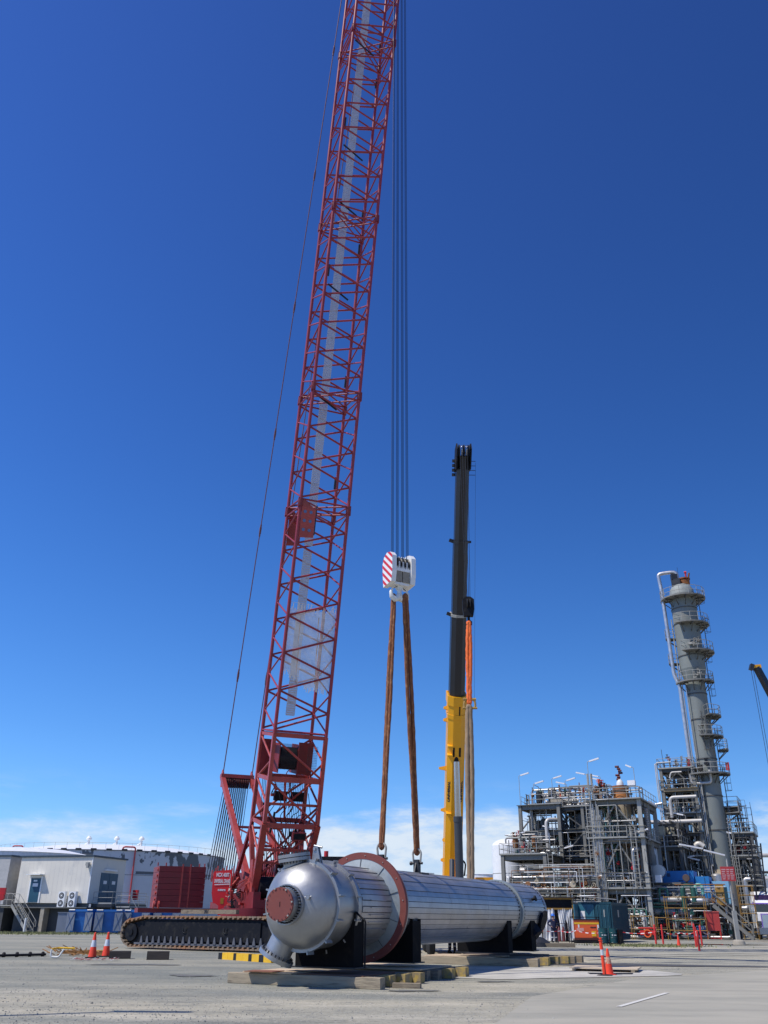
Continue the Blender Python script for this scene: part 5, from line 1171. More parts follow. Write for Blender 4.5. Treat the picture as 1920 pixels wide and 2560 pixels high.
# building
BC = Vector((-27.95, 90.0, 0)); brz = math.atan2(-0.9, 8.0)   # long wall heads left
bl_ = thing('site_building', 'long pale grey panel building on raised dark base at the left', 'building', BC, RAD(-16.0))
BLn, BDp, BZ, BH = 8.1, 6.0, 2.55, 4.1
m = MB(); m.b2(-BLn, 0, 0, BDp, BZ, BZ+BH); wl = m.build('wall', PANEL, bl_)
m = MB(); m.b2(-BLn-0.12, 0.14, -0.14, BDp+0.14, BZ+BH, BZ+BH+0.16); m.build('roof_edge', TRIM, bl_)
m = MB()
for k in range(1, 16): m.b2(-BLn+k*0.5-0.004, -BLn+k*0.5+0.004, -0.005, -0.002, BZ+0.02, BZ+BH-0.02)
m.build('panel_joint', mat('joint_grey', (0.5, 0.5, 0.48), 0.6), wl)
m = MB(); m.b2(-0.05, 0.03, -0.03, 0.02, BZ, BZ+BH); m.build('corner_trim', WHITE, wl)
# doors
def door(x0, x1, y0, y1, z0, z1, normal, nm='door'):
    d = MB(); d.b2(x0, x1, y0, y1, z0, z1); o = d.build(nm, DOORB, bl_); return o
d1 = door(-6.55, -5.45, -0.06, 0.0, 2.62, 4.75, 'y'); m = MB(); m.b2(-6.3, -5.7, -0.075, -0.06, 4.0, 4.3); m.build('door_sign', REFL, d1); m = MB(); m.b2(-6.25, -5.85, -0.075, -0.062, 4.45, 4.6); m.build('door_plate', REFL, d1)
m = MB(); m.b2(-6.7, -6.56, -0.07, 0, 2.55, 4.85); m.b2(-5.44, -5.3, -0.07, 0, 2.55, 4.85); m.b2(-6.7, -5.3, -0.07, 0, 4.851, 4.97); m.build('door_frame', WHITE, d1)
m = MB(); m.b2(-6.8, -5.2, -0.7, 0, 5.02, 5.12); m.build('awning', WORN, bl_)
for y0, y1 in ((1.2, 2.55), (2.6, 3.95)):
    d2 = door(0.0, 0.05, y0*1.1+0.4, y1*1.1+0.4, BZ+0.05, BZ+2.75, 'x'); m = MB(); m.b2(0.05, 0.062, y0*1.1+0.9, y1*1.1+0.0, BZ+1.75, BZ+2.05); m.build('door_sign', REFL, d2); m = MB(); m.b2(0.05, 0.07, y0*1.1+0.8, y1*1.1+0.1, BZ+1.1, BZ+1.15); m.build('push_bar', GREYL, d2)
m = MB(); m.b2(0.0, 0.25, 2.2, 4.2, BZ+2.95, BZ+3.1); m.build('wall_light', LAMPW, bl_)
m = MB(); m.box((-0.35, -0.25, BZ+3.45), (0.3, 0.35, 0.3)); m.box((-0.28, -0.35, BZ+3.2), (0.2, 0.2, 0.2)); m.build('siren', GREYL, bl_)
for x0 in (-2.9, -1.75):
    m = MB(); m.b2(x0, x0+0.72, -0.55, -0.15, 2.2, 3.55); ac = m.build('air_conditioner', WHITE, bl_)
    for z_ in (2.53, 3.20):
        m = MB(); m.lathe([(0, 0), (0.27, 0), (0.27, 0.012), (0, 0.012)], (x0+0.36, -0.563, z_), (0, 1, 0), 24, caps=False); f_ = m.build('fan_guard', BLK2, ac); m = MB(); m.lathe([(0, 0), (0.08, 0), (0.08, 0.01), (0, 0.01)], (x0+0.36, -0.575, z_), (0, 1, 0), 14, caps=False); m.lathe([(0.15, 0), (0.17, 0), (0.17, 0.008), (0.15, 0.008), (0.15, 0)], (x0+0.36, -0.573, z_), (0, 1, 0), 20, caps=False); m.build('fan_hub', WHITE, ac)
m = MB(); m.b2(-BLn, 0.0, 0.3, BDp, 0, 2.1); m.build('base_wall', DCONC, bl_)
m = MB(); m.b2(-BLn-1, 0.4, -0.6, BDp, 2.1, 2.2); m.b2(-BLn, 0, 0.25, 0.35, 2.2, 2.55); m.build('floor_beam', mat('floor_beam', (0.12, 0.125, 0.12), 0.8), bl_)
m = MB(); m.b2(-4.6, -4.2, -0.55, 0.28, 0, 2.1); m.build('support_pillar', CONC, bl_)
# stairs and landing (left)
st = thing('access_stairs', 'galvanised steel stair rising left to the blue door of the grey building', 'stairs', BC, RAD(-16.0), 'access stairs')
m = MB()
for y in (-1.7, -0.75): m.beam((-7.1, y, 2.35), (-4.95, y, 0.05), 0.06, 0.24)
m.build('stringer', GREYL, st)
for k in range(10): m = MB(); t_ = (k+0.5)/10; m.b2(-7.1+2.15*t_-0.13, -7.1+2.15*t_+0.13, -1.67, -0.78, 2.30-2.25*t_, 2.34-2.25*t_); m.build('tread', GREYL, st)
for y in (-1.72, -0.73):
    m = MB(); m.pipe([(-8.4, y, 2.3), (-8.4, y, 3.35), (-7.1, y, 3.35), (-4.75, y, 0.95), (-4.75, y, 0.5)], 0.03, 6, bend=0.15); m.pipe([(-8.4, y, 2.8), (-7.1, y, 2.8), (-4.85, y, 0.5)], 0.025, 6, bend=0.15)
    for t_ in (0, 0.33, 0.66, 1): x = -7.1+2.15*t_; m.tube((x, y, 2.35-2.3*t_), (x, y, 3.35-2.3*t_), 0.025, 6)
    m.build('handrail', GREYL, st)
m = MB(); m.b2(-9.0, -7.1, -1.75, -0.7, 2.25, 2.34); m.build('landing', GREYL, st)
m = MB(); m.tube((-4.9, -2.1, 0), (-4.9, -2.1, 1.25), 0.11, 12); o = m.build('safety_bollard', WORN, None); o.location = (0, 0, 0); o.matrix_world = WM(st); tag(o, 'short white post at the foot of the left stairs', 'bollard')
# building edge beyond at far left with fire box
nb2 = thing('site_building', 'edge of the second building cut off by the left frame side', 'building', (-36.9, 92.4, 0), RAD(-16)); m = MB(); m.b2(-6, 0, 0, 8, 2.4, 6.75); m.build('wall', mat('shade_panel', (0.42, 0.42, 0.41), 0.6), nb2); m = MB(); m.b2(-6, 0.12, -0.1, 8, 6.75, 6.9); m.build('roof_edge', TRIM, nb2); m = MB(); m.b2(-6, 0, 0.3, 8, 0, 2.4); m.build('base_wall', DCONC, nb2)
m = MB(); P = at(7, 2228, 89.3); m.box(P, (0.55, 0.3, 0.6)); m.lathe([(0.26, -0.2), (0.30, -0.2), (0.30, 0.2), (0.26, 0.2)], P+Vector((0, -0.1, -0.5)), (0, 1, 0), 20); o = m.build('fire_hose_reel', FIRER); tag(o, 'red fire hose reel at the far left building edge', 'hose reel')
# platform on the right side of the building
pf = thing('access_platform', 'steel landing with handrails by the double doors at the building end', 'platform', BC, RAD(-16.0))
m = MB(); m.b2(0.06, 2.3, 0.6, 7.0, 2.2, 2.5); m.b2(2.3, 3.9, 1.2, 4.6, 2.05, 2.2); m.build('deck', BLK2, pf)
m = MB()
for x, y in ((0.3, 0.8), (2.2, 0.8), (2.2, 6.8), (3.8, 1.3), (3.8, 4.5)): m.beam((x, y, 0), (x, y, 2.2), 0.12, 0.12)
m.build('leg', GREY, pf)
def rail(m, pts, h=1.05, r=0.024, step=1.4, base=True):
    pts = [Vector(p) for p in pts]
    for i in range(len(pts)-1):
        a, b = pts[i], pts[i+1]; n = max(1, round((b-a).length/step))
        for k in range(n+1): q = a.lerp(b, k/n); m.tube(q, q+Vector((0, 0, h)), r, 5, caps=False)
        for hh in (h, h*0.52): m.tube(a+Vector((0, 0, hh)), b+Vector((0, 0, hh)), r, 5, caps=False)
        if base: m.beam(a+Vector((0, 0, 0.06)), b+Vector((0, 0, 0.06)), 0.01, 0.12)
m = MB(); rail(m, [(0.2, 0.65, 2.5), (2.25, 0.65, 2.5), (2.25, 6.9, 2.5)]); rail(m, [(2.35, 1.25, 2.2), (3.85, 1.25, 2.2), (3.85, 4.5, 2.2)]); m.build('handrail', GREYL, pf)
m = MB()
for y in (1.3, 2.1): m.beam((3.9, y, 2.1), (5.3, y, 0.3), 0.06, 0.2)
for k in range(8): t_ = k/8; m.b2(3.95+1.35*t_, 4.15+1.35*t_, 1.32, 2.08, 2.0-1.75*t_, 2.03-1.75*t_)
m.pipe([(3.9, 1.28, 3.1), (5.3, 1.28, 1.3), (5.4, 1.28, 0.4)], 0.025, 6); m.build('steps', GREYL, pf)
m = MB(); m.box((1.6, 5.9, 3.4), (0.5, 0.35, 0.9)); m.build('fire_cabinet', FIRER, pf)
# blue bins with grey hanging lids
def bin_(loc, rz, label, first=[None]):
    if first[0] is None:
        t = thing('waste_bin', label, 'bin', loc, rz, 'blue waste bins with grey lids')
        m = MB(); m.hexa([(-0.95, -0.8, 0.12), (0.95, -0.8, 0.12), (0.95, 0.8, 0.12), (-0.95, 0.8, 0.12), (-1.1, -1.05, 1.95), (1.1, -1.05, 1.95), (1.1, 1.05, 1.95), (-1.1, 1.05, 1.95)]); m.build('bin_body', BINB, t)
        m = MB(); m.b2(-1.15, 1.15, -1.12, -1.06, 1.82, 2.0); m.b2(-1.15, -1.11, -1.06, 1.06, 1.82, 2.0); m.b2(1.11, 1.15, -1.06, 1.06, 1.82, 2.0); m.build('rim', BINB, t)
        for x0, x1 in ((-1.2, -0.45), (0.55, 1.25)):
            m = MB(); m.hexa([(x0, -1.25, 0.25), (x1, -1.25, 0.25), (x1, -1.20, 0.25), (x0, -1.20, 0.25), (x0, -1.22, 1.75), (x1, -1.22, 1.75), (x1, -1.16, 1.75), (x0, -1.16, 1.75)]); l_ = m.build('hanging_lid', BING, t)
            m = MB(); m.beam((x0+0.08, -1.255, 0.3), (x1-0.08, -1.25, 1.68), 0.012, 0.04); m.beam((x1-0.08, -1.255, 0.3), (x0+0.08, -1.25, 1.68), 0.012, 0.04); m.build('lid_brace', BINB, l_)
            m = MB(); m.tube((x0+0.1, -1.15, 1.95), (x1-0.1, -1.15, 1.95), 0.05, 8); m.build('hinge_bar', WHITE, l_)
        for x in (-0.8, 0.8):
            for y in (-0.7, 0.7): m = MB(); m.tube((x-0.04, y, 0.09), (x+0.04, y, 0.09), 0.09, 12); m.build('castor', RUBB, t)
        first[0] = t; return t
    return clone(first[0], loc, rz, label)
bin_(Vector((-27.3, 88.0, 0)), RAD(-8), 'leftmost blue bin with grey hanging lids beside the building base')
bin_(Vector((-24.9, 87.8, 0)), RAD(6), 'blue bin with grey lids, second from the left')
bin_(Vector((-22.4, 88.6, 0)), RAD(-4), 'blue bin with grey lids, third from the left near the crane track')
bin_(Vector((-20.0, 89.5, 0)), RAD(5), 'blue bin nearest the red counterweight behind the track')
m = MB(); P = Vector((-29.2, 88.6, 0)); m.box((P.x, P.y, 0.85), (1.3, 1.2, 1.7)); m.b2(P.x-0.7, P.x+0.7, P.y-0.66, P.y+0.66, 1.7, 1.76); m.box((P.x+0.3, P.y-0.62, 0.85), (0.04, 0.04, 1.5)); o = m.build('grey_locker', BING); tag(o, 'plain grey locker left of the blue bins', 'locker')

# ================================================================== PROCESS PLANT (grid turned like the vessel)
PO = Vector((24.0, 84.0, 0)); PRZ = -VAZ; _pc, _ps = cos(VAZ), sin(VAZ)
def PW(x, y, z=0.0): return Vector((PO.x+x*_pc+y*_ps, PO.y-x*_ps+y*_pc, z))
def pthing(name, label, cat, x, y, group=None): return thing(name, label, cat, PW(x, y), PRZ, group)
def steel(root, x0, x1, y0, y1, zs, nx=1, ny=1, z0=0.0, cw=0.28, bw=0.18, bh=0.3, br='', decks=None, rails=None, mt=None, mtb=None):
    mt = mt or GREY; mtb = mtb or mt; xs = [x0+(x1-x0)*i/nx for i in range(nx+1)]; ys = [y0+(y1-y0)*j/ny for j in range(ny+1)]; top = zs[-1]
    for x in xs:
        for y in ys:
            m = MB(); m.ibeam((x, y, z0), (x, y, top), cw, cw, up=(0, 1, 0)); m.build('column', mt, root)
    m = MB()
    for z_ in zs:
        for y in ys:
            for i in range(nx): m.ibeam((xs[i]+cw/2, y, z_-bh/2), (xs[i+1]-cw/2, y, z_-bh/2), bw, bh)
        for x in xs:
            for j in range(ny): m.ibeam((x, ys[j]+cw/2, z_-bh/2), (x, ys[j+1]-cw/2, z_-bh/2), bw, bh)
    m.build('beam_grid', mtb, root)
    lv = [z0]+list(zs)
    m = MB()
    for k in range(len(lv)-1):
        a, b = lv[k]+0.1, lv[k+1]-bh
        if 'f' in br:
            for i in range(nx):
                if (i+k) % 2 == 0: m.beam((xs[i], y0, a), (xs[i+1], y0, b), 0.12, 0.12)
                else: m.beam((xs[i+1], y0, a), (xs[i], y0, b), 0.12, 0.12)
        if 's' in br:
            for j in range(ny):
                for x in (x0, x1): m.beam((x, ys[j+(k % 2)], a), (x, ys[j+1-(k % 2)], b), 0.12, 0.12)
        if 'v' in br:
            xm = (x0+x1)/2; m.beam((x0, y0, a), (xm, y0, b), 0.14, 0.14); m.beam((x1, y0, a), (xm, y0, b), 0.14, 0.14)
            m.beam((x0, y1, a), (xm, y1, b), 0.14, 0.14); m.beam((x1, y1, a), (xm, y1, b), 0.14, 0.14)
    if m.v: m.build('brace', mtb, root)
    for z_ in (decks if decks is not None else zs): m = MB(); m.b2(x0-0.25, x1+0.25, y0-0.25, y1+0.25, z_+0.002, z_+0.05); m.build('deck', GRATE, root)
    for z_ in (rails if rails is not None else zs): m = MB(); rail(m, [(x0-0.25, y1+0.25, z_+0.05), (x0-0.25, y0-0.25, z_+0.05), (x1+0.25, y0-0.25, z_+0.05), (x1+0.25, y1+0.25, z_+0.05)], r=0.028); m.build('handrail', GREYL, root)
GRATE = mat('floor_grating', (0.11, 0.115, 0.11), 0.7, 0.2, 0.3, 3)
def lad(root, x, y, z0, z1, ax=(1, 0, 0), mt=None, cage=False, w=0.45, nm='ladder'):
    m = MB(); a = Vector(ax).normalized()*w/2
    for k in (-1, 1): m.beam(Vector((x, y, z0))+a*k, Vector((x, y, z1))+a*k, 0.06, 0.04)
    n = int((z1-z0)/0.35)
    for i in range(n): z_ = z0+(i+0.5)*(z1-z0)/n; m.tube(Vector((x, y, z_))-a, Vector((x, y, z_))+a, 0.018, 5, caps=False)
    m.build(nm, mt or GREYL, root)
def rndpipes(root, bb, n, seed, mats, r0=0.04, r1=0.14, segs=(2, 5), vert=0.5):
    rr = random.Random(seed); x0, x1, y0, y1, z0, z1 = bb
    for _ in range(n):
        p = Vector((rr.uniform(x0, x1), rr.uniform(y0, y1), rr.uniform(z0, z1))); pts = [p]; ax = 2 if rr.random() < vert else rr.choice((0, 1)); r = rr.uniform(r0, r1)
        for k in range(rr.randint(*segs)):
            lim = ((x0, x1), (y0, y1), (z0, z1))[ax]; q = pts[-1].copy(); t_ = rr.uniform(*lim)
            if abs(t_-q[ax]) < 0.5: t_ = lim[0] if q[ax] > sum(lim)/2 else lim[1]
            q[ax] = t_; pts.append(q); ax = rr.choice([a for a in (0, 1, 2) if a != ax])
        m = MB(); m.pipe(pts, r, 8 if r > 0.07 else 6, bend=r*2.5, seg=3); m.build('pipe', rr.choice(mats), root)
def valves(root, bb, n, seed, mats=None):
    rr = random.Random(seed); x0, x1, y0, y1, z0, z1 = bb
    for _ in range(n):
        c = Vector((rr.uniform(x0, x1), rr.uniform(y0, y1), rr.uniform(z0, z1))); m = MB(); s_ = rr.uniform(0.7, 1.3)
        a = Vector(rr.choice(((1, 0, 0), (0, 1, 0), (0, 0, 1)))); b = Vector((0, 0, 1)) if a.z == 0 else Vector((0, -1, 0))
        m.tube(c-a*0.22*s_, c+a*0.22*s_, 0.09*s_, 8); m.tube(c-a*0.22*s_, c-a*0.18*s_, 0.16*s_, 10); m.tube(c+a*0.18*s_, c+a*0.22*s_, 0.16*s_, 10); m.tube(c, c+b*0.42*s_, 0.04*s_, 6)
        m.lathe([(0.13*s_, 0), (0.17*s_, 0), (0.17*s_, 0.03), (0.13*s_, 0.03), (0.13*s_, 0)], c+b*0.40*s_, b, 12, caps=False); m.tube(c+b*0.2*s_, c+b*0.3*s_, 0.09*s_, 8); m.build('valve', rr.choice(mats or VM), root)
VM = [mat('valve_dark', (0.05, 0.045, 0.04), 0.6, 0.1, 0.3, 6), mat('valve_rust', (0.22, 0.10, 0.04), 0.8, 0, 0.4, 6), GREYL, FIRER, DGREEN]
PM = [PIPES, PIPEW, GREY, GREYL, GREYD, GREYD, GREY]
def lamp(root, x, y, z_, h, dx=1.0, dy=0.0, L_=0.95):
    m = MB(); m.pipe([(x, y, z_), (x, y, z_+h), (x+dx*0.25, y+dy*0.25, z_+h+0.06)], 0.028, 6, bend=0.08); p = m.build('lamp', GREYL, root)
    m = MB(); d = Vector((dx, dy, 0)).normalized(); m.beam(Vector((x, y, z_+h+0.05))+d*0.2, Vector((x, y, z_+h+0.28))+d*(0.2+L_), 0.20, 0.13); m.build('lamp_head', LAMPW, p)
def vcyl(root, x, y, z0, z1, r, mt, name='vessel', dome=0.4, n=28):
    m = MB(); h = r*dome; pr = [(0.01, z0-h), (r*0.6, z0-h*0.75), (r*0.9, z0-h*0.35), (r, z0), (r, z1), (r*0.9, z1+h*0.35), (r*0.6, z1+h*0.75), (0.01, z1+h)]; m.lathes(pr[:4], (x, y, 0), (0, 0, 1), n); m.lathe(pr[3:5], (x, y, 0), (0, 0, 1), n, caps=False); m.lathes(pr[4:], (x, y, 0), (0, 0, 1), n); return m.build(name, mt, root)
def hcyl(root, p, q, r, mt, name='vessel', n=20):
    m = MB(); p = Vector(p); q = Vector(q); d = (q-p); L_ = d.length; h = r*0.35; m.lathe([(0.01, -h), (r*0.7, -h*0.7), (r, 0), (r, L_), (r*0.7, L_+h*0.7), (0.01, L_+h)], p, d, n, caps=False); return m.build(name, mt, root)

# --- A: tall left frame
A = pthing('process_structure', 'tall dark steel pipe structure at the left of the plant, lamps on its roof', 'plant structure', -14.0, 8.0)
steel(A, 0, 4.2, 0, 5, [7.3, 9.9, 12.5], 1, 1, bh=0.42, cw=0.34, br='s', decks=[7.3, 9.9], rails=[7.3])
m = MB(); m.b2(-0.3, 4.5, -0.3, 5.3, 12.5, 12.56); m.build('roof_deck', GRATE, A)
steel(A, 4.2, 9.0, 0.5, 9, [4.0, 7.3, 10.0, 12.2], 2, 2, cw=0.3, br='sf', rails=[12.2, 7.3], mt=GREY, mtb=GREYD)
m = MB(); rail(m, [(-0.2, 5.2, 12.56), (-0.2, 2.5, 12.56), (-0.2, 1.2, 12.56)], r=0.026); rail(m, [(1.0, 0.0, 12.56), (4.4, 0.0, 12.56)], r=0.026); m.build('handrail', GREYL, A)
for z_, y in ((13.6, 2.0), (14.0, 3.6), (13.4, 5.0)): hcyl(A, (1.5, y, z_), (5.2, y, z_), 0.16, PIPEW, 'pipe')
for x, y, z_, h, dx in ((-0.1, 0.5, 12.5, 3.2, 1), (1.2, 1.5, 12.5, 2.4, 1), (2.6, 4.0, 12.5, 3.2, 1), (4.6, 2.0, 12.5, 2.6, 1), (4.7, 2.2, 12.5, 2.3, -1), (6.8, 3.0, 12.5, 3.3, -1), (7.6, 6.0, 12.5, 3.4, -1), (8.2, 4.5, 12.5, 2.8, -1), (-0.6, -0.2, 7.3, 2.3, 1), (3.6, -0.3, 7.3, 2.8, -1), (4.4, -0.3, 6.5, 1.6, 1)): lamp(A, x, y, z_, h, dx)
for x, y in ((7.0, 2.5), (7.35, 2.6)): m = MB(); m.pipe([(x, y, 8), (x, y, 15.8)], 0.13, 8); m.build('vent_stack', GREYL, A)
for x, z0, z1 in ((2.9, 7.5, 11.0),): m = MB(); m.pipe([(x, -0.45, z0), (x, -0.45, z1), (x+1.0, 0.4, z1)], 0.2, 12, bend=0.5); m.build('pipe', PIPEW, A)
m = MB(); m.pipe([(0.8, 0.3, 8.9), (2.7, 0.3, 8.9), (2.7, 2, 8.9)], 0.13, 8); m.build('pipe', PIPEW, A)
for x, y, r in ((2.0, 2.2, 0.45), (1.0, 3.4, 0.3), (3.4, 3.8, 0.35)): vcyl(A, x, y, 7.6, 11.2, r, GREYD)
hcyl(A, (5.0, 3.0, 9.0), (8.4, 3.0, 9.0), 0.55, GREYD); vcyl(A, 6.3, 2.0, 7.5, 11.5, 0.9, GREYD); hcyl(A, (5.2, 1.5, 5.4), (8.6, 1.5, 5.4), 0.5, GREYD); vcyl(A, 5.3, 6.0, 0.5, 6.5, 0.8, GREYD)
vcyl(A, 1.9, 1.0, 12.9, 13.9, 0.35, BLK2); vcyl(A, 3.4, 1.2, 12.9, 14.1, 0.4, GREYD); m = MB(); m.box((4.0, 0.8, 12.6), (1.3, 1.2, 0.9)); m.build('fan_box', mat('buff_box', (0.35, 0.31, 0.24), 0.7), A)
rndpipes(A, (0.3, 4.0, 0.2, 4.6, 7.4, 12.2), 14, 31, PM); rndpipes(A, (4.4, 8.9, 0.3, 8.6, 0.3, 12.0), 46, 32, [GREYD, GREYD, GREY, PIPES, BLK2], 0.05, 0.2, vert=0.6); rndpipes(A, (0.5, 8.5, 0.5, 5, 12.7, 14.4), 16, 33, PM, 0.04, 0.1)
valves(A, (0.2, 4.2, 0.2, 2.5, 7.6, 9.2), 12, 34); valves(A, (1, 8, 0.5, 4, 12.8, 14.2), 16, 35, VM+[ORANGE]); valves(A, (4.4, 8.8, 0.0, 2.0, 0.6, 7), 20, 36)
# --- A-low: left front platform on grey columns
Bp = pthing('access_platform', 'lower grey steel platform before the white tank, left end of plant', 'platform', -14.2, 2.0)
steel(Bp, 0, 4.3, 0, 6, [7.2], 1, 1, cw=0.34, bh=0.45, br='', rails=[7.2], mt=GREY)
for x, y in ((1.0, 1.2), (2.9, 1.5)): vcyl(Bp, x, y, 8.0, 9.0, 0.28, VM[1], 'pump')
rndpipes(Bp, (0.2, 4.2, 0.1, 5.8, 7.35, 9.4), 12, 41, PM, 0.03, 0.1); valves(Bp, (0.3, 4.2, 0.0, 2.5, 7.5, 9.2), 16, 42); vcyl(Bp, 2.2, 2.4, 1.5, 6.4, 0.75, GREYL); vcyl(Bp, 3.4, 3.4, 0.5, 6.0, 0.7, GREYD)
m = MB(); m.pipe([(1.2, -0.6, 5.4), (2.6, -0.6, 5.4), (4.6, -0.6, 4.9), (10.5, -0.6, 4.9)], 0.10, 10); m.build('pipe', GREY, Bp); m = MB(); m.lathe([(0.05, 0), (0.26, 0.1), (0.26, 0.7), (0.05, 0.8)], (1.8, -0.6, 5.75), (1, 0, 0), 16); m.build('pulsation_pot', PIPEW, Bp)
lad(Bp, 4.9, -0.3, 0.3, 7.3)
# --- white tank left of the plant
wt = pthing('storage_vessel', 'tall white domed vertical tank at the left edge of the plant', 'tank', -15.9, 9.0); vcyl(wt, 0, 0, 0.3, 8.6, 1.75, WHITE, 'tank_shell', 0.45, 48)
m = MB()
for z_ in (3.0, 5.8): m.lathe([(1.755, z_), (1.77, z_), (1.77, z_+0.05), (1.755, z_+0.05)], n=48, caps=False)
m.build('weld_band', GREYL, wt); m = MB(); m.lathe([(1.3, 0), (1.3, 0.5)], n=32, caps=False); m.build('skirt', GREY, wt)
# --- pipe rack across the front
Rk = pthing('pipe_rack', 'long low pipe rack with pale and green pipes behind the shelter', 'pipe rack', -12.8, -0.6)
steel(Rk, 0, 8.4, 0, 2.4, [2.9, 3.9, 4.9], 3, 1, cw=0.22, bw=0.14, bh=0.22, br='', decks=[], rails=[], mt=GREY)
for k, (z_, y, r, mt_, a, b) in enumerate(((4.98, 0.3, 0.13, PIPEW, 2.6, 8.8), (5.02, 0.9, 0.09, PIPES, -0.5, 8.8), (5.0, 1.6, 0.1, GREYL, -0.5, 11), (4.0, 0.2, 0.1, PIPES, -0.6, 8.6), (4.02, 0.6, 0.12, PIPEG, 1.8, 8.6), (4.0, 1.1, 0.1, PIPEG, -0.6, 8.9), (4.0, 1.6, 0.09, GREYL, -0.6, 12), (3.0, 0.2, 0.12, GREY, -0.6, 8.6), (3.02, 0.7, 0.1, VM[1], -0.6, 8.6), (3.0, 1.3, 0.13, GREYL, -0.6, 8.6), (3.4, 0.3, 0.07, PIPEG, 3.8, 8.2))):
    m = MB(); m.tube((a, y, z_+r), (b, y, z_+r), r, 10); m.build('pipe', mt_, Rk)
m = MB(); rail(m, [(-0.2, -0.2, 2.9), (8.6, -0.2, 2.9)], r=0.024); m.build('handrail', GREYL, Rk)
m = MB(); m.b2(-0.3, 8.6, -0.3, 2.6, 2.62, 2.68); m.build('deck', GRATE, Rk)
valves(Rk, (0.2, 8.2, -0.3, 0.5, 3.0, 4.7), 26, 51, [VM[0], VM[1], VM[1], GREYL, BEIGE]); rndpipes(Rk, (0.2, 8.2, 0.0, 2.2, 0.2, 4.8), 22, 52, [GREYD, GREY, PIPES, VM[1]], 0.03, 0.09)
lad(Rk, 0.2, -0.35, 0.2, 4.9)
for x in (1.9, 6.2): m = MB(); m.lathe([(0, -0.1), (0.25, -0.1), (0.3, 0), (0.25, 0.1), (0, 0.1)], (x, -0.3, 4.4), (0, 1, 0), 18, caps=False); m.build('actuator', VM[1] if x < 3 else BEIGE, Rk)

# --- B: central frame around a beige vessel
B = pthing('process_structure', 'central grey steel tower frame with two railed decks around the beige vessel', 'plant structure', -4.5, 0.0)
steel(B, 0, 4.5, 0, 8, [4.0, 8.3, 11.7], 1, 2, cw=0.36, bw=0.2, bh=0.4, br='v', decks=[], rails=[8.3, 11.7, 4.0], mt=GREYL, mtb=GREY)
m = MB(); rail(m, [(-0.55, -0.5, 8.35), (3.2, -0.5, 8.35)], r=0.035); m.build('front_rail', GREYL, B)
for z_ in (8.3, 11.7, 4.0):
    m = MB(); m.b2(-0.5, 1.3, -0.5, 8.2, z_+0.002, z_+0.05); m.b2(3.4, 4.75, -0.5, 8.2, z_+0.002, z_+0.05); m.b2(1.3, 3.4, -0.5, 1.6, z_+0.002, z_+0.05); m.b2(1.3, 3.4, 4.4, 8.2, z_+0.002, z_+0.05); m.build('deck', GRATE, B)
lad(B, -0.15, -0.5, 0.2, 12.5); lad(B, 3.7, -0.45, 4.0, 9.2); m = MB(); m.pipe([(3.0, -0.4, 4.2), (3.0, -0.4, 8.0)], 0.02, 5); m.build('conduit', GREYL, B)
for k in range(6): m = MB(); m.tube((0.25+k*0.12, -0.35, 3.0), (0.25+k*0.12, -0.35, 11.4-0.5*(k % 3)), 0.04, 6); m.build('riser_pipe', GREYL if k % 2 else PIPES, B)
lamp(B, 0.1, -0.4, 11.7, 3.6, 1); lamp(B, 4.3, 0.2, 11.7, 2.9, -0.6, 0.0, 0.5); lamp(B, 3.9, 0.0, 6.0, 2.8, 1)
m = MB(); m.box((4.0, 0.1, 13.2), (0.7, 0.5, 0.45)); m.build('light_box', LAMPW, B)
rndpipes(B, (0.2, 1.4, 0.3, 7.5, 0.3, 11.5), 26, 61, [PIPES, PIPEW, GREY, GREYD, PIPEG], 0.04, 0.12, vert=0.7); rndpipes(B, (3.4, 4.4, 0.3, 7.5, 0.3, 11.5), 26, 62, [PIPES, GREYD, GREY, GREYD, GREYL], 0.04, 0.14, vert=0.6); rndpipes(B, (0.2, 4.4, 4.5, 7.8, 0.3, 11.5), 26, 63, [GREYD, GREYD, GREY, PIPEG], 0.05, 0.16, vert=0.5)
rndpipes(B, (0.2, 1.6, 0.2, 3, 11.8, 13.4), 9, 64, PM, 0.03, 0.07); valves(B, (0.1, 1.7, 0.0, 3, 12.0, 13.9), 11, 65, [VM[0], VM[1], GREYL, ORANGE, FIRER]); valves(B, (0.2, 4.3, -0.2, 1.4, 4.3, 7.8), 18, 66, [VM[0], VM[1], PIPES, FIRER, VM[0]]); valves(B, (0.2, 4.3, 0.0, 4, 8.6, 11.2), 14, 67, [VM[0], GREYL, PIPES])
m = MB(); m.pipe([(3.5, -0.2, 5.0), (3.5, -0.2, 7.4), (4.2, 0.4, 7.4), (4.2, 1.5, 6.4)], 0.17, 10, bend=0.4); m.build('pipe', PIPES, B); m = MB(); m.pipe([(0.7, 0.4, 5.5), (0.7, 0.4, 7.8)], 0.13, 10); m.build('pipe', PIPEG, B)
# sheet-metal ductwork behind
m = MB()
for k in range(18): m.lathe([(0.16, 0), (0.20, 0.05), (0.16, 0.1)], (4.75, 1.6, 8.2+k*0.16), n=10)
m.build('coil_duct', PIPES, B)
bv = pthing('process_vessel', 'tapering beige vertical vessel with rusty orange neck inside the central frame', 'vessel', -2.15, 3.0)
m = MB(); m.lathe([(0.35, 4.6), (0.75, 5.4), (0.78, 11.9)], n=36, caps=False); m.build('vessel_shell', BEIGE, bv)
m = MB(); m.lathe([(0.78, 11.9), (0.86, 12.0), (0.76, 12.7), (0.5, 12.75)], n=36, caps=False); m.build('vessel_neck', mat('rusty_orange', (0.42, 0.16, 0.04), 0.75, 0, 0.2, 4), bv); m = MB(); m.lathe([(0.0, 13.35), (0.8, 13.35), (0.8, 12.9), (0.7, 12.75), (0.0, 12.75)], n=36, caps=False); m.build('neck_flange', RUST, bv)
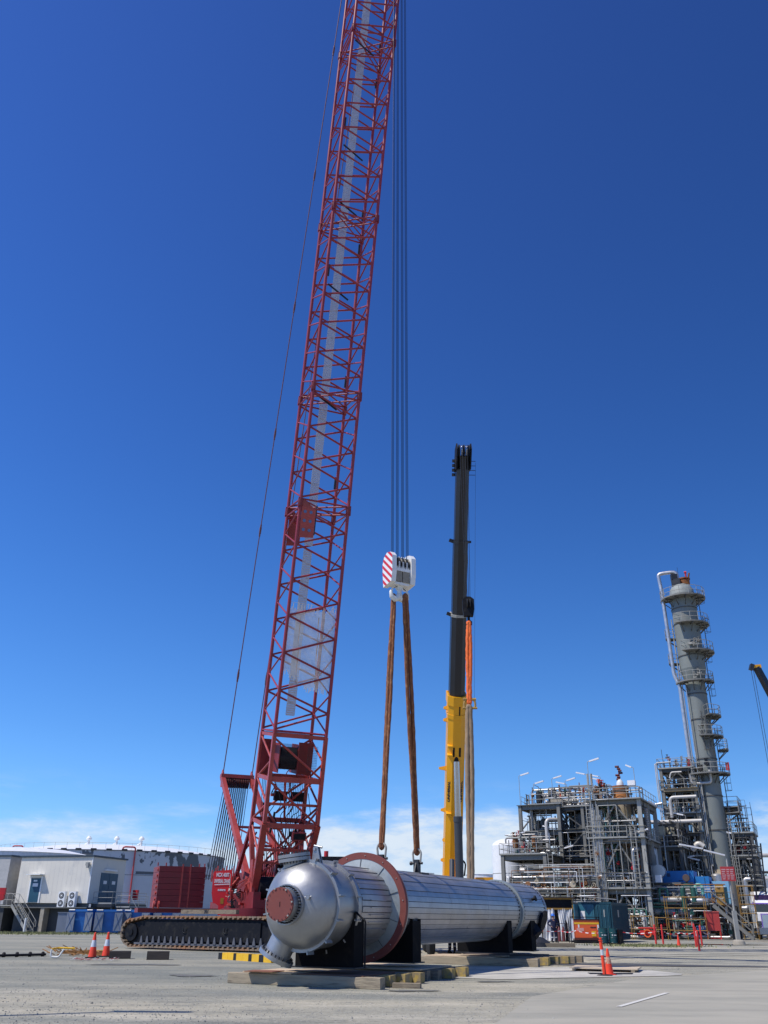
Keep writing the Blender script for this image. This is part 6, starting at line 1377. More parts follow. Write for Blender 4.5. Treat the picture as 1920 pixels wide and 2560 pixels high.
m = MB(); m.lathes([(0.35, 13.35), (0.33, 13.7), (0.15, 14.0), (0.01, 14.05)], n=18); m.build('top_dome', WORN, bv); m = MB(); m.lathe([(0.9, 4.5), (0.9, 5.2), (0.5, 5.25)], n=24, caps=False); m.build('base_ring', mat('base_olive', (0.12, 0.12, 0.08), 0.7), bv)
m = MB(); rr = random.Random(4)
for k in range(7): c = Vector((rr.uniform(-.22, .22), rr.uniform(-.1, .1), 14.0+k*0.2)); m.tube(c-Vector((0.16, 0, 0)), c+Vector((0.16, 0, 0)), 0.10, 8)
m.tube((0, 0, 13.9), (0, 0, 15.3), 0.07, 8); m.build('valve_stack', mat('valve_maroon', (0.10, 0.015, 0.02), 0.6), bv)
bs = pthing('skid_enclosure', 'grey blue sheet metal machine housings at the foot of the central frame', 'machine', -1.5, 2.6)
m = MB(); m.prism([(0, 0), (1.3, 0), (1.3, 1.6), (0.9, 2.3), (0.2, 2.3), (0, 1.8)], (0, -0.4, 4.1), (1, 0, 0), (0, 0, 1), (0, 1.4, 0)); m.build('housing', mat('blue_grey', (0.16, 0.21, 0.25), 0.5), bs); m = MB(); m.box((1.8, 0.4, 5.2), (0.7, 1, 1.8)); m.lathe([(0, 0), (0.55, 0), (0.55, 0.8), (0, 0.8)], (2.2, -0.4, 5.6), (0, 1, 0), 20); m.build('duct', PIPES, bs); m = MB(); m.box((2.3, -1.5, 4.9), (0.55, 0.5, 0.6)); m.build('junction_box', WHITE, bs)

# --- link rack between B and the column frame
K = pthing('pipe_rack', 'receding dark pipe bridge joining the central frame to the column', 'pipe rack', -0.2, 8.4)
steel(K, 0, 2.2, 0, 9, [5.0, 8.0, 10.2], 1, 3, cw=0.26, br='s', decks=[5.0, 8.0], rails=[8.0], mt=GREYD, mtb=GREYD)
for k, (x, z_, r, mt_) in enumerate(((0.4, 10.3, 0.16, PIPEW), (1.0, 10.3, 0.1, GREYL), (1.6, 10.3, 0.12, GREYD), (0.3, 8.2, 0.1, PIPES), (1.2, 5.2, 0.15, GREYL))): m = MB(); m.tube((x, -0.5, z_+r), (x, 9.2, z_+r), r, 10); m.build('pipe', mt_, K)
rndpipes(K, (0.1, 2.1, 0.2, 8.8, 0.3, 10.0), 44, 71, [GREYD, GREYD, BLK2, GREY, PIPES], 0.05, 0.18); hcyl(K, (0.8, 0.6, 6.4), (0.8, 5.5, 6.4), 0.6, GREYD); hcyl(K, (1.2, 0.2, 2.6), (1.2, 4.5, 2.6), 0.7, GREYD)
for x, y in ((0.6, -0.1), (1.3, 1.2)): m = MB(); m.hexa([(x-0.25, y-0.05, 9.0), (x+0.25, y-0.05, 9.0), (x+0.25, y+0.5, 9.0), (x-0.25, y+0.5, 9.0), (x-0.35, y-0.05, 10.0), (x+0.35, y-0.05, 10.0), (x+0.35, y+0.6, 10.0), (x-0.35, y+0.6, 10.0)]); m.build('duct_panel', mat('cream_panel', (0.5, 0.48, 0.36), 0.6), K)

# --- C: frame left of the column
Cc = pthing('process_structure', 'dark multi storey steel frame standing left of the tall grey column', 'plant structure', 0.3, 13.4)
steel(Cc, 0, 3.3, 0, 4.6, [5.0, 7.4, 9.7, 11.6, 14.0, 16.2], 1, 1, cw=0.3, bw=0.18, bh=0.3, br='vs', decks=[5.0, 7.4, 9.7, 11.6, 14.0, 16.2], rails=[7.4, 11.6, 14.0, 16.2, 5.0], mt=GREY, mtb=GREYD)
m = MB(); m.ibeam((0.1, -0.35, 14.02), (3.6, -0.35, 14.02), 0.3, 0.34); m.build('edge_beam', mat('rusty_beam', (0.28, 0.22, 0.13), 0.7, 0, 0.3, 3), Cc)
for x, y, r, z0, z1 in ((1.8, 2.2, 0.5, 14.3, 15.6), (1.5, 2.2, 0.55, 10.8, 13.4), (2.6, 3.0, 0.4, 8.2, 11.0), (1.2, 2.4, 0.6, 5.3, 6.9)): vcyl(Cc, x, y, z0, z1, r, GREYD)
for pts, r in (([(3.4, -0.9, 13.2), (0.7, -0.9, 13.2), (0.7, -0.9, 11.2)], 0.17), ([(3.6, -0.8, 10.8), (0.2, -0.8, 10.8), (-1.4, -0.8, 10.8), (-2.6, -0.8, 11.0), (-2.6, -0.8, 10.0)], 0.2), ([(-0.35, -0.3, 9), (-0.35, -0.3, 16.9), (1.2, -0.3, 16.9)], 0.06), ([(-0.5, -0.3, 9), (-0.5, -0.3, 16.8), (-0.3, 0.5, 16.8)], 0.05), ([(0.9, -0.5, 15.2), (1.1, -0.5, 15.8), (2.2, -0.5, 15.8)], 0.08), ([(1.2, -0.7, 4.6), (1.2, -0.7, 8.3), (0.3, -0.7, 8.3), (0.3, -0.7, 7.5)], 0.12), ([(-0.2, -0.7, 3.0), (-0.2, -0.7, 7.9), (-1.0, -0.7, 7.9)], 0.11), ([(2.2, -0.5, 8.0), (2.9, -0.5, 8.7), (3.4, -0.5, 8.3)], 0.28)):
    m = MB(); m.pipe(pts, r, 12, bend=r*2.6); m.build('pipe', PIPEW, Cc)
m = MB(); m.beam((-1.6, -0.5, 13.0), (-0.2, -0.4, 12.0), 0.12, 0.25); m.pipe([(-0.9, -0.5, 12.6), (-0.2, -0.5, 12.7)], 0.14, 8); m.build('vent_hood', PIPES, Cc)
rndpipes(Cc, (0.1, 3.2, 0.1, 4.4, 0.3, 16.0), 52, 81, [GREYD, GREY, GREYD, PIPES, GREYL], 0.04, 0.15, vert=0.55); valves(Cc, (0.2, 3.2, 0.0, 2.0, 5.4, 13.5), 34, 82); valves(Cc, (0.3, 3.1, 0.2, 4, 16.6, 17.6), 9, 83, [VM[0], VM[0], FIRER, GREYL])
for k in range(5): m = MB(); x = 0.4+k*0.6; m.tube((x, 0.4, 16.3), (x, 0.4, 17.2+0.3*(k % 2)), 0.05, 6); m.build('relief_valve_riser', VM[0], Cc)
m = MB(); m.tube((0.3, 0.5, 16.3), (0.25, 0.5, 18.4), 0.03, 5); m.build('mast', GREYD, Cc)
for x, z_, h, d in ((2.0, 9.8, 1.6, -1), (1.2, 5.2, 2.0, 1), (3.0, 5.0, 2.0, -1)): lamp(Cc, x, -0.5, z_, h, d)
for k in range(8): m = MB(); m.tube((-0.9+k*0.13, -0.45-0.1*(k % 2), 2.5), (-0.9+k*0.13, -0.45-0.1*(k % 2), 9.3-0.6*(k % 3)), 0.05, 6); m.build('riser_pipe', [GREY, GREYL, GREYD][k % 3], Cc)

# --- the tall column
T = pthing('distillation_column', 'tall grey distillation column with curved platforms and a silver side pipe', 'column', 5.0, 14.7)
def ringband(z_, r, h=0.12, mt=None): m = MB(); m.lathe([(r-0.02, z_), (r, z_), (r, z_+h), (r-0.02, z_+h)], n=40, caps=False); m.build('stiffening_ring', mt or GREYD, T)
m = MB(); m.lathe([(1.25, 0.0), (1.10, 6.2)], n=48, caps=False); m.build('skirt', mat('skirt_beige', (0.45, 0.37, 0.26), 0.7, 0, 0.1), T)
m = MB(); m.lathe([(1.06, 6.2), (1.06, 25.6), (1.40, 27.0), (1.40, 35.8)], n=56, caps=False); m.build('column_shell', TOWER, T)
for z_ in (9.9, 13.3, 17.1, 21.3, 24.1): ringband(z_, 1.12)
for z_ in (28.4, 32.2, 34.0): ringband(z_, 1.47, 0.1)
m = MB(); m.lathes([(1.40, 35.8), (1.33, 36.4), (1.05, 36.9), (0.5, 37.2), (0.01, 37.25)], n=48); m.build('top_dome', mat('pale_dome', (0.26, 0.285, 0.265), 0.6, 0, 0.1, 2, col2=(0.28, 0.17, 0.09), s2=0.9, t2=0.62), T)
m = MB(); m.lathe([(0.0, 37.6), (0.62, 37.6), (0.62, 37.1), (0.45, 36.9)], (0.45, 0, 0), n=24, caps=False); m.lathe([(0.7, 37.7), (0.7, 37.85), (0, 37.85)], (0.45, 0, 0), n=24, caps=False); m.build('top_manway', RUST, T)
m = MB(); m.b2(-0.9, 0.1, -0.9, -0.2, 36.9, 37.7); m.box((-0.55, -0.6, 38.0), (0.7, 0.5, 0.7), 0.4); m.build('top_equipment', BLK2, T)
m = MB(); m.tube((0.75, -0.3, 37.6), (0.75, -0.3, 38.6), 0.09, 10); m.tube((0.62, -0.3, 38.5), (0.88, -0.3, 38.5), 0.15, 10); m.build('relief_valve', FIRER, T); m = MB(); m.tube((0.95, -0.2, 37.6), (1.15, -0.2, 38.4), 0.10, 10); m.build('vent_pipe', RUST, T); m = MB(); m.tube((-0.1, 0, 37.8), (-0.1, 0, 39.4), 0.02, 5); m.build('lightning_rod', BLK2, T)
def plat(a0, a1, z_, ri, ro, n=14, brk=4, top=True):
    a0, a1 = RAD(a0), RAD(a1); m = MB(); vs = []
    for i in range(n+1):
        a = a0+(a1-a0)*i/n
        for r, zz in ((ri, z_), (ro, z_), (ro, z_+0.14), (ri, z_+0.05)): vs.append((cos(a)*r, sin(a)*r, zz))
    m.add(vs, [(i*4+k, i*4+(k+1) % 4, (i+1)*4+(k+1) % 4, (i+1)*4+k) for i in range(n) for k in range(4)]+[(3, 2, 1, 0), (n*4, n*4+1, n*4+2, n*4+3)]); pl = m.build('platform', GREY, T)
    m = MB()
    for k in range(brk):
        a = a0+(a1-a0)*(k+0.5)/brk; e = Vector((cos(a), sin(a), 0)); m.beam(e*(ri-0.05)+Vector((0, 0, z_-0.9)), e*(ro-0.15)+Vector((0, 0, z_-0.03)), 0.08, 0.08); m.beam(e*(ri-0.05)+Vector((0, 0, z_-0.06)), e*(ro-0.05)+Vector((0, 0, z_-0.06)), 0.08, 0.11)
    m.build('platform_bracket', GREYD, pl)
    m = MB(); arc = lambda h: [Vector((cos(a0+(a1-a0)*i/n)*(ro-0.04), sin(a0+(a1-a0)*i/n)*(ro-0.04), z_+h)) for i in range(n+1)]
    for h in (0.6, 1.12): m.sweep(arc(h), 0.03, 5)
    for p_ in arc(0)[::2]: m.tube(p_, p_+Vector((0, 0, 1.12)), 0.028, 5)
    for e in (a0, a1):
        for h in (0.6, 1.12): m.tube((cos(e)*ri, sin(e)*ri, z_+h), (cos(e)*ro, sin(e)*ro, z_+h), 0.028, 5)
    m.build('platform_rail', GREYL, pl)
plat(-185, 100, 35.2, 1.42, 2.5, 24, 9)
plat(-115, 80, 32.0, 1.42, 2.45, 18, 6); plat(-105, 75, 28.7, 1.42, 2.55, 18, 6); plat(-170, 20, 25.4, 1.2, 2.05, 18, 6); plat(-60, 50, 21.6, 1.08, 2.2, 10, 4); plat(-95, 25, 19.4, 1.08, 2.1, 12, 4); plat(-20, 25, 18.0, 1.35, 2.4, 5, 2); plat(-190, 20, 15.5, 1.08, 2.2, 22, 7)
plat(-15, 22, 11.6, 1.2, 2.6, 5, 2)
for z_ in (30.7, 27.8): plat(-195, -165, z_, 1.42, 2.5, 5, 2)
def cage(x, y, z0, z1, nm='caged_ladder'):
    m = MB()
    for k in (-0.22, 0.22): m.beam((x, y+k, z0), (x, y+k, z1+1.0), 0.05, 0.04)
    n = int((z1-z0)/0.4)
    for i in range(n): z_ = z0+(i+0.5)*(z1-z0)/n; m.tube((x, y-0.22, z_), (x, y+0.22, z_), 0.018, 5, caps=False)
    k = z0+2.2
    while k < z1+1.0: m.sweep([Vector((x+0.02+0.62*sin(a), y+0.36*cos(a), k)) for a in [pi*i/6 for i in range(7)]], 0.022, 5); k += 0.75
    for a in (0.35, pi/2, pi-0.35): m.beam((x+0.02+0.62*sin(a), y+0.36*cos(a), z0+2.2), (x+0.02+0.62*sin(a), y+0.36*cos(a), z1+0.8), 0.03, 0.015)
    m.build(nm, GREYD, T)
cage(1.75, -0.6, 32.2, 35.2); cage(1.9, -0.4, 28.8, 32.0); cage(1.5, 0.1, 25.5, 28.7); cage(1.35, 0.0, 21.7, 25.4); cage(1.3, -0.1, 15.6, 19.4); cage(1.45, 0.1, 11.7, 15.5); cage(1.4, 0.0, 7.0, 11.6)
m = MB(); m.pipe([(-0.2, -0.4, 37.3), (-0.2, -0.4, 38.7), (-1.7, -0.55, 38.7), (-2.3, -0.6, 38.6), (-2.15, -0.6, 36.5), (-2.05, -0.6, 26.4), (-1.6, -0.7, 25.4), (-1.6, -0.7, 15.6)], 0.21, 14, bend=0.55); m.build('overhead_pipe', PIPES, T)
m = MB(); m.pipe([(-1.6, -0.8, 15.6), (-1.6, -0.8, 6.0)], 0.24, 12); m.build('overhead_pipe', GREYL, T)
for x, y, r, z0, z1 in ((-1.55, -0.35, 0.07, 17, 33), (-1.3, -0.75, 0.05, 15, 27.5), (-1.15, -1.0, 0.09, 5, 15.5), (-0.92, -1.1, 0.06, 5, 25), (-0.75, -1.2, 0.08, 6.5, 15.4)): m = MB(); m.pipe([(x, y, z0), (x, y, z1)], r, 8); m.build('riser_pipe', [GREYL, PIPES, GREY][int(z1) % 3], T)
m = MB(); m.pipe([(-1.7, -1.2, 15.6), (-1.7, -1.2, 14.6), (0.3, -1.4, 14.6), (0.3, -1.4, 15.9)], 0.14, 10); m.build('pipe', PIPEW, T)
valves(T, (-1.6, 0.6, -1.5, -1.15, 15.7, 16.7), 8, 91, [BLK2, VM[0], GREYL]); valves(T, (0.2, 1.4, -1.9, -1.5, 28.9, 30.0), 7, 92, [GREYL, GREY]); valves(T, (-0.1, 0.9, -1.7, -1.5, 25.6, 26.6), 5, 93, [GREYL, GREY]); rndpipes(T, (0.1, 1.0, -1.6, -1.25, 18, 22.5), 5, 94, [GREYD, GREY], 0.03, 0.06)
m = MB(); m.box((2.05, -0.3, 16.3), (0.35, 0.3, 0.8)); m.build('alarm_box', FIRER, T)

# --- D: frame right of the column
D = pthing('process_structure', 'dark stepped steel frame with ladders right of the tall column', 'plant structure', 6.1, 14.6)
steel(D, 0, 2.2, 0, 5, [4.6, 7.4, 9.6], 1, 1, cw=0.24, br='vs', mt=GREYD, mtb=GREYD); steel(D, -0.3, 1.1, 0.5, 4, [12.2], 1, 1, z0=9.7, cw=0.2, bh=0.2, br='', mt=GREYD)
rndpipes(D, (0.0, 2.1, 0.0, 4.8, 0.3, 9.4), 38, 101, [GREYD, GREYD, BLK2, GREY, PIPES], 0.04, 0.14, vert=0.6); valves(D, (0, 2.1, 0, 1.5, 5, 11), 16, 102, [VM[0], VM[0], FIRER, GREYL]); vcyl(D, 0.6, 1.0, 5.0, 7.0, 0.4, GREYD)
lad(D, -0.2, -0.4, 4.6, 9.8); lad(D, 0.4, -0.4, 1.0, 7.4); lamp(D, 0.5, -0.3, 7.4, 2.2, -1); lamp(D, 1.9, 0.4, 9.6, 1.8, -1, 0, 0.5)
m = MB(); m.pipe([(1.6, -2.2, 5.2), (1.0, -2.2, 5.2), (1.0, -2.2, 2.6), (0.4, -2.2, 2.6)], 0.22, 12, bend=0.5); m.build('pipe', PIPES, D)
vcyl(D, -1.6, -1.5, 3.0, 5.6, 0.55, PIPES)
# --- E: front platform with the blue compressor enclosure
E_ = pthing('equipment_platform', 'low steel deck with railings carrying blue machine enclosures', 'platform', 0.4, 2.4)
steel(E_, 0, 6.0, 0, 6, [2.7], 3, 1, cw=0.22, bh=0.26, br='', rails=[], mt=GREYD)
m = MB(); rail(m, [(0, -0.25, 2.75), (6.2, -0.25, 2.75), (6.2, 3, 2.75)], r=0.03); m.build('handrail', GREYL, E_)
be = pthing('machine_enclosure', 'bright blue machine enclosure with grey grille on the low deck', 'enclosure', 0.9, 4.6)
m = MB(); m.b2(-0.3, 2.5, 0, 2.6, 2.8, 5.7); m.build('enclosure_body', BLUEE, be); m = MB(); m.b2(0.0, 2.4, -0.05, -0.002, 3.4, 4.7); m.build('grille', mat('grille_grey', (0.2, 0.2, 0.2), 0.6), be)
m = MB()
for k in range(5): m.b2(0.0, 2.4, -0.08, -0.055, 3.4+k*0.32, 3.43+k*0.32)
for x in (0.0, 0.7, 2.36): m.b2(x, x+0.04, -0.10, -0.081, 3.35, 4.75)
m.build('grille_frame', GREYL, be); m = MB(); m.b2(1.1, 1.5, -0.02, -0.004, 4.8, 4.9); m.b2(2.1, 2.16, -0.02, -0.004, 4.9, 5.5); m.b2(0.1, 0.4, -0.02, -0.004, 5.2, 5.5); m.build('enclosure_marks', mat('panel_dark', (0.02, 0.06, 0.15), 0.5), be)
be2 = pthing('machine_enclosure', 'smaller blue cabinet standing right of the big blue enclosure', 'enclosure', 3.5, 4.6); m = MB(); m.b2(0, 1.2, 0, 2.2, 2.8, 5.2); m.build('enclosure_body', BLUEE, be2); m = MB(); m.b2(0.8, 0.85, -0.02, -0.003, 2.9, 5.1); m.build('door_gap', MATS['panel_dark'], be2)
be3 = pthing('control_cabin', 'pale blue panel cabin behind the sign pole', 'cabin', 5.0, 5.0); m = MB(); m.b2(-0.2, 1.3, 0, 2, 2.6, 4.8); m.build('cabin_body', LBLUE, be3); m = MB(); m.b2(0.4, 1.1, -0.03, -0.003, 2.7, 4.3); m.build('cabin_door', TEAL, be3)
for pts, r, mt_ in (([(-1.6, 0.0, 2.2), (3.0, 0.0, 2.2)], 0.30, PIPEW), ([(0.3, -0.9, 3.2), (2.4, -0.9, 3.2)], 0.24, PIPEW), ([(2.9, -0.9, 3.1), (4.3, -0.9, 3.1), (4.3, 0.4, 3.1)], 0.22, PIPES), ([(0.2, -0.6, 3.0), (0.2, -0.6, 4.1), (0.9, -0.6, 4.1), (0.9, -0.6, 3.0)], 0.10, PIPEG), ([(-0.6, -0.8, 2.9), (1.6, -0.8, 2.9)], 0.06, PIPEG), ([(3.4, -0.9, 3.6), (3.4, -0.9, 4.4), (4.0, -0.9, 4.4), (4.0, -0.9, 3.6)], 0.14, mat('pipe_mint', (0.14, 0.38, 0.32), 0.5)), ([(2.3, -1.0, 2.2), (2.3, -1.0, 4.3), (3.2, -1.0, 4.3), (3.2, -1.0, 3.0)], 0.22, DGREEN), ([(-1.3, -0.7, 4.5), (2.2, -0.7, 4.5)], 0.09, GREYD), ([(-2, -0.5, 2.6), (0.6, -0.5, 2.6)], 0.08, PIPEG)):
    m = MB(); m.pipe(pts, r, 12, bend=r*2.2); m.build('pipe', mt_, E_)
m = MB(); m.lathe([(0, -0.12), (0.28, -0.12), (0.32, 0), (0.28, 0.12), (0, 0.12)], (2.75, -1.05, 4.95), (0, 1, 0), 20, caps=False); m.tube((2.75, -1.0, 4.3), (2.75, -1.0, 4.8), 0.08, 8); m.build('valve_actuator', mat('actuator_brown', (0.09, 0.06, 0.05), 0.6), E_)
rndpipes(E_, (0.1, 5.8, -0.6, 5, 0.2, 2.5), 34, 111, [GREYD, GREYD, VM[1], PIPES, DGREEN], 0.04, 0.13, vert=0.3); valves(E_, (0, 6, -1.0, -0.2, 0.6, 2.4), 22, 112); valves(E_, (0, 6, -0.9, -0.3, 2.8, 3.8), 14, 113, [VM[0], VM[1], BEIGE, YELP, GREYL])
m = MB(); m.box((5.4, -0.6, 3.6), (0.7, 0.5, 1.7)); m.build('pump_cabinet', YELP, E_)
# stairs down to the right, seen from the side
ss = pthing('access_stairs', 'dark steel stairs descending right behind the red cabinet', 'stairs', 5.2, 0.6); m = MB()
for y in (0, 0.8): m.beam((0, y, 2.7), (2.9, y, 0.1), 0.06, 0.26); m.pipe([(0, y, 3.75), (2.9, y, 1.15), (2.9, y, 0.2)], 0.03, 6); m.pipe([(0, y, 3.2), (2.9, y, 0.65)], 0.025, 6)
m.build('stringers', GREY, ss)
for k in range(11): m = MB(); t_ = (k+0.5)/11; m.b2(2.9*t_-0.14, 2.9*t_+0.14, 0.04, 0.76, 2.62-2.6*t_, 2.66-2.6*t_); m.build('tread', GREYL, ss)
# scaffold
def scaffold(x, y, w, d, H, n, label, mt=YELP, lv=4):
    t = pthing('scaffold', label, 'scaffold', x, y, 'yellow scaffolds before the plant')
    for i in range(n+1):
        for yy in (0, d): m = MB(); m.tube((w*i/n, yy, 0), (w*i/n, yy, H), 0.028, 6); m.build('standard', mt, t)
    m = MB()
    for k in range(1, lv+1):
        z_ = H*k/lv-0.1
        for yy in (0, d): m.tube((0, yy-0.05, z_), (w, yy-0.05, z_), 0.03, 6)
        for i in range(n+1): m.tube((w*i/n+0.04, 0, z_-0.05), (w*i/n+0.04, d, z_-0.05), 0.03, 6)
    m.build('ledger', mt, t); m = MB(); m.b2(0, w, 0, d, H*0.5, H*0.5+0.05); m.build('scaffold_board', TIMD, t); return t
scaffold(1.7, -3.0, 3.2, 1.2, 3.4, 2, 'tall yellow scaffold bay in front of the blue enclosure'); scaffold(-1.2, -3.4, 1.6, 1.0, 1.9, 1, 'low yellow scaffold frame right of the dark container', lv=2); scaffold(0.9, -3.6, 0.9, 0.9, 1.8, 1, 'small yellow scaffold frame by the leftmost guard posts', lv=2); scaffold(7.2, 2.6, 1.2, 1.2, 4.4, 1, 'narrow yellow scaffold tower beside the white truck', lv=6)
t = pthing('hose_trolley', 'red hose trolley with rail among the yellow scaffold frames', 'trolley', 0.0, -3.6); m = MB(); m.pipe([(-0.6, 0, 0.9), (0.9, 0, 0.9)], 0.05, 6); m.box((0.2, 0.1, 0.55), (1.3, 0.6, 0.35)); m.build('trolley_body', FIRER, t); m = MB(); m.lathe([(0.22, -0.1), (0.32, -0.1), (0.32, 0.1), (0.22, 0.1), (0.22, -0.1)], (0.2, -0.35, 0.5), (0, 1, 0), 20, caps=False); m.build('hose_reel', ORANGE, t)
for k, (x, y) in enumerate(((2.4, -1.8), (3.3, -1.7))): pass
hz1 = pthing('pump_skid', 'dark low pump skid under the deck behind the yellow scaffold', 'pump', 2.6, -0.9)
for k in range(3): hcyl(hz1, (-0.6+k*0.9, 0, 0.8), (0.0+k*0.9, 0, 0.8), 0.3, [BLK2, DGREEN, mat('blue_pump', (0.02, 0.08, 0.2), 0.5)][k], 'pump_body')
rndpipes(hz1, (-0.8, 2, -0.5, 0.8, 0.2, 1.9), 10, 121, [GREYD, DGREEN, BEIGE, PIPES], 0.04, 0.1)
hz2 = pthing('pump_skid', 'cluttered low pipework skid right of the dark container', 'pump', -3.6, -1.6); hcyl(hz2, (-0.5, 0, 0.9), (2.6, 0, 0.9), 0.35, GREYD, 'pump_body'); rndpipes(hz2, (-0.8, 3.4, -0.8, 1.5, 0.2, 2.4), 26, 122, [GREYD, GREY, PIPES, PIPEW, PIPEG], 0.04, 0.12); valves(hz2, (-0.6, 3.2, -0.9, 0, 0.4, 2.0), 14, 123); 
# ground kerb at plant edge
m = MB(); a = gp(1560, 2368); b = gp(1700, 2376)
kb = pthing('kerb', 'pale concrete kerb edging the plant behind the red cabinet', 'kerb', 4.0, -4.0); m = MB(); m.b2(0, 8.5, 0, 0.2, 0, 0.13); m.build('kerb_stone', CONC, kb)

def thin(root, bb, n, seed, mt):
    k0 = len(root.children); rr_ = random.Random(seed)
    before = set(o.name for o in root.children); rndpipes(root, bb, n, seed, mt, 0.016, 0.045, (2, 6), 0.5)
    for o in root.children:
        if o.name not in before: o.name = 'conduit'
thin(A, (0, 9.0, -0.3, 3.0, 0.5, 14.6), 60, 201, [GREYL, GREY, GREYD, PIPES, WHITE]); thin(B, (0, 4.6, -0.4, 3.0, 0.5, 13.0), 60, 202, [GREYL, GREY, GREYD, PIPES, WHITE]); thin(Cc, (-0.2, 3.4, -0.5, 3.0, 2.5, 17.2), 50, 203, [GREYL, GREYD, GREYD, PIPES])
thin(K, (-0.2, 2.2, -0.4, 8, 0.5, 11.0), 50, 204, [GREYL, GREYD, GREYD, PIPES]); thin(E_, (-1.5, 6, -1.2, 2, 0.3, 4.4), 60, 205, [GREYL, GREYD, VM[1], PIPES, WHITE]); thin(Rk, (0, 9, -0.4, 2, 0.3, 6.2), 60, 206, [GREYL, GREYD, VM[1], PIPES, WHITE]); thin(D, (-0.4, 2.4, -0.4, 3, 1, 13), 40, 207, [GREYL, GREYD, GREYD, PIPES])
for root_, xs_, ys_, z0_, hs_ in ((A, (0.5, 1.1, 2.2, 3.0, 4.1, 5.2, 5.9, 6.3, 7.9, 8.6), 1.0, 12.5, 2.4), (B, (0.5, 0.9, 1.2, 3.7), 0.8, 11.8, 1.6), (D, (0.2, 0.8, 1.5, 2.0), 0.8, 9.6, 1.7)):
    for i_, x_ in enumerate(xs_):
        m = MB(); h_ = hs_*(0.5+0.5*((i_*37) % 10)/10); m.tube((x_, ys_+0.3*(i_ % 3), z0_), (x_, ys_+0.3*(i_ % 3), z0_+h_), 0.05 if i_ % 2 else 0.08, 6); m.tube((x_, ys_+0.3*(i_ % 3), z0_+h_*0.5), (x_, ys_+0.3*(i_ % 3), z0_+h_*0.65), 0.15, 8); m.build('relief_valve_riser', [GREYD, VM[1], GREYL][i_ % 3], root_)

# ================================================================== SITE CLUTTER ON THE RIGHT
# container
ct = Vector((17.1, 70.3, 0)); cn = thing('shipping_container', 'dark teal steel container with one door open beside the curtained shelter', 'container', ct, PRZ)
m = MB(); m.b2(-2.44, 0, 0, 6.0, 0.12, 2.65); m.build('container_body', TEAL, cn)
m = MB()
for k in range(30): m.b2(0.0, 0.035, 0.12+k*0.2, 0.22+k*0.2, 0.25, 2.5)
m.b2(-0.02, 0.06, -0.02, 0.1, 0.05, 2.70); m.b2(-2.46, 0.06, -0.03, 0.08, 2.58, 2.72); m.b2(-2.46, 0.06, -0.03, 0.08, 0.05, 0.2); m.b2(0.0, 0.06, 0.1, 6.0, 2.58, 2.70); m.build('corrugation', TEAL, cn)
m = MB(); m.b2(-1.2, -0.08, -0.08, -0.03, 0.2, 2.55); dr = m.build('container_door', TEAL, cn); m = MB()
for x in (-1.0, -0.75, -0.45, -0.2): m.tube((x, -0.11, 0.25), (x, -0.11, 2.5), 0.02, 6)
m.build('lock_rod', TEALL, dr)
m = MB(); m.hexa([(-2.5, -1.25, 0.2), (-2.42, -1.25, 0.2), (-2.42, -0.02, 0.2), (-2.5, -0.02, 0.2), (-2.5, -1.25, 2.55), (-2.42, -1.25, 2.55), (-2.42, -0.02, 2.55), (-2.5, -0.02, 2.55)]); m.build('open_door', TEALL, cn)
m = MB(); m.b2(-2.4, -1.25, -0.07, -0.02, 0.25, 2.55); wp = m.build('window_panel', TEALL, cn)
m = MB()
for x0 in (-2.3, -1.8): m.b2(x0, x0+0.42, -0.085, -0.071, 0.5, 1.3); m.b2(x0, x0+0.42, -0.085, -0.071, 1.45, 2.4)
m.build('panel_pane', mat('pane_teal', (0.03, 0.14, 0.20), 0.3), wp); m = MB(); m.b2(-2.28, -1.95, -0.10, -0.087, 1.55, 2.1); m.build('notice', LAMPW, wp); m = MB(); m.b2(-0.55, -0.42, -0.09, -0.081, 1.7, 2.2) ; m.b2(0.04, 0.05, 2.0, 2.4, 1.7, 2.2); m.build('notice', GREYL, cn)
m = MB(); m.beam((-2.3, -0.5, 3.1), (0.3, 0.6, 2.9), 0.5, 0.04); m.build('roof_sheet', PIPEW, cn)
# shelter with white curtains
shp = gp(1368, 2356); SH = Vector((11.6, 72.2, 0)); sh = thing('work_shelter', 'rusty framed shelter with torn white curtains behind the worker', 'shelter', SH, RAD(-6))
SW = 3.0; m = MB()
for x in (0, SW): 
    for y in (0, 2.2): m.beam((x, y, 0), (x, y, 2.95), 0.08, 0.08)
for z_ in (2.25, 2.95): 
    m.beam((-0.05, 0, z_), (SW+0.05, 0, z_), 0.09, 0.11); m.beam((-0.05, 2.2, z_), (SW+0.05, 2.2, z_), 0.09, 0.11)
    for x in (0, SW): m.beam((x, 0.05, z_), (x, 2.15, z_), 0.07, 0.09)
m.build('frame', YELP, sh); m = MB(); m.b2(0.05, SW-0.05, 0.06, 0.10, 2.32, 2.88); m.build('header_panel', BLACK, sh); m = MB(); m.b2(-0.2, SW+0.2, -0.2, 2.4, 3.01, 3.06); m.b2(-0.2, SW+0.1, 2.3, 2.38, 0.0, 3.0); m.build('roof_sheet', VM[0], sh)
rr = random.Random(17)
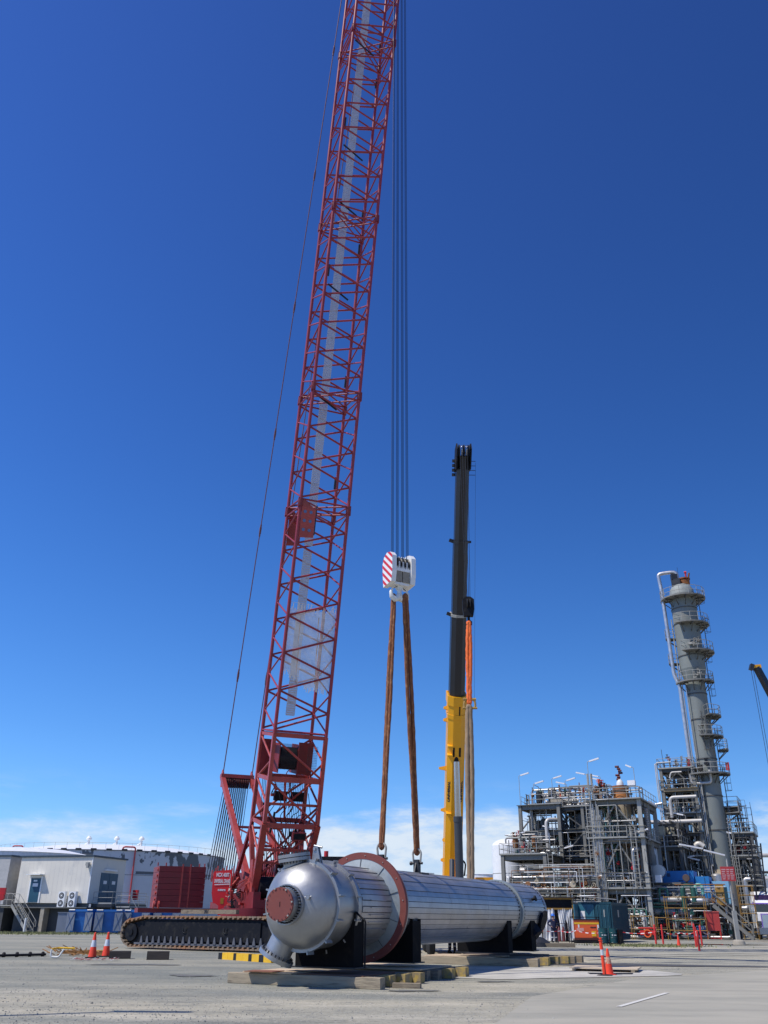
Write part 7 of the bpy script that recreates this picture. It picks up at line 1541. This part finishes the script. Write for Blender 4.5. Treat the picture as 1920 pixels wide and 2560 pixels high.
for x0, x1 in ((0.02, 0.62), (0.66, 1.62), (1.9, 2.45), (2.4, 2.98)):
    m = MB(); n = 16; vs = []
    for j in range(9):
        for i in range(n+1):
            u = i/n; pinch = 1-0.12*sin(pi*j/8); xx_ = x0+(x1-x0)*(0.5+(u-0.5)*pinch)+0.05*sin(j*0.7+x0*9); vs.append((xx_, 0.0+0.06*sin(u*22+x0*7)+0.05*sin(j*0.9+u*5), 2.26-2.2*j/8))
    m.add(vs, [(j*(n+1)+i, j*(n+1)+i+1, (j+1)*(n+1)+i+1, (j+1)*(n+1)+i) for j in range(8) for i in range(n)], True); m.build('curtain', CLOTH, sh)
# orange generator
gn = thing('generator_set', 'orange and black welding generator in front of the container', 'generator', Vector((14.7, 68.0, 0)), RAD(-3)); GW = 1.75
m = MB(); m.b2(-GW/2, GW/2, 0, 0.9, 0.36, 1.46); m.build('canopy', ORANGE, gn); m = MB(); m.b2(-GW/2, GW/2, -0.012, -0.002, 1.22, 1.34); m.build('yellow_stripe', YELB, gn); m = MB(); m.b2(-GW/2-0.02, GW/2+0.02, -0.03, 0.92, 1.461, 1.56); m.b2(-GW/2-0.02, GW/2+0.02, -0.03, 0.92, 0.22, 0.355); m.build('frame_rail', mat('dark_maroon', (0.09, 0.02, 0.015), 0.5), gn)
m = MB(); m.b2(-GW/2, GW/2, -0.05, 0.9, 0.0, 0.2)
for x in (-GW/2-0.28, GW/2+0.02): m.beam((x, -0.05, 0.0), (x, -0.05, 1.7), 0.05, 0.05); m.beam((x, 0.9, 0.0), (x, 0.9, 1.7), 0.05, 0.05)
m.beam((-GW/2-0.28, -0.05, 1.68), (GW/2+0.05, -0.05, 1.68), 0.05, 0.05); m.beam((-GW/2-0.28, -0.05, 0.12), (GW/2+0.05, -0.05, 0.12), 0.08, 0.12); m.build('skid_frame', BLACK, gn)
m = MB(); m.b2(-GW/2-0.24, -GW/2-0.06, -0.04, 0.1, 0.3, 1.6); m.build('white_panel', WHITE, gn); m = MB(); m.b2(0.32, 0.62, -0.03, -0.004, 0.45, 0.78); m.build('control_panel', YELB, gn)
text('400AMP', 0.12, TXTB, gn, face_mtx(Vector((0.45, -0.008, 1.02)), (1, 0, 0), (0, 0, 1)), bold=0.006); m = MB(); m.b2(-0.72, -0.22, -0.012, -0.003, 0.78, 0.98); m.build('label_plate', mat('label_pink', (0.7, 0.35, 0.3), 0.6), gn); m = MB(); m.b2(0.74, 0.86, -0.012, -0.003, 0.88, 1.2); m.b2(-0.62, -0.52, -0.013, -0.003, 1.0, 1.2); m.build('label_plate', WHITE, gn)
# gas bottles on a trolley
gt = thing('gas_bottle_trolley', 'maroon gas bottles on a hand trolley left of the orange generator', 'gas bottles', Vector((13.0, 68.6, 0)), 0)
for x in (-0.18, 0.12): m = MB(); m.lathe([(0.0, 0.08), (0.11, 0.1), (0.11, 0.85), (0.05, 1.0), (0.03, 1.05), (0, 1.06)], (x, 0, 0), n=16, caps=False); m.build('gas_bottle', mat('bottle_maroon', (0.13, 0.03, 0.03), 0.5), gt)
m = MB(); m.lathe([(0.0, 0.1), (0.11, 0.1), (0.11, 1.25), (0.05, 1.4), (0.02, 1.5)], (0.38, 0.1, 0), n=16, caps=False); m.build('gas_bottle', BLACK, gt)
m = MB(); m.pipe([(-0.3, 0.15, 0.1), (-0.3, 0.15, 1.25), (0.3, 0.15, 1.25), (0.3, 0.15, 0.1)], 0.02, 6); m.lathe([(0, 0), (0.12, 0), (0.12, 0.05), (0, 0.05)], (-0.3, 0.15, 0.12), (1, 0, 0), 14, caps=False); m.build('trolley_frame', BLK2, gt)
# drums on a pallet
for i, (px, lb) in enumerate(((1516, 'dark green steel drum, left of the two on the pallet'), (1540, 'dark green steel drum, right of the two on the pallet'))):
    P = gp(px, 2364); P = Vector((P.x, 63.6, 0.15)); t = thing('steel_drum', lb, 'drum', P, 0, 'green steel drums'); m = MB(); m.lathe([(0, 0), (0.29, 0), (0.30, 0.02), (0.29, 0.04), (0.29, 0.28), (0.305, 0.30), (0.29, 0.32), (0.29, 0.58), (0.305, 0.60), (0.29, 0.62), (0.29, 0.86), (0.30, 0.88), (0.28, 0.88), (0.28, 0.86), (0, 0.86)], n=28, caps=False); m.build('drum_body', DRUMM, t)
    m = MB(); a = -pi/2+0.1; st5 = [(0.06*cos(pi/2+k*pi/5)*(1 if k % 2 == 0 else 0.45)-0.12, 0.075*sin(pi/2+k*pi/5)*(1 if k % 2 == 0 else 0.45)) for k in range(10)]; m.prism(st5, (0, -0.297, 0.46), (1, 0, 0), (0, 0, 1), (0, 0.012, 0)); m.prism([(-0.02, -0.02), (0.14, -0.02), (0.14, 0.02), (-0.02, 0.02)], (0, -0.294, 0.46), (1, 0, 0), (0, 0, 1), (0, 0.012, 0)); m.build('drum_mark', LAMPW, t)
P = gp(1529, 2364); pl = thing('drum_pallet', 'dark pallet under the two green drums', 'pallet', (P.x+0.15, 63.6, 0)); m = MB(); m.b2(-0.75, 0.75, -0.45, 0.45, 0.10, 0.148)
for x in (-0.65, 0, 0.65): m.b2(x-0.06, x+0.06, -0.45, 0.45, 0, 0.098)
m.b2(0.5, 0.72, -0.4, 0.4, 0.15, 0.95); m.build('pallet_deck', BLACK, pl)
# red cabinet sign, sign pole
P = gp(1788, 2352); rc = thing('red_cabinet', 'big red fire cabinet on legs at the plant edge', 'cabinet', P, RAD(-14)); m = MB(); m.b2(-0.58, 0.58, -0.1, 0.28, 0.75, 2.15); m.build('cabinet_body', mat('cabinet_red', (0.42, 0.04, 0.035), 0.6, 0, 0.08), rc); m = MB(); m.b2(-0.61, 0.61, -0.14, 0.32, 2.15, 2.22); m.build('cabinet_roof', mat('cabinet_roof', (0.55, 0.1, 0.08), 0.6), rc); m = MB()
for x in (-0.52, 0.52):
    for y in (-0.05, 0.25): m.beam((x, y, 0), (x, y, 0.75), 0.06, 0.06)
m.beam((-0.55, 0.1, 0.2), (0.55, 0.1, 0.2), 0.05, 0.05); m.build('cabinet_legs', BOLR, rc)
P = gp(1848, 2360); sp_ = thing('sign_pole', 'grey steel pole with red notice sign on a concrete foot', 'sign pole', P, 0); m = MB(); m.tube((0, 0, 0.2), (0, 0, 5.8), 0.09, 12, r2=0.06); m.b2(-0.16, 0.12, -0.12, 0.12, 0.2, 2.2); m.build('pole', GREYL, sp_); m = MB(); m.lathe([(0.45, 0), (0.40, 0.18), (0.3, 0.28), (0, 0.28)], n=20, caps=False); m.build('concrete_foot', CONC, sp_)
m = MB(); m.b2(-0.62, 0.42, -0.14, -0.10, 4.2, 5.2); sg = m.build('notice_board', mat('notice_red', (0.5, 0.05, 0.05), 0.5), sp_); m = MB()
for x0, w in ((-0.55, 0.3), (-0.18, 0.2), (0.08, 0.26)):
    for k in range(6): m.b2(x0, x0+w*(0.7+0.3*((k*7) % 3)/2), -0.15, -0.141, 4.32+k*0.13, 4.38+k*0.13)
m.build('notice_lines', mat('notice_white', (0.7, 0.4, 0.4), 0.5), sg)
for x0, x1, z0, z1 in ((-0.1, -1.6, 6.0, 6.35), (-1.7, -3.4, 6.45, 6.75)): m = MB(); m.beam((x0, 0, z0), (x1, 0, z1), 0.22, 0.1); m.build('lamp_head', LAMPW, sp_)
# white truck
TX = gp(1892, 2352); tr = thing('truck', 'white prime mover truck facing the camera, cut by the right frame edge', 'truck', Vector((TX.x+1.2, 92.0, 0)), RAD(-18)); 
TX2 = at(1887, 2300, 86.0).x; tr.location = Vector((TX2+1.35, 86.0, 0))
m = MB(); m.hexa([(-1.15, 0, 0.95), (1.15, 0, 0.95), (1.15, 1.6, 0.95), (-1.15, 1.6, 0.95), (-0.9, 0.1, 2.1), (0.9, 0.1, 2.1), (0.98, 1.6, 2.25), (-0.98, 1.6, 2.25)]); m.build('bonnet', WHITE, tr)
m = MB(); m.b2(-1.18, 1.18, 1.6, 4.4, 0.9, 3.0); m.hexa([(-1.12, 1.7, 3.0), (1.12, 1.7, 3.0), (1.12, 4.4, 3.0), (-1.12, 4.4, 3.0), (-1.0, 2.3, 4.0), (1.0, 2.3, 4.0), (1.0, 4.4, 4.0), (-1.0, 4.4, 4.0)]); cabt = m.build('cab', WHITE, tr)
m = MB(); m.b2(-1.0, 1.0, 1.56, 1.598, 2.25, 2.9); m.build('windscreen', GLASS, cabt); m = MB(); m.prism([(-0.85, 3.35), (0.85, 3.35), (0.8, 3.68), (-0.8, 3.68)], (0, 1.9, 0), (1, 0, 0), (0, 0.5, 1), (0, -0.04, 0)) if False else m.hexa([(-0.9, 1.84, 3.3), (0.9, 1.84, 3.3), (0.9, 1.9, 3.3), (-0.9, 1.9, 3.3), (-0.86, 2.05, 3.72), (0.86, 2.05, 3.72), (0.86, 2.12, 3.72), (-0.86, 2.12, 3.72)]); m.build('upper_window', mat('purple_glass', (0.03, 0.015, 0.05), 0.2), cabt)
m = MB(); m.b2(-1.2, 1.2, 1.25, 1.6, 2.93, 3.02); m.build('sun_visor', PURP, cabt); m = MB(); m.b2(-0.62, 0.62, -0.04, 0.0, 0.95, 2.02); m.build('grille', CHROME, tr); m = MB(); m.b2(-0.70, -0.63, -0.05, 0.02, 0.95, 2.1); m.b2(0.63, 0.70, -0.05, 0.02, 0.95, 2.1); m.b2(-0.70, 0.70, -0.05, 0.02, 2.03, 2.12); m.build('grille_trim', PURP, tr)
m = MB(); m.b2(-1.25, 1.25, -0.35, -0.06, 0.42, 0.94); m.build('bumper', mat('bumper_grey', (0.22, 0.24, 0.28), 0.3, 0.7, 0.1), tr); m = MB(); m.b2(-1.12, -0.72, -0.06, 0.0, 1.2, 1.5); m.build('headlight', GLASS, tr); m = MB(); m.b2(0.72, 1.12, -0.06, 0.0, 1.2, 1.5); m.build('headlight', GLASS, tr)
text('185', 0.34, TXTB, tr, face_mtx(Vector((-0.93, -0.05, 1.08)), (1, 0, 0), (0, 0, 1)), bold=0.01, sx=0.7)
for x in (-1.35, 1.35): m = MB(); m.pipe([(x, 1.5, 1.0), (x, 1.5, 3.6)], 0.1, 10); m.build('exhaust_stack', CHROME, tr); m = MB(); m.box((x*1.08, 1.3, 2.5), (0.12, 0.1, 0.7)); m.pipe([(x*1.08, 1.3, 2.85), (x*0.9, 1.6, 2.95)], 0.02, 6); m.build('mirror', GREYL, tr)
for x in (-0.95, 0.95):
    for y in (0.7, 4.8, 6.0): m = MB(); m.lathe([(0, -0.15), (0.3, -0.15), (0.5, -0.12), (0.5, 0.12), (0.3, 0.15), (0, 0.15)], (x, y, 0.5), (1, 0, 0), 24, caps=False); m.build('wheel', RUBB, tr)
m = MB(); m.b2(-0.5, 0.5, 1.0, 7.0, 0.7, 0.9); m.build('chassis', BLK2, tr)
# far right: ladder tower, white sheds, overhead pipes, trees, distant crane
lt = thing('ladder_tower', 'leaning dark ladder frame at the right edge above the truck', 'ladder', at(1893, 2245, 88) * Vector((1, 1, 0)) if False else Vector((at(1900, 2240, 88).x, 88, 0))); zt = at(1878, 2108, 88).z; xo = at(1888, 2108, 88).x-lt.location.x
m = MB(); xt = xo+0.05
for k in (-0.45, 0.45): m.beam((k, 0, 1.5), (xt+k-0.0, 0, zt), 0.12, 0.08)
for i in range(12): t_ = (i+0.5)/12; z_ = 1.5+(zt-1.5)*t_; m.beam((xt*t_-0.45, 0, z_), (xt*t_+0.45, 0, z_), 0.07, 0.07)
m.beam((-0.45, 0, 0), (-0.45, 0, 1.5), 0.1, 0.1); m.beam((0.45, 0, 0), (0.45, 0, 1.5), 0.1, 0.1); m.build('ladder_frame', BLK2, lt)
wb = thing('white_shed', 'long white low building behind the ladder at the right edge', 'building', Vector((52, 125, 0)), RAD(-8)); m = MB(); m.b2(-6, 30, 0, 14, 0, 6.6); m.build('wall', mat('shed_white', (0.75, 0.76, 0.76), 0.5), wb); m = MB(); m.b2(-6.3, 30.3, -0.4, 14.4, 6.6, 6.9); m.build('roof', WHITE, wb); m = MB(); m.b2(-6, 30, -0.05, -0.004, 4.2, 4.5); m.b2(-6, 30, -0.05, -0.004, 0, 2.6); m.build('dark_bay', mat('bay_dark', (0.12, 0.13, 0.14), 0.6), wb)
orack = thing('overhead_pipe', 'white overhead pipes crossing at the right edge behind the ladder', 'pipe', Vector((40, 108, 0)), RAD(-5)); m = MB(); m.tube((-2, 0, 8.4), (14, 0, 8.4), 0.22, 12); m.build('pipe', PIPEW, orack); m = MB(); m.tube((-2, 0.3, 6.6), (14, 0.3, 6.6), 0.14, 8); m.build('pipe', GREYD, orack); m = MB()
for x in (-1, 6, 13): m.beam((x, 0.1, 0), (x, 0.1, 8.15), 0.25, 0.25)
m.build('pipe_support', GREYL, orack)
def tree(x, y, H, R_, seed, label):
    t = thing('broadleaf_tree', label, 'tree', (x, y, 0), 0, 'distant trees'); m = MB(); m.tube((0, 0, 0), (0, 0, H*0.6), 0.3, 8, r2=0.15)
    for k in range(5): a = k*1.26; m.tube((0, 0, H*(0.35+0.05*k)), (cos(a)*R_*0.6, sin(a)*R_*0.6, H*(0.6+0.05*k)), 0.1, 6, r2=0.04)
    m.build('trunk', BARK, t); m = MB(); r = random.Random(seed)
    for _ in range(1500):
        a = r.uniform(0, 2*pi); u = r.uniform(-1, 1); rad = r.uniform(0.45, 1.0)*(1+0.2*sin(3*a+seed)); c = Vector((cos(a)*math.sqrt(1-u*u)*R_*rad, sin(a)*math.sqrt(1-u*u)*R_*rad, H*0.72+u*R_*0.55*rad)); s_ = r.uniform(0.12, 0.3)
        d1 = Vector((r.uniform(-1, 1), r.uniform(-1, 1), r.uniform(-1, 1))).normalized()*s_; d2 = Vector((r.uniform(-1, 1), r.uniform(-1, 1), r.uniform(-1, 1))).normalized()*s_; m.add([c, c+d1, c+d1+d2, c+d2], [(0, 1, 2, 3)])
    m.build('crown', LEAF, t, fix=False)
a = at(1902, 2165, 190); tree(a.x, 190, a.z+0.3, 3.0, 1, 'dark green tree top above the white shed at the right edge'); a = at(1886, 2172, 196); tree(a.x, 196, a.z+0.2, 2.2, 2, 'smaller tree left of the tree above the white shed')
# distant crane boom at the right edge
tp = at(1891, 1668, 130); bs_ = Vector((tp.x+16.5, 138, 2.5)); fc = thing('distant_crane', 'distant dark crane boom with yellow tip entering at the right edge', 'crane', (bs_.x, bs_.y, 0)); m = MB(); m.beam(bs_, tp, 1.3, 1.5, w2=0.75, h2=0.9); m.build('boom', GBOOM, fc, world=True); d_ = (tp-bs_).normalized(); m = MB(); m.beam(tp-d_*0.2+Vector((-0.9, 0, 0.2)), tp-d_*0.2+Vector((0.6, 0, 0.35)), 0.5, 0.5); m.build('boom_tip', YEL, fc, world=True); m = MB(); m.beam(tp+Vector((-1.0, 0, 0.1)), tp+Vector((-0.5, 0, -0.1)), 0.7, 0.9); m.build('tip_sheave', BLK2, fc, world=True)
m = MB()
for k in (-0.9, -0.55): m.tube(tp+Vector((k, 0, 0)), tp+Vector((k+0.1, 0, -22)), 0.035, 5)
m.build('hoist_ropes', ROPE, fc, world=True); m = MB(); m.box((bs_.x+1, 138, 1.5), (9, 3, 1.6)); m.build('carrier', YEL, fc, world=True)

# ================================================================== PEOPLE
def skinmesh(name, joints, edges, mt, parent, sub=2):
    me = bpy.data.meshes.new(name); me.from_pydata([j[0] for j in joints], edges, []); o = bpy.data.objects.new(name, me); COL.objects.link(o)
    o.modifiers.new('s', 'SKIN'); me.skin_vertices[0]
    for i, j in enumerate(joints): r = j[1]; me.skin_vertices[0].data[i].radius = r if isinstance(r, tuple) else (r, r)
    for i in range(len(joints)): me.skin_vertices[0].data[i].use_root = (i == 0)
    sm = o.modifiers.new('u', 'SUBSURF'); sm.levels = sub; sm.render_levels = sub
    dg = bpy.context.evaluated_depsgraph_get(); m2 = bpy.data.meshes.new_from_object(o.evaluated_get(dg)); bpy.data.objects.remove(o); m2.materials.clear(); m2.materials.append(mt)
    m2.polygons.foreach_set('use_smooth', [True]*len(m2.polygons)); n = bpy.data.objects.new(name, m2); COL.objects.link(n); n.parent = parent; return n
def person(loc, rz, label, pose='hips', helmet=True):
    t = thing('person', label, 'person', loc, rz, None)
    # -Y is forward.  heights for a 1.78 m person
    L, Rr = -1, 1
    if pose == 'hips': arms = {s: [(s*0.20, 0.0, 1.44), (s*0.42, 0.06, 1.20), (s*0.22, -0.10, 1.03)] for s in (-1, 1)}
    else: arms = {s: [(s*0.20, 0.0, 1.44), (s*0.27, 0.0, 1.14), (s*0.25, -0.12, 0.90)] for s in (-1, 1)}
    def build(name, off, mt, body):
        J = [((0, 0, 0.98), (0.16+off, 0.115+off)), ((0, 0, 1.15), (0.145+off, 0.10+off)), ((0, 0.0, 1.36), (0.175+off, 0.115+off)), ((0, 0.01, 1.47), (0.11+off*0.5, 0.08+off*0.5))]; E2 = [(0, 1), (1, 2), (2, 3)]
        if body:
            k = len(J); J += [((0, 0.0, 1.53), 0.055), ((0, -0.01, 1.60), (0.07, 0.085)), ((0, -0.01, 1.69), (0.078, 0.098)), ((0, 0.0, 1.76), (0.05, 0.06))]; E2 += [(3, k), (k, k+1), (k+1, k+2), (k+2, k+3)]
        for s in (-1, 1):
            k = len(J); st = s*0.02+s*0.10; J += [((s*0.095, 0, 0.90), 0.095+off), ((s*0.125, -0.01, 0.50), 0.062+off*1.3), ((s*0.14, 0.01, 0.12), 0.045+off*1.6)]; E2 += [(0, k), (k, k+1), (k+1, k+2)]
            if body: J += [((s*0.145, 0.02, 0.06), 0.04), ((s*0.15, -0.14, 0.045), (0.045, 0.035))]; E2 += [(k+2, k+3), (k+3, k+4)]
            k = len(J); a = arms[s]; J += [(a[0], 0.062+off), (a[1], 0.042+off), (a[2], 0.030+off)]; E2 += [(2, k), (k, k+1), (k+1, k+2)]
            if body:
                h = Vector(a[2]); d = (h-Vector(a[1])).normalized(); J += [(tuple(h+d*0.06), (0.04, 0.02))]; E2 += [(k+2, k+3)]; hb_ = k+3
                for f in range(4): q = h+d*0.09+Vector((0, (f-1.5)*0.02, 0.0)); J += [(tuple(q), 0.009), (tuple(q+d*0.045*(1-0.1*abs(f-1.4))), 0.008), (tuple(q+d*0.07*(1-0.1*abs(f-1.4))+Vector((0, 0, -0.015))), 0.007)]; b = len(J)-3; E2 += [(hb_, b), (b, b+1), (b+1, b+2)]
                q = h+d*0.05+Vector((0, -0.045, 0.01)); J += [(tuple(q), 0.010), (tuple(q+d*0.03+Vector((0, -0.015, 0))), 0.009)]; b = len(J)-2; E2 += [(hb_, b), (b, b+1)]
        return skinmesh(name, J, E2, mt, t)
    build('body', 0.0, SKIN, True); build('coverall', 0.022, NAVY, False)
    m = MB()
    for s in (-1, 1): m.lathes([(0.084, 0.30), (0.086, 0.33), (0.084, 0.36)], (s*0.133, 0, 0), n=16)
    m.build('reflective_bands', REFL, t)
    for s in (-1, 1): m = MB(); m.hexa([(s*0.15-0.055, -0.20, 0), (s*0.15+0.055, -0.20, 0), (s*0.15+0.05, 0.10, 0), (s*0.15-0.05, 0.10, 0), (s*0.15-0.045, -0.17, 0.08), (s*0.15+0.045, -0.17, 0.08), (s*0.15+0.05, 0.09, 0.16), (s*0.15-0.05, 0.09, 0.16)]); m.build('boot', RUBB, t)
    m = MB(); m.lathes([(0.135, 1.70), (0.13, 1.72), (0.118, 1.78), (0.09, 1.83), (0.04, 1.855), (0.002, 1.86)], (0, 0, 0), n=24); m.hexa([(-0.09, -0.19, 1.70), (0.09, -0.19, 1.70), (0.11, -0.10, 1.70), (-0.11, -0.10, 1.70), (-0.09, -0.185, 1.712), (0.09, -0.185, 1.712), (0.11, -0.09, 1.73), (-0.11, -0.09, 1.73)]); m.build('helmet', HELM, t)
    m = MB(); m.lathes([(0.10, 1.62), (0.102, 1.70)], (0, 0.025, 0), n=16); m.build('hair', HAIR, t)
    m = MB()
    for s in (-1, 1): m.lathes([(0.001, -0.004), (0.012, 0), (0.001, 0.008)], (s*0.032, -0.103, 1.655), (0, -1, 0), 8)
    m.hexa([(-0.012, -0.125, 1.615), (0.012, -0.125, 1.615), (0.014, -0.09, 1.615), (-0.014, -0.09, 1.615), (-0.006, -0.108, 1.65), (0.006, -0.108, 1.65), (0.006, -0.09, 1.65), (-0.006, -0.09, 1.65)]); m.build('face_features', SKIN, t)
    return t
wkr = person(Vector((12.62, 69.6, 0)), RAD(12), 'worker in dark navy coveralls and blue helmet, hands on hips before the curtains')
wkr.scale = (1.03, 1.03, 1.03)
q = gp(1131, 2384); person(Vector((q.x, q.y, 0)), RAD(150), 'worker standing behind the vessel, left of the two pairs of navy trouser legs', 'down')
q = gp(1154, 2384); person(Vector((q.x, q.y, 0)), RAD(200), 'worker standing behind the vessel, right of the two pairs of navy trouser legs', 'down')
# jack stand with black foot at the vessel rear
q = gp(1348, 2367); js = thing('jack_stand', 'dark conical stand with pole beneath the rear end of the vessel', 'stand', q); m = MB(); m.lathe([(0.75, 0.0), (0.7, 0.25), (0.3, 0.5), (0.12, 0.55), (0, 0.56)], n=24, caps=False); m.build('stand_foot', BLK2, js); m = MB(); m.tube((0, 0, 0.5), (0, 0, 1.7), 0.05, 10); m.build('stand_pole', GREYL, js)
q = gp(1400, 2368); m = MB(); m.b2(-1.6, 0.9, -0.2, 0.2, 0.0, 0.22); o = m.build('timber_beam', TIMB); o.location = q; tag(o, 'dark timber beam lying right of the conical stand', 'timber')
# rusty drum rack / items beyond the vessel top
bc = thing('beacon_lamp', 'small red beacon lamp on the dark machine roof above the vessel', 'beacon', at(815, 2150, 47)); m = MB(); m.tube((0, 0, -0.3), (0, 0, 0.15), 0.03, 8); m.tube((0, 0, 0.15), (0, 0, 0.42), 0.11, 12); m.build('lens', FIRER, bc)
q = at(855, 2150, 47); m = MB(); m.b2(-1.5, 1.6, -0.3, 1.5, -0.8, 0.0); m.b2(-1.2, 1.2, -0.2, 0.8, 0.0, 0.15); m.b2(-1.2, 1.2, 0.0, 1.2, -q.z, -0.8); o = m.build('engine_cover', BLACK); o.location = q; tag(o, 'black machine roof seen between the vessel head and red flange', 'machine')
# light pole behind the camera-left whose shadow crosses the foreground
lp = thing('lamp_post', 'tall grey lamp post standing outside the left frame edge', 'lamp post', Vector((-12.4, 14.6, 0))); m = MB(); m.tube((0, 0, 0), (0, 0, 13.0), 0.16, 14, r2=0.07); m.build('pole', GREYL, lp); m = MB(); m.b2(-0.2, 1.2, -0.12, 0.12, 13.0, 13.15); m.build('lamp_head', LAMPW, lp)
